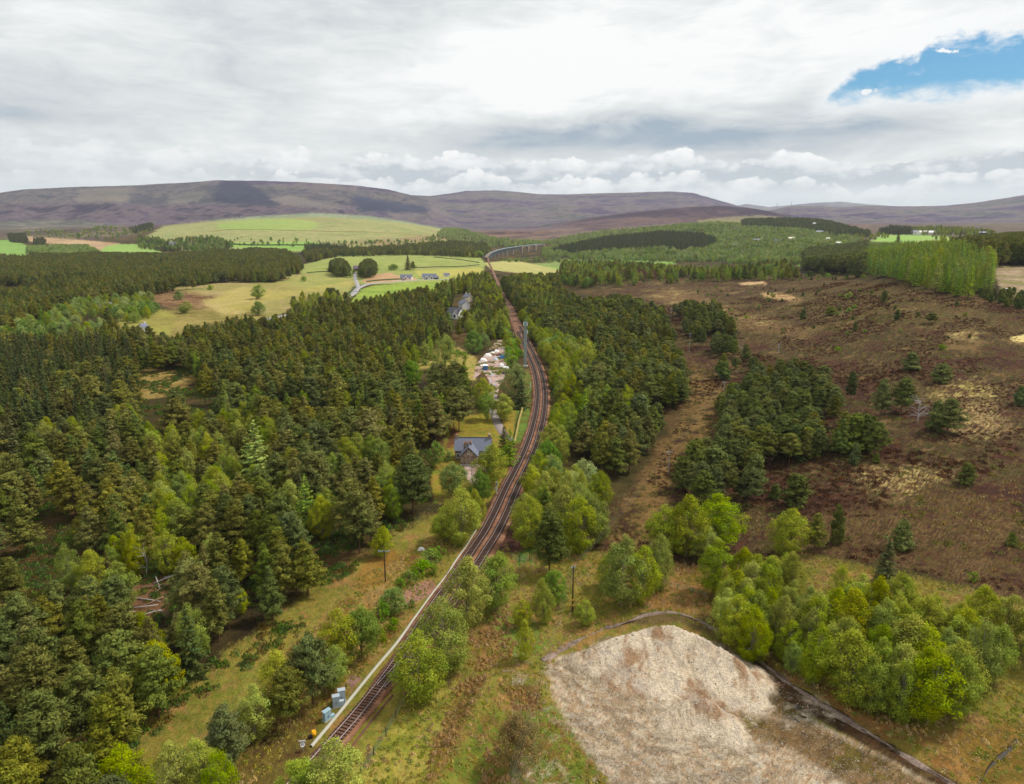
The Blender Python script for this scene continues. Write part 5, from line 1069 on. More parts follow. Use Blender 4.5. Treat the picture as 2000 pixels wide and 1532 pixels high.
m_galv = simple('galvanised steel', (150, 172, 172), .5, .2, 1, .4, .4); m_cab = simple('grey blue cabinet paint', (168, 180, 188), .5, .10, 2); m_cab2 = simple('pale blue cabinet paint', (150, 178, 188), .5, .10, 2)
m_yellow = simple('yellow plastic', (232, 168, 28), .5, .1, 2); m_blue = simple('blue paint', (58, 112, 168), .5, .15, 1); m_pot = simple('terracotta', (176, 104, 66), .8, .25, 4)
m_teal = simple('dull green steel paint', (54, 84, 92), .6, .2, .1); m_black = simple('black plastic', (30, 30, 32), .5, .1, 2); m_pier = simple('weathered granite', (150, 130, 118), .9, .3, .12)
m_mesh = simple('green wire', (96, 124, 104), .6, .2, 2); m_wood = simple('split timber', (150, 124, 98), .9, .3, 3); m_hedge_wall = simple('lichened wall stone', (150, 134, 76), .9, .35, 1.2); m_car = simple('dark car paint', (60, 64, 74), .3, .1, 1, .6); m_tyre = simple('tyre rubber', (28, 28, 28), .9, .1, 2)
m_wire = simple('dull wire', (84, 88, 88), .6, .1, 2); m_barn = simple('rusty purple roof', (110, 92, 104), .7, .2, .5)
def stone_mat():
    m, gg = new_mat('rubble stone'); tc_ = gg.n('ShaderNodeTexCoord'); vo = gg.n('ShaderNodeTexVoronoi'); gg.put(vo.inputs['Vector'], tc_.outputs['Object']); vo.inputs['Scale'].default_value = 2.6
    v2 = gg.n('ShaderNodeTexVoronoi', feature='DISTANCE_TO_EDGE'); gg.put(v2.inputs['Vector'], tc_.outputs['Object']); v2.inputs['Scale'].default_value = 2.6
    rp = gg.n('ShaderNodeValToRGB'); e = rp.color_ramp.elements; e[0].color = lin(92, 78, 68); e[1].color = lin(178, 160, 142); q = e.new(.5); q.color = lin(132, 112, 98)
    sp = gg.n('ShaderNodeSeparateColor'); gg.put(sp.inputs[0], vo.outputs['Color']); gg.put(rp.inputs[0], sp.outputs[0])
    c = gg.mix(gg.ss(v2.outputs[0], .0, .06, .75, 0.0), rp.outputs[0], lin(150, 138, 124))
    return finish(m, gg, c, .9, v2.outputs[0], .6, .1, .15)
m_stone = stone_mat()
def water_mat():
    m, gg = new_mat('still water'); return finish(m, gg, lin(150, 150, 150), .05, None, spec=1.0, metal=.45)
m_water = water_mat()
m_mud, gg = new_mat('muddy water'); finish(m_mud, gg, lin(58, 48, 36), .06, None, spec=.8)

# ------------------------------------------------------------------ ribbons on the ground
def smooth1(v, n):
    if n < 3: return v
    k = np.hanning(n + 2)[1:-1]; k /= k.sum(); return np.convolve(np.pad(v, n // 2, 'edge'), k, 'valid')[:len(v)]
def ribbon(name, line, prof, mat, zs=None, lift=0.0, wob=0.0, seed=0):
    """sweep a cross-section [(offset, height)] along a ground line"""
    n = len(line); zc = gz(line[:, 0], line[:, 1]) if zs is None else zs
    V = []; rr = np.random.default_rng(seed)
    for (o, h) in prof:
        j = (fbm(line[:, 0] + o * 13, line[:, 1], 5, 3, 600 + seed) - .5) * wob
        L_ = offset(line, o + (np.sign(o) * j * 2 if o else 0)); V.append(np.stack([L_[:, 0], L_[:, 1], zc + h + lift + j * .3], 1))
    V = np.stack(V, 1); k = len(prof); i, j = np.meshgrid(np.arange(n - 1), np.arange(k - 1), indexing='ij'); a = (i * k + j).ravel()
    return link(name, mesh_np(name, V.reshape(-1, 3), np.stack([a, a + 1, a + k + 1, a + k], 1)[:, ::-1], None, True, [mat]))
VIA_PX = [(950, 503.5, 1.0), (958, 495.5, 1.5), (970, 490.5, 2.2), (983, 487, 3), (994, 485, 3.5), (1006, 483.2, 4), (1019, 481.5, 4.7), (1033, 480, 5.3), (1048, 478.6, 6), (1062, 477.6, 6.5)]
def at(px, py, z):
    s = float(slope(py)); yv = (CAM_H - z) / s; return ((px - 1000) / F * (ct + s * st) * yv, yv, z)
VIA = spline([at(*q) for q in VIA_PX], 6.0)
zt1 = smooth1(gz(TRK1[:, 0], TRK1[:, 1]), 41) + .25
ends = np.array([1.0]); zt1 = zt1 + np.clip((TRK1[:, 1] - 1250) / 200, 0, 1) * (VIA[0][2] - .2 - zt1)
MIDZ = zt1
dbl = np.clip(_off / 3.4, 0, 1)
half = 1.85 + 2.3 * dbl
def ballast():
    n = len(MID); prof = []
    for o, h in ((-1.0, -1.2), (-.96, .0), (-.72, .16), (0, .14), (.72, .16), (.96, .0), (1.0, -1.2)):
        L_ = offset(MID, half * o + (fbm(MID[:, 0] + 50 * o, MID[:, 1], 4, 2, 7) - .5) * (.8 if abs(o) > .8 else 0)); prof.append(np.stack([L_[:, 0], L_[:, 1], MIDZ + h], 1))
    V = np.stack(prof, 1); k = V.shape[1]; i, j = np.meshgrid(np.arange(n - 1), np.arange(k - 1), indexing='ij'); a = (i * k + j).ravel()
    return link('ballast_bed', mesh_np('ballast_bed', V.reshape(-1, 3), np.stack([a, a + 1, a + k + 1, a + k], 1)[:, ::-1], None, True, [m_ballast]))
tag(ballast(), kind='structure', label='reddish brown ballast bed under the tracks')
def track(name, line, zs, label):
    root = empty(name, (line[0][0], line[0][1], zs[0])); o0 = np.array([line[0][0], line[0][1], zs[0]])
    for side in (-.75, .75):
        V = []
        for (o, h) in ((-.09, .36), (-.05, .50), (.05, .50), (.09, .36)):
            L_ = offset(line, side + o); V.append(np.stack([L_[:, 0], L_[:, 1], zs + h], 1) - o0)
        V = np.stack(V, 1); k = 4; i, j = np.meshgrid(np.arange(len(line) - 1), np.arange(3), indexing='ij'); a = (i * k + j).ravel()
        mi = np.where(j.ravel() == 1, 0, 1)
        link('rail', mesh_np('rail', V.reshape(-1, 3), np.stack([a, a + 1, a + k + 1, a + k], 1)[:, ::-1], None, True, [m_rail, m_rust], mi), root)
    seg = np.concatenate([[0], np.cumsum(np.hypot(*np.diff(line, axis=0).T))]); pos_ = np.arange(0, min(seg[-1], 420), .7)
    sx_, sy_, sz_ = (np.interp(pos_, seg, q) for q in (line[:, 0], line[:, 1], zs)); dx = np.gradient(sx_); dy = np.gradient(sy_); ang = np.arctan2(dy, dx)
    vis = [i for i in range(len(pos_)) if proj(sx_[i], sy_[i], sz_[i])[1] < 1532]
    def sl(mb, i): mb.box((sx_[i] - o0[0], sy_[i] - o0[1], sz_[i] + .265 - o0[2]), (.26, 2.5, .16), ang[i])
    proto_ = MB().box((0, 0, 0), (.26, 2.5, .16)); first = None
    for i in vis[:100]:
        if first is None: first = proto_.build('sleeper', m_sleeper, root); q = first
        else: q = first.copy(); C.objects.link(q)
        q.location = (sx_[i] - o0[0], sy_[i] - o0[1], sz_[i] + .265 - o0[2]); q.rotation_euler = (0, 0, ang[i])
    if len(vis) > 100:
        mb = MB()
        for i in vis[100:]: sl(mb, i)
        mb.build('sleeper_run', m_sleeper, root)['kind'] = 'stuff'
    return tag(root, label, 'railway track')
track('railway_track', TRK1, zt1, 'left-hand railway track curving through the whole valley to the viaduct')
track('railway_track', TRK2, zt1[sel], 'right-hand railway track, the loop line that ends in turnouts')
# old siding rail, cable trough with its concrete lids
def bar(name, pxs, prof, mat, label, cat, step=2.0, lift=0.0):
    l_ = spline(xy(pxs), step); z_ = smooth1(gz(l_[:, 0], l_[:, 1]), 9); return tag(ribbon(name, l_, prof, mat, z_, lift), label, cat)
bar('disused_rail', [(686, 1461), (705, 1436), (728, 1406), (748, 1381), (767, 1358)], [(-.14, -.3), (-.12, .26), (.12, .26), (.14, -.3)], m_rust, 'single rusty leftover rail lying in the grass right of the track', 'rail')
bar('cable_trough', [(608, 1459), (640, 1421), (675, 1378), (708, 1337), (740, 1298), (775, 1257), (810, 1208), (848, 1156), (872, 1125), (893, 1093), (911, 1068), (930, 1036)], [(-.21, -.5), (-.19, .36), (.19, .36), (.21, -.5)], m_conc, 'long pale concrete cable trough running beside the near track', 'cable trough')
l_ = spline([(P(900, 1082)[0], P(900, 1082)[1]), tuple(P(932, 1030)[:2])], 2)
# roads and lanes
for (r_, hw), lb in zip(ROADS, ('road', 'farm_track', 'main_road')):
    tag(ribbon(lb, r_, [(-hw - .8, -.5), (-hw, .28), (0, .34), (hw, .28), (hw + .8, -.5)], m_road, smooth1(gz(r_[:, 0], r_[:, 1]), 9)), kind='structure')
tag(ribbon('lane', LANE, [(-1.9, -.3), (-1.6, .14), (0, .18), (1.6, .14), (1.9, -.3)], m_lane, smooth1(gz(LANE[:, 0], LANE[:, 1]), 9)), kind='structure')
def sheet(name, poly_px, mat, lift=.05, res=None, kind='structure', up=0.0):
    """a thin sheet of ground cover draped over the terrain"""
    pts = [tuple(P(*q)[:2]) for q in poly_px]; l_ = spline(pts + [pts[0]], 1.2); c_ = l_.mean(0); V = [np.array([c_[0], c_[1]])]; rings = 8
    V = np.concatenate([[c_]] + [c_ + (l_[:-1] - c_) * (k / rings) for k in range(1, rings + 1)]); n = len(l_) - 1
    z_ = gz(V[:, 0], V[:, 1]) + lift; z_[1 + (rings - 1) * n:] -= lift + .06
    f = []
    for k in range(rings):
        for i in range(n):
            if k == 0: f.append((0, 1 + i, 1 + (i + 1) % n, 0))
            else: f.append((1 + (k - 1) * n + i, 1 + k * n + i, 1 + k * n + (i + 1) % n, 1 + (k - 1) * n + (i + 1) % n))
    me = bpy.data.meshes.new(name); me.from_pydata([tuple((a[0], a[1], b)) for a, b in zip(V, z_)], [], [q[:3] if q[0] == q[3] else q for q in f]); me.materials.append(mat); me.polygons.foreach_set('use_smooth', [True] * len(me.polygons)); me.update()
    return tag(link(name, me), kind=kind)
sheet('yard', [(922, 742), (930, 712), (944, 694), (960, 676), (974, 664), (990, 668), (989, 690), (990, 712), (986, 738), (974, 762), (968, 792), (956, 792), (958, 765), (952, 740), (936, 728)], m_yard, .12)
sheet('courtyard', [(905, 908), (938, 908), (952, 920), (934, 946), (922, 946), (908, 926)], m_yard, .10)
def puddle(px, py, w_, d_, rz=0, mat=None):
    b = P(px, py); r = random.Random(px); pts = []
    for k in range(22):
        a = k / 22 * 6.283; q = 1 + .28 * math.sin(2 * a + px) + .2 * math.sin(5 * a + 2 * px) + r.uniform(-.15, .15); x, y = math.cos(a) * w_ / 2 * q, math.sin(a) * d_ / 2 * q
        pts.append((b.x + x * math.cos(rz) - y * math.sin(rz), b.y + x * math.sin(rz) + y * math.cos(rz)))
    zz = float(np.mean(gz(np.array([q[0] for q in pts]), np.array([q[1] for q in pts])))) + .14
    mb = MB().quad([(x, y, zz) for x, y in pts]); return tag(mb.build('puddle', mat or m_water), kind='structure')
for q in ((960, 742, 2.6, 9), (958, 752, 1.6, 5), (960, 732, 3.2, 7), (969, 729, 2.8, 6), (968, 745, 1.6, 4), (967, 751, 1.6, 4), (959, 723, 1.4, 7), (970, 696, 4.0, 10), (966, 703, 3, 7), (973, 683, 1.2, 14, .2), (979, 682, 1.2, 14, .2)): puddle(*q)
for q in ((1478, 1306, .5, 3.0, .9), (1500, 1326, .6, 2.6, .9), (1560, 1384, .7, 1.6, .7), (1574, 1404, .5, 2.0, .8), (1556, 1408, .5, 1.0, .4), (1736, 1456, .7, 2.2, .9), (1752, 1470, .5, 1.4, .9), (1700, 1434, .4, 2.2, .9), (1640, 1410, .4, 1.6, .8)): puddle(*q, mat=m_mud)
bl = spline(xy([(1905, 1540), (1922, 1518), (1940, 1494), (1966, 1468), (1984, 1446)]), .4); tag(ribbon('stream', bl, [(-.42, -.1), (-.3, .06), (.3, .06), (.42, -.1)], m_mud, None, 0, .5, 6), kind='structure')
bl = spline(xy([(1180, 1226), (1235, 1212), (1290, 1196), (1340, 1204), (1400, 1232), (1440, 1258), (1500, 1302), (1560, 1344), (1640, 1396), (1720, 1448), (1800, 1494), (1890, 1550)]), .8)
tag(ribbon('earth_bank', bl, [(-.75, -.3), (-.45, .06), (-.1, .24), (.2, .22), (.5, .05), (.8, -.3)], m_dirt, None, 0, 1.1, 3), kind='structure', label='low purple grey bank of stones edging the gravel yard')
bl = spline(xy([(1060, 1290), (1090, 1272), (1130, 1252), (1180, 1228)]), .8)
tag(ribbon('stone_strip', bl, [(-.7, -.2), (-.4, .08), (.4, .08), (.7, -.2)], m_dirt, None, 0, .9, 4), kind='structure')
sheet('stone_strip', [(975, 1318), (990, 1310), (1010, 1320), (1026, 1328), (1000, 1330)], m_dirt, .06)

# ------------------------------------------------------------------ the gravel heap
def heap():
    crest = [(1108, 1300, .3), (1150, 1272, 1.8), (1195, 1248, 3.4), (1250, 1231, 4.9), (1298, 1223, 5.6), (1345, 1234, 5.4), (1400, 1262, 4.6), (1448, 1300, 3.4), (1480, 1340, 1.4)]
    small = [(1296, 1404, 1.0), (1322, 1382, 2.1), (1350, 1366, 3.1), (1384, 1370, 3.2), (1408, 1396, 2.4), (1420, 1436, .9)]
    def world(c):
        out = []
        for px, py, h in c:
            b = P(px, py, h); yv = (CAM_H - b.z - h) / float(slope(py)); out.append(((px - 1000) / F * (ct + float(slope(py)) * st) * yv, yv, h))
        return np.array(out)
    A, B = spline(world(crest), .5), spline(world(small), .4)
    x0, x1 = A[:, 0].min() - 10, A[:, 0].max() + 10; y0, y1 = min(A[:, 1].min(), B[:, 1].min()) - 9, A[:, 1].max() + 9
    gx, gy = np.arange(x0, x1, .2), np.arange(y0, y1, .2); X_, Y_ = np.meshgrid(gx, gy); x, y = X_.ravel(), Y_.ravel(); h = np.zeros(len(x)) - 1
    n1 = fbm(x, y, 5, 4, 31) - .5; n2 = fbm(x, y, 1.1, 4, 32, .6) - .5
    for L_, back, front in ((A, .82, .52), (B, .9, .70)):
        for q in L_[::2]:
            dx, dy = x - q[0], y - q[1]; dd = np.hypot(dx, dy); u = np.clip(dy / (dd + .01), -1, 1)
            sl_ = np.where(dy > 0, back, front + (.70 - front) * sst(dx / (dd + .01), .1, .8))
            # scooped front: steep below the crest, running out flat
            hq = np.where(dy > 0, q[2] - dd * sl_, q[2] * (np.maximum(1 - dd * sl_ / (q[2] * 1.5 + .01), -.2)) * np.abs(np.maximum(1 - dd * sl_ / (q[2] * 1.5 + .01), 0)) ** .5)
            h = np.maximum(h, hq)
    gully = np.abs(fbm(x * 1.0 + y * .2, y * .35, 4.0, 4, 35) - .5); fringe = sst(h, .0, .9)
    h = h + n1 * 1.5 * sst(h, -.6, 1.4) + n2 * .34 - .22 * sst(gully, .07, 0) * sst(h, .3, 1.8)
    h = np.where(h > -.12, h, -.4)
    z = gz(x, y) + h; nx = len(gx); i, j = np.meshgrid(np.arange(nx - 1), np.arange(len(gy) - 1)); a = (j * nx + i).ravel()
    f = np.stack([a, a + 1, a + nx + 1, a + nx], 1); f = f[(h[f] > -.38).any(1)]
    under = cover_colours(x, y, gz(x, y)); pale = np.array(lin(212, 194, 168)[:3]); tan = np.array(lin(160, 128, 98)[:3]); grey = np.array(lin(172, 160, 148)[:3])
    m1 = fbm(x + n1 * 6, y * .55 + n1 * 4, 4.5, 5, 36, .6); m2 = fbm(x, y, 1.4, 4, 37, .65)
    c = tan + (pale - tan) * sst(m1 * .75 + m2 * .25 + fringe * .05, .38, .56)[:, None]; c = c + (grey - c) * (sst(m2, .52, .7) * .5)[:, None]; c = c * (1 - .16 * sst(gully, .10, .02)[:, None] * np.array([.7, .9, 1.1]))
    k_ = sst(h + n2 * .8 + n1 * .8, .0, .75)[:, None]; c = under * (1 - k_) + c * k_
    o = link('gravel_heap', mesh_np('gravel_heap', np.stack([x, y, z], 1), f, c, True, [m_heap])); tag(o, 'big pale heap of gravel with a dug-out hollow front', 'gravel heap')
    hh_ = h
    return lambda px_, py_: None, (x, y, z, h)
_, (hx, hy, hz_, hh_) = heap()
# loose stones on heap and yard
def stones():
    r = np.random.default_rng(5); on = np.nonzero(hh_ > 0)[0]; k = r.choice(on, 9000); a = np.stack([hx[k] + r.uniform(-.1, .1, 9000), hy[k] + r.uniform(-.1, .1, 9000), hz_[k]], 1)
    q = xy([(1090, 1300), (1500, 1360), (1850, 1560), (1260, 1640), (1150, 1480)]); lo = np.min(q, 0); hi = np.max(q, 0); b = np.stack([r.uniform(lo[0], hi[0], 16000), r.uniform(lo[1], hi[1], 16000)], 1); b = b[inpoly(b[:, 0], b[:, 1], q)]
    b = np.concatenate([b, gz(b[:, 0], b[:, 1])[:, None] + .02], 1); p_ = np.concatenate([a, b]); n = len(p_)
    protos = []
    for k, c in enumerate([(196, 184, 170), (176, 158, 142), (140, 124, 112), (116, 104, 96)]):
        ph = np.array([(1, 0, 0), (-1, 0, 0), (0, 1, 0), (0, -1, 0), (0, 0, 1), (0, 0, -1)], float) * r.uniform(.7, 1.2, (6, 1)) * (1, .8, .6)
        protos.append(mesh_np('stone', ph, np.array([(0, 2, 4), (2, 1, 4), (1, 3, 4), (3, 0, 4), (2, 0, 5), (1, 2, 5), (3, 1, 5), (0, 3, 5)]), None, False, [simple('stone %d' % k, c, .9, .2, 2)]))
    scatter_obj('loose_stones', p_, protos, r.integers(0, 4, n), r.uniform(.04, .10, n) * np.where(r.uniform(0, 1, n) < .05, 2.2, 1), 'loose pale stones strewn over heap and yard', 'stones')
def scatter_obj(name, pts, protos, which, size, label, cat, seed=3):
    col = bpy.data.collections.new(name + ' models')
    for i, me in enumerate(protos): col.objects.link(bpy.data.objects.new('%s %02d' % (name, i), me))
    n = len(pts); me = bpy.data.meshes.new(name); me.vertices.add(n); me.vertices.foreach_set('co', np.asarray(pts, np.float32).ravel())
    a = me.attributes.new('which', 'INT', 'POINT'); a.data.foreach_set('value', np.asarray(which, np.int32))
    sz = np.asarray(size); sz = np.repeat(sz[:, None], 3, 1) if sz.ndim == 1 else sz
    a = me.attributes.new('size', 'FLOAT_VECTOR', 'POINT'); a.data.foreach_set('vector', sz.astype(np.float32).ravel())
    r = np.random.default_rng(seed); a = me.attributes.new('turn', 'FLOAT_VECTOR', 'POINT'); a.data.foreach_set('vector', np.stack([np.zeros(n), np.zeros(n), r.uniform(0, 6.283, n)], 1).astype(np.float32).ravel())
    o = link(name, me); instancer(o, col); return tag(o, label, cat, None, 'stuff')
stones()

# ------------------------------------------------------------------ heather, tussocks and rushes as real tufts
def tuft(seed, n, h, spread, base, size, up=1.2, asp=2.2):
    r = np.random.default_rng(seed); a = r.uniform(0, 6.283, n); q = r.uniform(0, 1, n) ** .6 * spread
    c = np.stack([np.cos(a) * q, np.sin(a) * q, h * (1 - (q / spread) ** 2 * .7) * r.uniform(.35, 1, n)], 1)
    v, f = leaves(c, np.stack([np.cos(a), np.sin(a), np.full(n, .6)], 1) + r.normal(size=(n, 3)) * .4, r.uniform(.6, 1.2, n) * size, asp, r, np.stack([np.cos(a) * .5, np.sin(a) * .5, np.full(n, up)], 1))
    return mesh_np('tuft', v, f, np.repeat(tint(base, 1, np.zeros(n, int), r, 0, .2, .05), 4, 0), False, [m_leaf])
def tufts():
    r = np.random.default_rng(9)
    def fill(poly_px, n, ymax):
        q = xy(poly_px); lo = np.min(q, 0); hi = np.max(q, 0); b = np.stack([r.uniform(lo[0], hi[0], n), r.uniform(lo[1], min(hi[1], ymax), n)], 1); return b[inpoly(b[:, 0], b[:, 1], q)]
    moor = [(1150, 575), (1350, 542), (1560, 542), (1700, 556), (1990, 605), (2090, 640), (2090, 1180), (1860, 1130), (1560, 1075), (1400, 1110), (1180, 1080), (1260, 940), (1330, 820), (1350, 700)]
    b = fill(moor, 60000, 620); n_ = fbm(b[:, 0], b[:, 1], 16, 4, 700); n2_ = fbm(b[:, 0], b[:, 1], 40, 3, 701)
    which = np.where(n_ < .50, r.integers(0, 2, len(b)), np.where(n_ < .60, 2 + r.integers(0, 2, len(b)), 4)); big = np.where(n2_ > .58, 1.5, 1.0)
    keep = r.uniform(0, 1, len(b)) < np.where(n_ < .5, .85, .28); b, which, big = b[keep], which[keep], big[keep]
    p_ = np.concatenate([b, gz(b[:, 0], b[:, 1])[:, None] - .03], 1); s_ = r.uniform(.6, 1.5, len(b)) * big
    scatter_obj('heather', p_, [tuft(1, 26, .30, .6, (82, 56, 42), .2), tuft(2, 26, .26, .6, (108, 78, 56), .2), tuft(3, 24, .30, .55, (124, 112, 58), .22), tuft(4, 24, .34, .55, (112, 112, 54), .22), tuft(5, 22, .26, .5, (150, 128, 82), .2)], which, s_, 'brown heather and olive blaeberry clumps covering the moor', 'heather')
    near = [(380, 1545), (560, 1290), (700, 1130), (850, 1050), (930, 1010), (1010, 1080), (1180, 1080), (1400, 1110), (1560, 1080), (2050, 1190), (2100, 1500), (1900, 1545), (1640, 1380), (1440, 1250), (1290, 1195), (1110, 1255), (1070, 1310), (1090, 1420), (1220, 1560), (640, 1600)]
    b = fill(near, 42000, 230); dm = distline(b[:, 0], b[:, 1], MID[::10]); b = b[dm > 5.2]
    px_, py_ = proj(b[:, 0], b[:, 1], 0 * b[:, 0]); n_ = fbm(b[:, 0], b[:, 1], 7, 4, 705) + r.uniform(-.08, .08, len(b))
    rust = np.zeros(len(b), bool)
    for pl in ([(915, 1245), (985, 1195), (1012, 1270), (1000, 1300), (930, 1312)], [(900, 1332), (960, 1318), (905, 1450), (850, 1540), (815, 1560), (855, 1440)], [(978, 1352), (1042, 1340), (1060, 1392), (1000, 1384)], [(950, 1460), (1000, 1440), (1000, 1532), (940, 1532)], [(1330, 1090), (1400, 1100), (1390, 1130), (1310, 1120)]): rust |= inpoly(px_, py_, pl)
    which = np.where(rust & (n_ > .44), 0, np.where(n_ < .46, 1, np.where(n_ < .58, 2, 3)))
    keep = r.uniform(0, 1, len(b)) < np.where(rust, .75, .5); b, which = b[keep], which[keep]
    p_ = np.concatenate([b, gz(b[:, 0], b[:, 1])[:, None] - .03], 1)
    scatter_obj('rough_grass', p_, [tuft(11, 30, .55, .40, (176, 142, 92), .2, 2, 3), tuft(12, 24, .26, .4, (172, 160, 84), .17, 1.4, 2.6), tuft(13, 24, .24, .4, (146, 150, 64), .17, 1.4, 2.6), tuft(14, 24, .30, .4, (190, 164, 108), .17, 1.4, 2.8)], which, r.uniform(.55, 1.35, len(b)), 'rough tussock grass and rusty rush clumps around the rails', 'grass')
tufts()
def undergrowth():
    r = np.random.default_rng(19); n = 60000; q = xy([(-60, 1530), (-60, 720), (250, 700), (560, 760), (840, 860), (840, 990), (700, 1110), (600, 1230), (440, 1330), (330, 1400), (260, 1532)]); lo = np.min(q, 0); hi = np.max(q, 0)
    b = np.stack([r.uniform(lo[0], hi[0], n), r.uniform(lo[1], hi[1], n)], 1); b = b[inpoly(b[:, 0], b[:, 1], q)]; n_ = fbm(b[:, 0], b[:, 1], 9, 3, 720); b = b[r.uniform(0, 1, len(b)) < sst(n_, .35, .6)]
    scatter_obj('undergrowth', np.concatenate([b, gz(b[:, 0], b[:, 1])[:, None] - .03], 1), [tuft(31, 30, .5, .8, (92, 104, 44), .3, 1.3), tuft(32, 30, .4, .8, (112, 92, 52), .3, 1.3), tuft(33, 36, .9, 1.0, (84, 108, 46), .34, 1.2)], r.integers(0, 3, len(b)), r.uniform(.6, 1.4, len(b)), 'mossy undergrowth and bracken on the floor of the left forest', 'undergrowth')
undergrowth()

# ------------------------------------------------------------------ bare and dead trees
def branchy(seed, H, spread, n1, depth=3, up=.6, r0=.16):
    r = np.random.default_rng(seed); lst = []
    def grow(o, d, L, rad, lev):
        e = o + d * L; m_ = (o + e) / 2 + r.normal(size=3) * L * .06; lst.append(([o, m_, e], rad, rad * .45, 5 if lev < 2 else 3))
        if lev >= depth: return
        for k in range(n1 if lev == 0 else 4):
            q = r.uniform(.35, 1.0) if lev else r.uniform(.25, 1.0); dd = d * .55 + unit(r.normal(size=(1, 3)))[0] * spread; dd[2] = dd[2] * .6 + up * (.6 if lev else .4); dd /= np.linalg.norm(dd); grow(o + (e - o) * q, dd, L * r.uniform(.36, .58), rad * .42, lev + 1)
    grow(np.array([0, 0, -.2]), np.array([.02, .03, 1.]), H * .85, r0, 0); return stems(lst)
b = P(1792, 826); h = height_to(b, 774); root = empty('dead_tree', b); v, f = branchy(4, h, 1.0, 13, 3, .25, .18)
link('trunk', mesh_np('trunk', v, f, None, True, [m_dead]), root); tag(root, 'bleached grey dead tree with bare spreading branches on the heather', 'dead tree')
b = P(1015, 1502); h = height_to(b, 1402); root = empty('bare_birch', b); v, f = branchy(8, h, .75, 24, 3, .75, .13)
link('trunk', mesh_np('trunk', v, f, None, True, [simple('brown twigs', (146, 116, 88), .9, .3, 3)]), root)
(cv_, cf, cc_), _t2 = broad(9, h, h * .42, .12, (140, 122, 66), 'ovoid', 150, .20, 1.0, 1.0); link('crown', mesh_np('crown', cv_, cf, cc_, False, [m_leaf]), root)
tag(root, 'brown half-bare birch in the grass left of the gravel heap', 'birch')
for i, (px, py, L, a, t_) in enumerate([(276, 1150, 5, .2, .1), (300, 1140, 6, .5, .2), (262, 1168, 7, -.3, .05), (290, 1165, 5, 1.1, .1), (312, 1150, 4, 2.2, .3), (250, 1190, 6, .1, .1), (280, 1186, 5, .7, .2), (240, 1212, 7, .4, .1), (300, 1196, 4, -.6, .35), (262, 1206, 5, 2.6, .1), (320, 1130, 5, .3, .15), (232, 1198, 4, -.2, .2)]):
    b = P(px, py); d = Vector((math.cos(a) * L, math.sin(a) * L, t_ * L)); o = MB().tube([(0, 0, .15), tuple(d * .5 + Vector((0, 0, .2))), tuple(d + Vector((0, 0, .15)))], .16, 7, .08).build('felled_log', m_dead if i % 3 else m_wood, None, True, b)
    tag(o, 'grey felled log lying in the gap of the left forest', 'log', 'felled logs in the forest gap')

def field_line(name, pxs, w_, h_, mat, label, cat):
    l_ = spline(xy(pxs), 4); tag(ribbon(name, l_, [(-w_, -.4), (-w_ * .8, h_), (w_ * .8, h_), (w_, -.4)], mat, None, 0, .8, len(pxs) + int(pxs[0][0])), label, cat)
m_hedge = simple('hedge leaves', (64, 78, 40), .95, .4, .6)
field_line('field_wall', [(812, 524), (860, 522), (900, 521), (936, 518)], .6, 1.2, m_dark, 'dark drystone wall crossing the green field beyond the bungalows', 'wall')
field_line('field_wall', [(848, 503), (890, 507), (936, 514)], .6, 1.2, m_dark, 'dark drystone wall along the top of the green field', 'wall')
field_line('hedge', [(716, 551), (760, 547), (784, 546)], .9, 1.6, m_hedge, 'low hedge beside the valley road before the bungalows', 'hedge')
field_line('hedge', [(600, 534), (640, 531), (690, 536)], .8, 1.4, m_hedge, 'hedge between straw field and green field', 'hedge')
field_line('field_wall', [(440, 617), (480, 596), (520, 573), (560, 556), (586, 546)], .5, .8, m_hedge_wall, 'faint wall climbing the straw-coloured field', 'wall')
field_line('hedge', [(668, 586), (684, 572), (694, 562)], .9, 1.6, m_hedge, 'hedge along the road bend', 'hedge')
field_line('hedge', [(452, 478), (520, 480), (640, 480)], 2.0, 3.0, m_hedge, 'long dark hedge at the foot of the green hill', 'hedge')
field_line('field_wall', [(320, 470), (420, 452), (520, 449), (620, 452), (740, 455), (850, 464)], 1.0, 1.4, m_hedge_wall, 'faint wall across the far green hill', 'wall')

def yard_weeds():
    r = np.random.default_rng(29); q = xy([(922, 742), (930, 712), (944, 694), (960, 676), (974, 664), (994, 668), (990, 712), (986, 738), (974, 762), (966, 792), (954, 792), (952, 740)]); lo = np.min(q, 0); hi = np.max(q, 0)
    b = np.stack([r.uniform(lo[0], hi[0], 5000), r.uniform(lo[1], hi[1], 5000)], 1); b = b[inpoly(b[:, 0], b[:, 1], q)]; b = b[fbm(b[:, 0], b[:, 1], 6, 3, 730) > .56]
    scatter_obj('weeds', np.concatenate([b, gz(b[:, 0], b[:, 1])[:, None] + .1], 1), [tuft(41, 24, .5, .6, (120, 140, 46), .26, 1.6), tuft(42, 24, .4, .5, (150, 128, 76), .24, 1.6)], r.integers(0, 2, len(b)), r.uniform(.5, 1.3, len(b)), 'green weeds pushing through the grit of the yard', 'weeds')
yard_weeds()
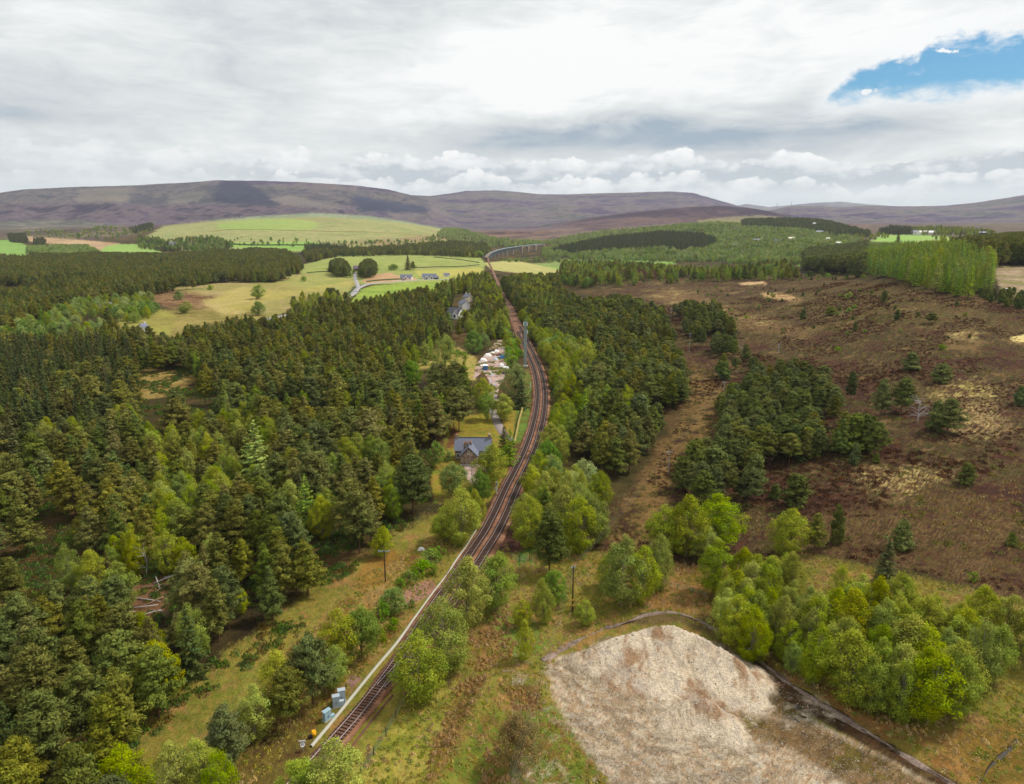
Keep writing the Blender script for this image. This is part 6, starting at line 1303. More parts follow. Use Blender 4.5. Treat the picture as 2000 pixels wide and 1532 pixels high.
# ------------------------------------------------------------------ houses
def gable(wall, roof, x0, x1, y0, y1, z0, h, rh, axis='x', over=.35, th=.16):
    """walls with gables and a two-sided roof; ridge along axis"""
    if axis == 'x':
        ym = (y0 + y1) / 2
        wall.quad([(x0, y0, z0), (x1, y0, z0), (x1, y0, h), (x0, y0, h)]); wall.quad([(x1, y1, z0), (x0, y1, z0), (x0, y1, h), (x1, y1, h)])
        wall.quad([(x0, y1, z0), (x0, y0, z0), (x0, y0, h), (x0, ym, h + rh), (x0, y1, h)]); wall.quad([(x1, y0, z0), (x1, y1, z0), (x1, y1, h), (x1, ym, h + rh), (x1, y0, h)])
        k = rh / (ym - y0)
        for s_, ye in ((-1, y0 - over), (1, y1 + over)):
            ze = h - k * over; a = [(x0 - over, ye, ze), (x1 + over, ye, ze), (x1 + over, ym, h + rh), (x0 - over, ym, h + rh)]
            if s_ > 0: a = a[::-1]
            slab(roof, a, th)
    else:
        xm = (x0 + x1) / 2
        wall.quad([(x0, y1, z0), (x0, y0, z0), (x0, y0, h), (x0, y1, h)]); wall.quad([(x1, y0, z0), (x1, y1, z0), (x1, y1, h), (x1, y0, h)])
        wall.quad([(x0, y0, z0), (x1, y0, z0), (x1, y0, h), (xm, y0, h + rh), (x0, y0, h)]); wall.quad([(x1, y1, z0), (x0, y1, z0), (x0, y1, h), (xm, y1, h + rh), (x1, y1, h)])
        k = rh / (xm - x0)
        for s_, xe in ((-1, x0 - over), (1, x1 + over)):
            ze = h - k * over; a = [(xe, y1 + over, ze), (xe, y0 - over, ze), (xm, y0 - over, h + rh), (xm, y1 + over, h + rh)]
            if s_ > 0: a = a[::-1]
            slab(roof, a, th)
def slab(mb, a, th):
    n = len(mb.v); up = [(x, y, z + th) for x, y, z in a]; lo = [(x, y, z + .02) for x, y, z in a]; mb.v += up + lo
    mb.f += [(n, n + 1, n + 2, n + 3), (n + 7, n + 6, n + 5, n + 4)] + [(n + i, n + 4 + i, n + 4 + (i + 1) % 4, n + (i + 1) % 4) for i in range(4)]
def window(root, x, z, w_, h_, y, face='front', fm=None, deep=.0):
    """a window: proud frame with its own pane"""
    ax = (lambda u, v_, d: (x + u, y - d, z + v_)) if face == 'front' else (lambda u, v_, d: (y - d if deep < 0 else y + d, x + u, z + v_))
    sgn = 1
    mb = MB(); t = .10
    for (u0, u1, v0, v1) in ((-w_ / 2 - t, w_ / 2 + t, -h_ / 2 - t, -h_ / 2), (-w_ / 2 - t, w_ / 2 + t, h_ / 2, h_ / 2 + t), (-w_ / 2 - t, -w_ / 2, -h_ / 2, h_ / 2), (w_ / 2, w_ / 2 + t, -h_ / 2, h_ / 2), (-.03, .03, -h_ / 2, h_ / 2)):
        c = ax((u0 + u1) / 2, (v0 + v1) / 2, .05); mb.box(c, (u1 - u0, .1, v1 - v0) if face == 'front' else (.1, u1 - u0, v1 - v0))
    fr = mb.build('window', fm or m_white, root); p_ = MB().box(ax(0, 0, .02), (w_, .04, h_) if face == 'front' else (.04, w_, h_)); p_.build('pane', m_glass, fr); return fr
def chimney(root, x, y, z0, z1, w_=.8, d_=.6, pots=2, mat=None, pm=None):
    mb = MB().box((x, y, (z0 + z1) / 2), (w_, d_, z1 - z0)).box((x, y, z1 + .06), (w_ + .18, d_ + .18, .14)); c = mb.build('chimney', mat or m_stone, root)
    for k in range(pots):
        u = x + (k - (pots - 1) / 2) * w_ / max(1, pots) * .9; MB().tube([(u, y, z1 + .1), (u, y, z1 + .55)], .16, 8, .12).build('chimney_pot', pm or m_pot, c)
    return c
b = P(924, 899)
cot = empty('stone_cottage', (b.x, b.y + 3.0, b.z), math.radians(-1.5)); W, Rf = MB(), MB()
gable(W, Rf, -5.9, 5.9, -3.0, 3.0, -.4, 3.7, 3.3, 'x'); gable(W, Rf, -3.6, 1.9, -8.0, -2.9, -.4, 3.3, 2.9, 'y', .28)
gable(W, Rf, 3.4, 6.3, -6.0, -2.9, -.4, 2.8, 1.5, 'y', .2)
# wing roof runs on into the main roof
slab(Rf, [(-3.88, -2.3, 3.0), (-3.88, -2.7, 3.0), (-.85, -2.7, 6.2), (-.85, -.3, 6.2)], .16); slab(Rf, [(2.18, -2.7, 3.0), (2.18, -2.3, 3.0), (-.85, -.3, 6.2), (-.85, -2.7, 6.2)], .16)
W.build('wall', m_stone, cot); roof = Rf.build('roof', m_slate, cot)
MB().box((0, 0, 7.2), (12.5, .3, .16)).build('ridge_tiles', m_dslate, roof)
barge = MB()
for sx_ in (-1, 1): barge.quad([(-.85 + sx_ * 3.1, -8.32, 2.9), (-.85, -8.32, 6.15), (-.85, -8.32, 6.42), (-.85 + sx_ * 3.1, -8.32, 3.17)][::sx_])
barge.build('bargeboard', m_dark, roof)
chimney(roof, -5.45, 0, 6.0, 8.1, .7, .9, 2); chimney(roof, 5.45, 0, 6.0, 8.1, .7, .9, 2, None, m_cream); chimney(roof, -2.1, -4.2, 4.2, 6.5, 1.5, .7, 4, m_stone); chimney(roof, -.6, -4.4, 5.4, 6.9, .8, .6, 2, m_stone)
for x, z in ((-4.9, 1.7), (2.8, 1.6)): window(cot, x, z, .8, 1.3, -3.0)
window(cot, -.85, 4.3, .5, .8, -8.0); MB().box((-5.2, -3.04, 2.9), (.3, .1, .3)).build('vent', m_dark, cot)
for s_, x in ((-1, -5.9), (1, 5.9)): window(cot, .0, 3.8, .8, 1.2, x, 'side', None, -1 if s_ < 0 else 1)
MB().box((4.8, -6.05, 1.0), (.9, .1, 2.0)).build('door', m_dark, cot)
MB().box((-.85, -8.35, .25), (5.7, .6, .35)).build('plinth', m_conc, cot)
tag(cot, 'grey stone cottage with slate roofs and terracotta chimneys beside the railway', 'cottage')
def house(px, py, w_, d_, h, rh, rz, wm, rm, label, kind='house', name='house', wins=3, porch=False, chim=1, two=False, cat=None, dz=0):
    b = P(px, py); root = empty(name, (b.x, b.y + d_ / 2, b.z + dz), rz); W, Rf = MB(), MB(); gable(W, Rf, -w_ / 2, w_ / 2, -d_ / 2, d_ / 2, -1.5, h, rh, 'x', .4, .2)
    if porch:
        for xx in porch: gable(W, Rf, xx - 1.7, xx + 1.7, -d_ / 2 - 1.6, -d_ / 2 + d_ * .3, -1.5, h, rh * .72, 'y', .3, .2)
    W.build('wall', wm, root); ro = Rf.build('roof', rm, root)
    for k in range(chim): chimney(ro, (-1) ** k * (w_ / 2 - .5), 0, h + rh - .6, h + rh + 1.2, .7, .9, 2, wm)
    for k in range(wins):
        x = (k - (wins - 1) / 2) * w_ / max(1, wins) * .9
        if porch and any(abs(x - q) < 2.3 for q in porch): continue
        window(root, x, h * .52, 1.3, 1.2, -d_ / 2)
    if porch:
        for xx in porch: window(root, xx, h * .5, 1.5, 1.9, -d_ / 2 - 1.6, 'front', m_dark)
    return tag(root, label, cat or kind)
house(793, 546, 15.5, 8, 2.8, 3.6, -.05, m_white, m_slate, 'white bungalow with a single front gable by the valley road', 'bungalow', 'bungalow', 4, (.0,), 0)
house(838, 545, 19, 9, 2.9, 3.8, -.05, m_white, m_slate, 'white bungalow with two front gables and blue-grey roof', 'bungalow', 'bungalow', 4, (-2.5, 4.0), 0)
house(872, 541, 8, 6, 2.6, 2.4, .1, m_white, m_slate, 'small white outbuilding right of the bungalows', 'shed', 'outbuilding', 1, False, 0)
house(852, 546, 5, 6, 2.4, 2.2, .0, m_dark, m_slate, 'dark garage against the two-gabled bungalow', 'garage', 'garage', 0, False, 0)
house(914, 590, 9, 7, 4.8, 2.8, -1.0, m_cream, m_slate, 'uppermost grey-roofed house in the trees, furthest of three', 'house', 'house', 3, False, 2)
house(906, 606, 8.5, 7.5, 5.2, 3.2, -1.05, m_white, m_slate, 'middle white gabled house among the trees, gable turned to the rails', 'house', 'house', 3, False, 1)
house(889, 623, 11, 8, 4.8, 3.6, -.5, m_white, m_dslate, 'nearest dark-roofed white house among the trees', 'house', 'house', 4, (2.6,), 0)
house(872, 641, 6, 5, 2.4, 1.5, -.2, m_white, m_white, 'pale low garage below the dark-roofed white house', 'garage', 'garage', 1, False, 0)
house(276, 650, 5, 6, 3.4, 2.4, 1.3, m_white, m_slate, 'lone white gabled house showing through the left forest', 'house', 'house', 2, False, 1)
house(336, 484, 16, 12, 9, 5, .2, m_white, m_slate, 'large pale mansion among dark trees below the green hill', 'mansion', 'mansion', 4, (-3, 4), 2)
house(1788, 458, 16, 9, 5, 4.5, .1, m_white, m_slate, 'white gabled farmhouse on the far right fields', 'farmhouse', 'farmhouse', 4, False, 2)
house(1812, 459, 40, 14, 5, 4, .06, m_white, m_white, 'long pale farm shed beside the far farmhouse', 'barn', 'barn', 0, False, 0)
house(1918, 459, 26, 12, 5, 3, -.05, m_dark, m_slate, 'dark low farm shed on the far right fields', 'barn', 'barn', 0, False, 0)
house(1480, 476, 21, 10, 5, 4.5, .1, m_white, m_slate, 'wide white house in the far birch wood, leftmost of three', 'house', 'house', 5, (-5, 5), 1, dz=3)
house(1519, 477, 16, 9, 5, 4, -.2, m_white, m_dslate, 'dark-roofed house in the middle of the far birch wood', 'house', 'house', 4, (3,), 1, dz=3)
house(1546, 473, 16, 9, 5, 3.4, .2, m_white, m_cream, 'pale-roofed house in the far birch wood, right of the dark-roofed one', 'house', 'house', 4, False, 1, dz=4)
house(1617, 474, 9, 7, 4, 3, .2, m_white, m_white, 'tiny white cottage in the far birch wood', 'cottage', 'cottage', 1, False, 1, dz=5)
house(1638, 482, 12, 6, 3.4, 2, .1, m_white, m_white, 'small white shed near the right end of the far birch wood', 'shed', 'shed', 1, False, 0, dz=5)
house(1601, 459, 22, 10, 4, 3.5, .1, m_slate, m_slate, 'grey-roofed house high in the far birch wood', 'house', 'house', 3, False, 0, dz=5)
house(1591, 443, 12, 8, 4, 3, .1, m_white, m_white, 'white cottage by the dark hilltop plantation', 'cottage', 'cottage', 2, False, 0, dz=6)
house(1262, 478, 20, 9, 4.4, 4, .1, m_white, m_slate, 'white house alone in the clearing beside the dark plantation', 'house', 'house', 4, False, 1, dz=1)
house(1437, 483, 12, 8, 4, 3, .2, m_cream, m_slate, 'small cream house at the bare patch in the far wood', 'house', 'house', 2, False, 0, dz=2)
house(832, 498, 11, 10, 7, 3, .0, m_teal, m_white, 'green shed with a white roof before the conifer belt', 'shed', 'shed', 0, False, 0)
house(699, 530, 15, 10, 4, 4, .1, m_barn, m_barn, 'purplish rusty barn half hidden at the road junction', 'barn', 'barn', 0, False, 0)
house(1086, 543, 14, 9, 3, 2, .2, m_white, m_white, 'pale low shed roof behind the pine block right of the line', 'shed', 'shed', 0, False, 0)
house(1327, 541, 6, 5, 3, 3, .1, m_cab, m_cab, 'little blue-grey hut at the rim of the moor', 'hut', 'hut', 1, False, 0)
house(1690, 512, 16, 8, 3, 3, .1, m_slate, m_slate, 'grey roof at the foot of the far wood beside the pine belt', 'house', 'house', 0, False, 0) if False else None
# ------------------------------------------------------------------ the viaduct
def viaduct():
    root = empty('viaduct', tuple(VIA[0])); o0 = VIA[0]; V = VIA; xy_ = V[:, :2]; seg = np.concatenate([[0], np.cumsum(np.hypot(*np.diff(xy_, axis=0).T))]); L = seg[-1]
    def pt(s): return np.array([np.interp(s, seg, V[:, k]) for k in range(3)])
    def tan_(s): d = pt(min(L, s + 3)) - pt(max(0, s - 3)); return d / np.linalg.norm(d)
    def sweep(name, prof, mat, s0=0, s1=L, parent=root):
        ss_ = np.linspace(s0, s1, max(2, int((s1 - s0) / 6))); c = np.array([pt(s) for s in ss_]); V_ = []
        for o, h in prof: q = offset(c[:, :2], o); V_.append(np.stack([q[:, 0], q[:, 1], c[:, 2] + h], 1) - o0)
        V_ = np.stack(V_, 1); k = len(prof); i, j = np.meshgrid(np.arange(len(ss_) - 1), np.arange(k - 1), indexing='ij'); a = (i * k + j).ravel()
        return link(name, mesh_np(name, V_.reshape(-1, 3), np.stack([a, a + 1, a + k + 1, a + k], 1)[:, ::-1], None, False, [mat]), parent)
    sweep('deck', [(-3.4, -.9), (-3.4, .1), (3.4, .1), (3.4, -.9), (-3.4, -.9)], m_ballast)
    for s_ in (-3.3, 3.3): sweep('parapet', [(s_ - .15, .1), (s_ - .15, 1.5), (s_ + .15, 1.5), (s_ + .15, .1)], m_galv if s_ < 0 else m_teal)
    t0, t1 = L * .10, L * .80
    for s_ in (-2.5, 2.5):
        tr = MB(); n = 40; top = [pt(t0 + (t1 - t0) * k / n) for k in range(n + 1)]
        off = [np.array([tan_(t0 + (t1 - t0) * k / n)[1], -tan_(t0 + (t1 - t0) * k / n)[0], 0]) * s_ for k in range(n + 1)]
        A = [a + o - o0 + (0, 0, -1.2) for a, o in zip(top, off)]; B = [q - (0, 0, 5.6) for q in A]
        tr.tube(A, .55, 4); tr.tube(B, .55, 4)
        for k in range(n):
            tr.tube([A[k], B[k]], .28, 4); tr.tube([A[k], B[k + 1]], .24, 4); tr.tube([B[k], A[k + 1]], .24, 4)
        tr.build('truss', m_teal, root)
    for k in range(9):
        s = t0 + (t1 - t0) * (k + .35) / 8.6 if k < 8 else t1; p_ = pt(s); t = tan_(s); gzv = gz(p_[0], p_[1]); top = p_[2] - 7.2; hgt = top - gzv + 4
        if hgt < 2: continue
        mb = MB().box((p_[0] - o0[0], p_[1] - o0[1], top - hgt / 2 - o0[2]), (5.2, 8.6, hgt), math.atan2(t[1], t[0]), .80); mb.box((p_[0] - o0[0], p_[1] - o0[1], top + .4 - o0[2]), (5.0, 8.0, .8), math.atan2(t[1], t[0])); mb.build('pier', m_pier, root)
    for k in range(4):
        s = t1 + (L - t1) * k / 3; p_ = pt(s); t = tan_(s); gzv = gz(p_[0], p_[1]); hgt = p_[2] - .9 - gzv + 4
        MB().box((p_[0] - o0[0], p_[1] - o0[1], p_[2] - .9 - hgt / 2 - o0[2]), (5, 7.5, hgt), math.atan2(t[1], t[0]), .95).build('pier', m_pier, root)
    for k in range(3):      # arch rings of the approach
        mb = MB(); sa, sb = t1 + (L - t1) * k / 3 + 2, t1 + (L - t1) * (k + 1) / 3 - 2; pa, pb = pt(sa), pt(sb); t = tan_((sa + sb) / 2); n_ = np.array([t[1], -t[0], 0])
        for q in range(8):
            a0, a1 = math.pi * q / 8, math.pi * (q + 1) / 8; f_ = lambda a: pa + (pb - pa) * (.5 - .5 * math.cos(a)) + np.array([0, 0, -7 + 5.5 * math.sin(a)]); g_ = lambda a: np.array([*(pa + (pb - pa) * (.5 - .5 * math.cos(a)))[:2], pa[2] - .9])
            for sd_ in (-3.6, 3.6):
                qd = [f_(a0) + n_ * sd_ - o0, f_(a1) + n_ * sd_ - o0, g_(a1) + n_ * sd_ - o0, g_(a0) + n_ * sd_ - o0]; mb.quad(qd if sd_ > 0 else qd[::-1])
        mb.build('arch', m_pier, root)
    for s_ in (-.75, .75): sweep('rail', [(s_ - .08, .12), (s_ - .08, .35), (s_ + .08, .35), (s_ + .08, .12)], m_rail)
    tag(root, 'long curved railway viaduct, green steel trusses on granite piers, far down the line', 'viaduct')
viaduct()
# ------------------------------------------------------------------ mast, poles, wires
def mast():
    b = P(1026, 716); h = height_to(b, 629); root = empty('lattice_mast', b); legs = []
    def cor(k, z): w_ = .95 - .30 * z / h; a = math.pi / 4 + k * math.pi / 2; return (math.cos(a) * w_ * 1.1, math.sin(a) * w_ * 1.1, z)
    for k in range(4): MB().tube([cor(k, -.2), cor(k, h)], .12, 5).build('leg', m_galv, root)
    n = 16; br = MB()
    for i in range(n):
        z0, z1 = h * i / n, h * (i + 1) / n
        for k in range(4): br.tube([cor(k, z0), cor((k + 1) % 4, z1)], .07, 4); br.tube([cor((k + 1) % 4, z0), cor(k, z1)], .07, 4); br.tube([cor(k, z1), cor((k + 1) % 4, z1)], .06, 4)
    br.build('bracing', m_galv, root)
    for z, a in ((h - 1.2, 2.8), (h - 1.3, .3), (h - 5.5, -.2)): MB().box((math.cos(a) * 1.0, math.sin(a) * 1.0, z), (.45, .30, 2.0), a).build('antenna', m_white, root)
    MB().tube([(0, 0, h), (0, 0, h + 1.2)], .04, 5).build('spike', m_galv, root); MB().box((0, 0, .1), (2.8, 2.8, .5)).build('footing', m_conc, root)
    tag(root, 'tall grey-green lattice mast beside the curve of the railway', 'mast')
mast()
TOPS = {}
def pole(key, px, py, pt_, label, arm=1.9, mat=None, arm_rz=0.0, bands=False, group=None):
    b = P(px, py) if py < 2000 else Vector((px, py - 10000, gz(px, py - 10000))); h = height_to(b, pt_) if pt_ else 9.5; root = empty('utility_pole', b, arm_rz); MB().tube([(0, 0, -.3), (0, 0, h)], .17, 9, .12).build('shaft', mat or m_pole, root); ps = []
    if arm:
        MB().box((0, 0, h - .25), (arm, .14, .16)).build('crossarm', m_galv if arm > 1 else m_pole, root)
        for k in (-1, 0, 1):
            x = k * arm * .46; MB().tube([(x, 0, h - .17), (x, 0, h + .16)], .07, 6, .05).build('insulator', m_cab, root); ps.append(Vector((b.x + x * math.cos(arm_rz), b.y + x * math.sin(arm_rz), b.z + h + .14)))
    if bands:
        for z in (h * .12, h * .24): MB().tube([(0, 0, z), (0, 0, z + .35)], .19, 9).build('marker_band', m_yellow, root)
    TOPS[key] = ps; return tag(root, label, 'pole', group)
pole('a', 753, 1137, 1075, 'dark wooden pole with a steel crossarm in the clearing left of the railway', 2.6)
pole('b', 922, 930, 912, 'short pole with white crossarm in front of the cottage', 2.2, m_pale_pole)
pole('c', 1118, 1193, 1106, 'dark wooden pole with yellow bands standing in the grass right of the railway', 1.2, None, .5, True)
pole('d', 1305, 927, 881, 'pole with a pale crossarm at the lower end of the cleared strip', 2.4, m_pale_pole, .3)
pole('e', 1411, 798, 746, 'tall pale pole beside the moor pine wood', 1.6, m_pale_pole, -.3)
pole('f', 1346, 689, 651, 'pale pole with crossarm on the heather at the bend of the strip', 1.6, m_pale_pole, -.2)
pole('g', 1310, 628, 604, 'thin pale pole between the pines and the upper moor', 1.6, m_pale_pole, -.1)
pole('h', 1267, 562, 545, 'far pale pole standing alone on the rim of the moor', 1.8, m_pale_pole)
pole('i', 1252, 549, 534, 'right one of the twin poles before the purple beeches', 2.2, m_pale_pole)
pole('j', 1242, 547, 533, 'left one of the twin poles before the purple beeches', 2.2, m_pale_pole)
pole('k', -47, 10064, 0, 'pole at the corner of the near forest', 2.6); pole('l', -6, 10050, 0, 'pole in the grass below the camera', 1.2, None, .5)
def wires(k0, k1, label, sag=1.2, r=.013):
    for a, b in zip(TOPS[k0], TOPS[k1]):
        n = 14; pts = [a.lerp(b, i / n) - Vector((0, 0, 4 * sag * (i / n) * (1 - i / n))) for i in range(n + 1)]; o0 = pts[0].copy()
        tag(MB().tube([q - o0 for q in pts], r, 4).build('overhead_wire', m_wire, None, True, o0), label, 'wire', label)
for q in (('k', 'a', 'thin wire over the grass strip beside the near forest'), ('a', 'b', 'thin wire from the clearing pole to the cottage pole'), ('l', 'c', 'thin wire over the near grass to the yellow-banded pole'), ('c', 'd', 'thin wire from the yellow-banded pole up the cleared strip'), ('d', 'e', 'thin wire along the middle of the cleared strip'), ('e', 'f', 'thin wire between the two pale poles by the moor pines'), ('f', 'g', 'thin wire over the heather between pines'), ('g', 'h', 'thin wire running to the rim of the moor')): wires(*q)
# ------------------------------------------------------------------ lineside things
def cabinet(px, py, w_, d_, h, mat, label, rz, extra=None):
    b = P(px, py); root = empty('equipment_cabinet', b, rz); MB().box((0, 0, h / 2 + .15), (w_, d_, h)).build('body', mat, root)
    MB().box((0, 0, h + .20), (w_ + .14, d_ + .14, .10)).build('lid', mat, root); MB().box((0, 0, .05), (w_ + .2, d_ + .2, .3)).build('plinth', m_conc, root)
    for s_ in (-1, 1): d = MB().box((s_ * w_ * .245, -d_ / 2 - .02, h / 2 + .15), (w_ * .46, .04, h * .9)).build('door', mat, root); MB().box((s_ * w_ * .06, -d_ / 2 - .06, h * .55), (.05, .05, .2)).build('handle', m_dark, d)
    if extra: MB().box((w_ / 2 + .35, -.1, extra / 2), (.7, d_ * .8, extra)).build('side_box', mat, root)
    tag(root, label, 'cabinet')
cabinet(668, 1371, 1.15, .75, 2.2, m_cab, 'tall grey equipment cabinet, furthest of the three beside the track', .3)
cabinet(657, 1380, 1.1, .75, 1.9, m_cab, 'grey equipment cabinet with a small side box, middle of the three', .3, 1.1)
cabinet(639, 1406, 1.25, .65, 1.6, m_cab2, 'pale blue equipment cabinet nearest the camera beside the track', .9, .5)
b = P(613, 1437); root = empty('grit_bin', b, .5); MB().tube([(0, 0, 0), (0, 0, .5), (0, 0, .85)], .42, 12, .36).build('drum', m_yellow, root, True); MB().box((0, 0, .9), (.5, .5, .12)).build('lid', m_yellow, root); MB().box((-.6, -.3, .3), (.6, .4, .5)).build('battery_box', m_black, root)
tag(root, 'bright yellow lineside drum with a dark box beside it', 'drum')
def sign():
    b = P(592, 1466); root = empty('speed_sign', b, .15); MB().tube([(0, 0, 0), (0, 0, 1.5)], .05, 8).build('post', m_galv, root)
    tl = math.radians(-35)
    dsc = MB().tube([(0, -.02, 0), (0, .03, 0)], .42, 28).build('disc', m_white, root); dsc.location = (0, -.08, 1.15); ring = MB()
    for k in range(32):
        a0, a1 = k / 32 * 6.283, (k + 1) / 32 * 6.283; ring.quad([(math.cos(a0) * .42, -.03, math.sin(a0) * .42), (math.cos(a1) * .42, -.03, math.sin(a1) * .42), (math.cos(a1) * .34, -.03, math.sin(a1) * .34), (math.cos(a0) * .34, -.03, math.sin(a0) * .34)][::-1])
    ring.build('rim', m_dark, dsc)
    cu = bpy.data.curves.new('number', 'FONT'); cu.body = '45'; cu.size = .52; cu.align_x = 'CENTER'; cu.align_y = 'CENTER'; cu.extrude = .004
    tmp = bpy.data.objects.new('number', cu); C.objects.link(tmp); bpy.context.view_layer.update(); me = bpy.data.meshes.new_from_object(tmp.evaluated_get(bpy.context.evaluated_depsgraph_get())); bpy.data.objects.remove(tmp); me.materials.clear(); me.materials.append(m_dark)
    t = link('number', me, dsc, (0, -.04, 0)); t.rotation_euler = (math.pi / 2, 0, 0); dsc.rotation_euler = (tl, 0, 0)
    MB().box((0, -.05, 1.78), (1.0, .05, .26)).build('arrow_plate', m_white, root); tag(root, 'white round speed sign reading 45 under a white plate beside the track end', 'sign')
sign()
def post(px, py, pt_, label, head=True):
    b = P(px, py); h = height_to(b, pt_); root = empty('signal_post', b); MB().tube([(0, 0, -.2), (0, 0, h)], .14, 8).build('post', m_white, root)
    if head: MB().box((0, -.05, h - .5), (.55, .35, 1.1)).build('head', m_galv, root); MB().box((-.35, 0, h * .5), (.35, .3, .5)).build('box', m_cab, root)
    tag(root, label, 'signal post')
post(970, 966, 942, 'white signal post left of the double track below the cottage'); post(1036, 758, 747, 'white marker post on the inside of the railway curve', False); post(1003, 657, 651, 'small white post beside the far straight track', False)
def fence(pts, hgt, gap, label, mat=m_pole, mesh=True):
    w_ = [P(*q) for q in pts]; l_ = spline([tuple(q[:2]) for q in w_], .5); seg = np.concatenate([[0], np.cumsum(np.hypot(*np.diff(l_, axis=0).T))]); n = int(seg[-1] / gap) + 1; root = empty('fence', w_[0]); ps = []
    for k in range(n):
        x, y = np.interp(k * gap, seg, l_[:, 0]), np.interp(k * gap, seg, l_[:, 1]); q = Vector((x, y, gz(x, y))) - w_[0]; ps.append(q); MB().tube([q - Vector((0, 0, .2)), q + Vector((0, 0, hgt))], .08, 6).build('post', mat, root)
    for z in ([.25, .55, .85, 1.15] if mesh else [.5, 1.0]): MB().tube([q + Vector((0, 0, z * hgt / 1.25)) for q in ps], .022, 3).build('strand', m_mesh, root)
    tag(root, label, 'fence')
fence([(792, 1368), (776, 1396), (754, 1437), (730, 1475), (707, 1512), (690, 1545)], 1.5, 4.2, 'post and wire fence through the grass right of the track end')
fence([(1296, 1142), (1330, 1152), (1366, 1160), (1392, 1176)], 1.3, 3.2, 'short fence between thicket and birch wood above the gravel', m_pale_pole)
fence([(998, 1092), (1010, 1096), (1022, 1098), (1036, 1096)], 1.5, 2.4, 'green-meshed fence corner left of the lone dark pine')
l_ = spline(xy([(1005, 868), (1010, 842), (1015, 820), (1021, 800)]), 1.0); tag(ribbon('garden_wall', l_, [(-.32, -.3), (-.28, 1.2), (0, 1.35), (.28, 1.2), (.32, -.3)], m_hedge_wall, None, 0, .15, 5), 'yellowish lichened garden wall beside the rails behind the cottage', 'wall')
b = P(961, 798)     # the dark mouth where the lane dives under the old yard
root = empty('lane_bridge', b); MB().box((0, 1.5, 2.75), (7.5, 4.5, .7)).build('deck', m_stone, root); MB().box((0, -.6, 3.35), (7.8, .35, .55)).build('parapet', m_hedge_wall, root)
for s_ in (-1, 1): MB().box((s_ * 3.1, 1.5, 1.15), (1.2, 4.5, 2.9)).build('abutment', m_stone, root)
MB().box((0, 3.6, 1.2), (5.2, .4, 2.8)).build('shade_panel', m_dark, root); tag(root, 'low stone bridge with a dark mouth over the cottage lane', 'bridge')  # dark panel across the open passage stands in for the shade under the deck
# yard clutter
b = P(948, 722); root = empty('storage_container', b, .05); MB().box((0, 0, 1.25), (2.3, 4.6, 2.4)).build('body', m_blue, root); MB().box((0, 0, 2.52), (2.5, 4.8, .16)).build('lid', m_white, root); rb = MB()
for k in range(6): rb.box((-.95 + k * .38, -2.33, 1.25), (.08, .08, 2.2))
rb.build('ribs', m_blue, root); tag(root, 'blue storage box with a white lid at the left of the yard', 'container')
def tarp(px, py, w_, d_, h, mat, label, seed):
    b = P(px, py); n = 14; r = np.random.default_rng(seed); gx, gy = np.meshgrid(np.linspace(-1, 1, n), np.linspace(-1, 1, n)); hh = np.clip(1 - (gx ** 4 + gy ** 4) * .9, 0, 1) * h * (.55 + .9 * fbm(gx + seed * 7, gy, .8, 3, seed)); hh[0] = hh[-1] = 0; hh[:, 0] = hh[:, -1] = 0
    i, j = np.meshgrid(np.arange(n - 1), np.arange(n - 1)); a = (j * n + i).ravel(); o = link('tarpaulin', mesh_np('tarpaulin', np.stack([gx.ravel() * w_ / 2, gy.ravel() * d_ / 2, hh.ravel()], 1), np.stack([a, a + 1, a + n + 1, a + n], 1), None, False, [mat]), None, b); tag(o, label, 'tarpaulin')
tarp(944, 706, 4.0, 4, 1.6, m_white, 'white sheeted pile on the left of the yard', 1); tarp(953, 696, 4.2, 4, 1.3, m_white, 'white sheeted pile at the upper left of the yard', 2); tarp(983, 700, 5.0, 5, 1.7, m_blue, 'blue sheeted pile on the right of the yard', 3)
tarp(980, 716, 3.0, 5, 1.5, m_white, 'narrow white sheeted pile at the right edge of the yard', 4); tarp(988, 720, 3.4, 3, 1.1, m_white, 'low white sheeted pile beside the wide grey-green tree', 5); tarp(970, 687, 3, 4, 1.0, m_white, 'white sheeted pile at the top of the yard', 6); tarp(968, 703, 3.0, 3, 1.0, m_cab, 'grey sheeted pile in the middle of the yard', 7); tarp(823, 1074, 1.8, 1.0, .7, m_white, 'small white sheet left in the clearing beside the line', 8)
for i, (px, py, a) in enumerate([(962, 684, 1.0), (966, 680, 1.0), (958, 688, .9), (972, 694, .3), (979, 706, 1.4)]):
    b = P(px, py); root = empty('timber_stack', b, a); mb = MB()
    for k in range(6): mb.box(((0), (k % 3) * .5 - .5, .2 + (k // 3) * .35), (7, .4, .3))
    mb.build('beams', [m_rust, m_wood, m_dark][i % 3], root); tag(root, ['reddish beams stacked along the top of the yard', 'pale planks stacked along the top of the yard', 'dark beams stacked at the upper left of the yard', 'reddish beams beside the sheeted piles', 'planks at the right edge of the yard'][i], 'timber stack')
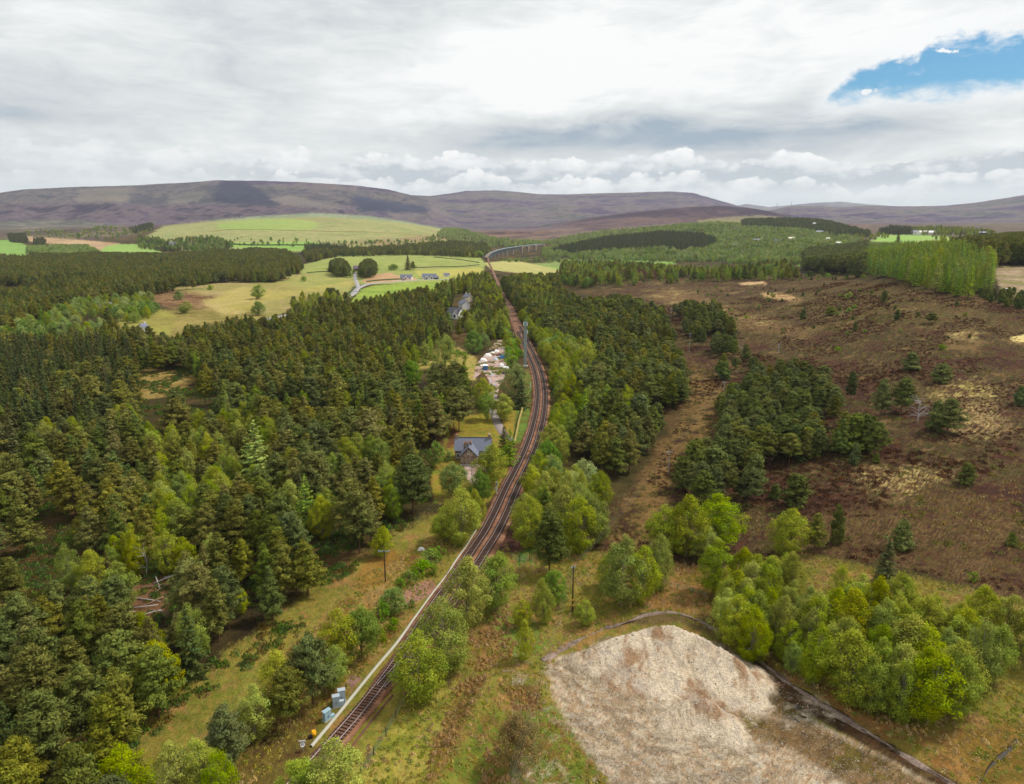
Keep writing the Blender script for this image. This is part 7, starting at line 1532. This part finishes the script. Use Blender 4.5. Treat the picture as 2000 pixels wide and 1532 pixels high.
for i, (px, py, w_, d_, h, m_, lb) in enumerate([(936, 726, 2.4, 3, .8, m_wood, 'heap of split wood at the left edge of the yard'), (958, 708, 3.2, 3, .9, m_pier, 'grey rubble heap in the middle of the yard'), (974, 700, 2.6, 3, .8, m_rust, 'rusty scrap heap near the blue sheet'), (984, 730, 2.4, 4, .9, m_dark, 'dark heap at the right side of the yard'), (950, 712, 2.0, 2.5, .7, m_rust, 'small rusty heap behind the blue box'), (962, 690, 2.6, 2.6, .8, m_white, 'small white bag pile by the stacked beams'), (976, 692, 2.0, 2.6, .7, m_dark, 'small dark pile by the top sheets'), (940, 716, 1.8, 2.2, .7, m_white, 'small white bag pile left of the blue box')]):
    tarp(px, py, w_, d_, h, m_, lb, 30 + i); o = C.objects[[k for k in C.objects.keys() if k.startswith('tarpaulin')][-1]]; o.name = 'rubble_heap'; o['category'] = 'heap'
def car(px, py, rz, mat, label, van=False):
    b = P(px, py); root = empty('parked_van' if van else 'parked_car', b + Vector((0, 0, .3)), rz); L, W_, H_ = (5.4, 2.0, 2.3) if van else (4.3, 1.75, 1.45); prof = [(-.5, .22), (-.5, .55), (-.46, .62), (-.28, .66), (-.16, .97), (.25, 1.0), (.44, .68), (.5, .62), (.5, .22)] if not van else [(-.5, .2), (-.5, .5), (-.40, .56), (-.30, .95), (-.2, 1.0), (.5, 1.0), (.5, .2)]
    n = len(prof); mb = MB(); ps = [[(x * L, s_ * W_ / 2 * (1 if z < .7 else .86), z * H_) for x, z in prof] for s_ in (-1, 1)]; base = len(mb.v); mb.v += ps[0] + ps[1]; mb.f += [tuple(range(n)), tuple(range(2 * n - 1, n - 1, -1))] + [(i, n + i, n + (i + 1) % n, (i + 1) % n) for i in range(n)]
    mb.build('body', mat, root); MB().box((.02 * L, 0, .80 * H_), (.42 * L, W_ * .92, .20 * H_)).build('window_band', m_glass, root)
    for x in (-.32, .32):
        for s_ in (-1, 1): MB().tube([(x * L, s_ * (W_ / 2 - .1), .32), (x * L, s_ * (W_ / 2 + .05), .32)], .34, 12).build('wheel', m_tyre, root)
    tag(root, label, 'van' if van else 'car')
car(788, 548, .1, m_car, 'dark car parked in front of the single-gabled bungalow'); car(696, 571, 1.0, m_cab, 'silver car on the road bend below the junction'); car(832, 546.5, .1, m_car, 'dark car parked before the two-gabled bungalow'); car(1968, 572, .2, m_white, 'white van on the road at the right edge behind the young plantation', True)
def pylon(px, py, top):
    b = P(px, py); h = height_to(b, top); root = empty('pylon', b); mb = MB()
    for s_ in (-1, 1):
        for q in (-1, 1): mb.tube([(s_ * h * .09, q * h * .09, 0), (s_ * h * .015, q * h * .015, h)], .35, 4)
    for k in range(6):
        z0, z1 = h * k / 6, h * (k + 1) / 6; w0, w1 = h * (.09 - .0125 * k), h * (.09 - .0125 * (k + 1)); mb.tube([(-w0, 0, z0), (w1, 0, z1)], .22, 4); mb.tube([(w0, 0, z0), (-w1, 0, z1)], .22, 4)
    mb.build('tower', m_galv, root)
    for z in (.72, .84, .95): MB().tube([(-h * .13, 0, h * z), (h * .13, 0, h * z)], .3, 4).build('arm', m_galv, root)
    return root
tag(pylon(1517, 412, 397), 'tiny pylon on the far right skyline, left of two', 'pylon'); tag(pylon(1545, 406, 395), 'tiny pylon on the far right skyline, right of two', 'pylon')
def cow(px, py, rz, label):
    b = P(px, py); me = bpy.data.meshes.new('cow')
    pts = [(0, 0, 1.05), (.75, 0, 1.1), (1.1, 0, 1.25), (1.5, 0, 1.1), (1.75, 0, .95), (-.75, 0, 1.1)]; ed = [(0, 1), (1, 2), (2, 3), (3, 4), (0, 5)]; rad = [.42, .40, .24, .17, .11, .36]
    for x, y, k in ((.7, .2, 1), (.7, -.2, 1), (-.7, .2, 5), (-.7, -.2, 5)):
        n = len(pts); pts += [(x, y, .62), (x + (.04 if k == 1 else -.06), y, .32), (x, y, .02)]; ed += [(k, n), (n, n + 1), (n + 1, n + 2)]; rad += [.15, .08, .07]
    n = len(pts); pts += [(-1.15, 0, 1.1), (-1.2, 0, .5)]; ed += [(5, n), (n, n + 1)]; rad += [.04, .03]
    me.from_pydata(pts, ed, []); me.materials.append(m_dark); o = link('cow', me, None, b); o.rotation_euler = (0, 0, rz); sk = o.modifiers.new('skin', 'SKIN')
    for v_, r_ in zip(me.skin_vertices[0].data, rad): v_.radius = (r_, r_)
    me.skin_vertices[0].data[0].use_root = True; o.modifiers.new('smooth', 'SUBSURF').levels = 1; o.location.z += .05
    return tag(o, label, 'cow')
cow(740, 501, .4, 'dark cow alone near the top of the green field'); cow(819, 505, 2.6, 'left of two dark cows on the green field'); cow(826, 504, .2, 'right of two dark cows on the green field')
def snag(px, py, top, label, seed):
    b = P(px, py); h = height_to(b, top); v, f = branchy(seed, h, .55, 9, 1, .15, .12); tag(link('dead_tree', mesh_np('dead_tree', v, f, None, True, [m_dead]), None, b), label, 'dead tree')
snag(285, 1126, 1058, 'tall bare grey snag standing behind the felled gap', 21); snag(240, 1100, 1062, 'short leaning grey snag left of the felled gap', 22); snag(432, 1080, 1042, 'pale dead stem among dark pines right of the felled gap', 23); snag(1448, 692, 672, 'small grey dead stem beside the pole line pines', 24); snag(1520, 690, 668, 'small bare stem at the back of the moor pines', 25)
# ------------------------------------------------------------------ the air over the valley
m_haze, gg = new_mat('haze'); pv = gg.n('ShaderNodeVolumePrincipled'); pv.inputs['Color'].default_value = (.84, .93, 1, 1); pv.inputs['Density'].default_value = 3.6e-5; pv.inputs['Density Attribute'].default_value = ''; pv.inputs['Anisotropy'].default_value = .2
ho = gg.n('ShaderNodeOutputMaterial'); m_haze.node_tree.links.new(pv.outputs[0], ho.inputs['Volume'])
hz = MB().box((0, 5600, 210), (81000, 29600, 640)).build('haze', m_haze); tag(hz, 'thin blue air over the valley', 'haze', None, 'stuff')
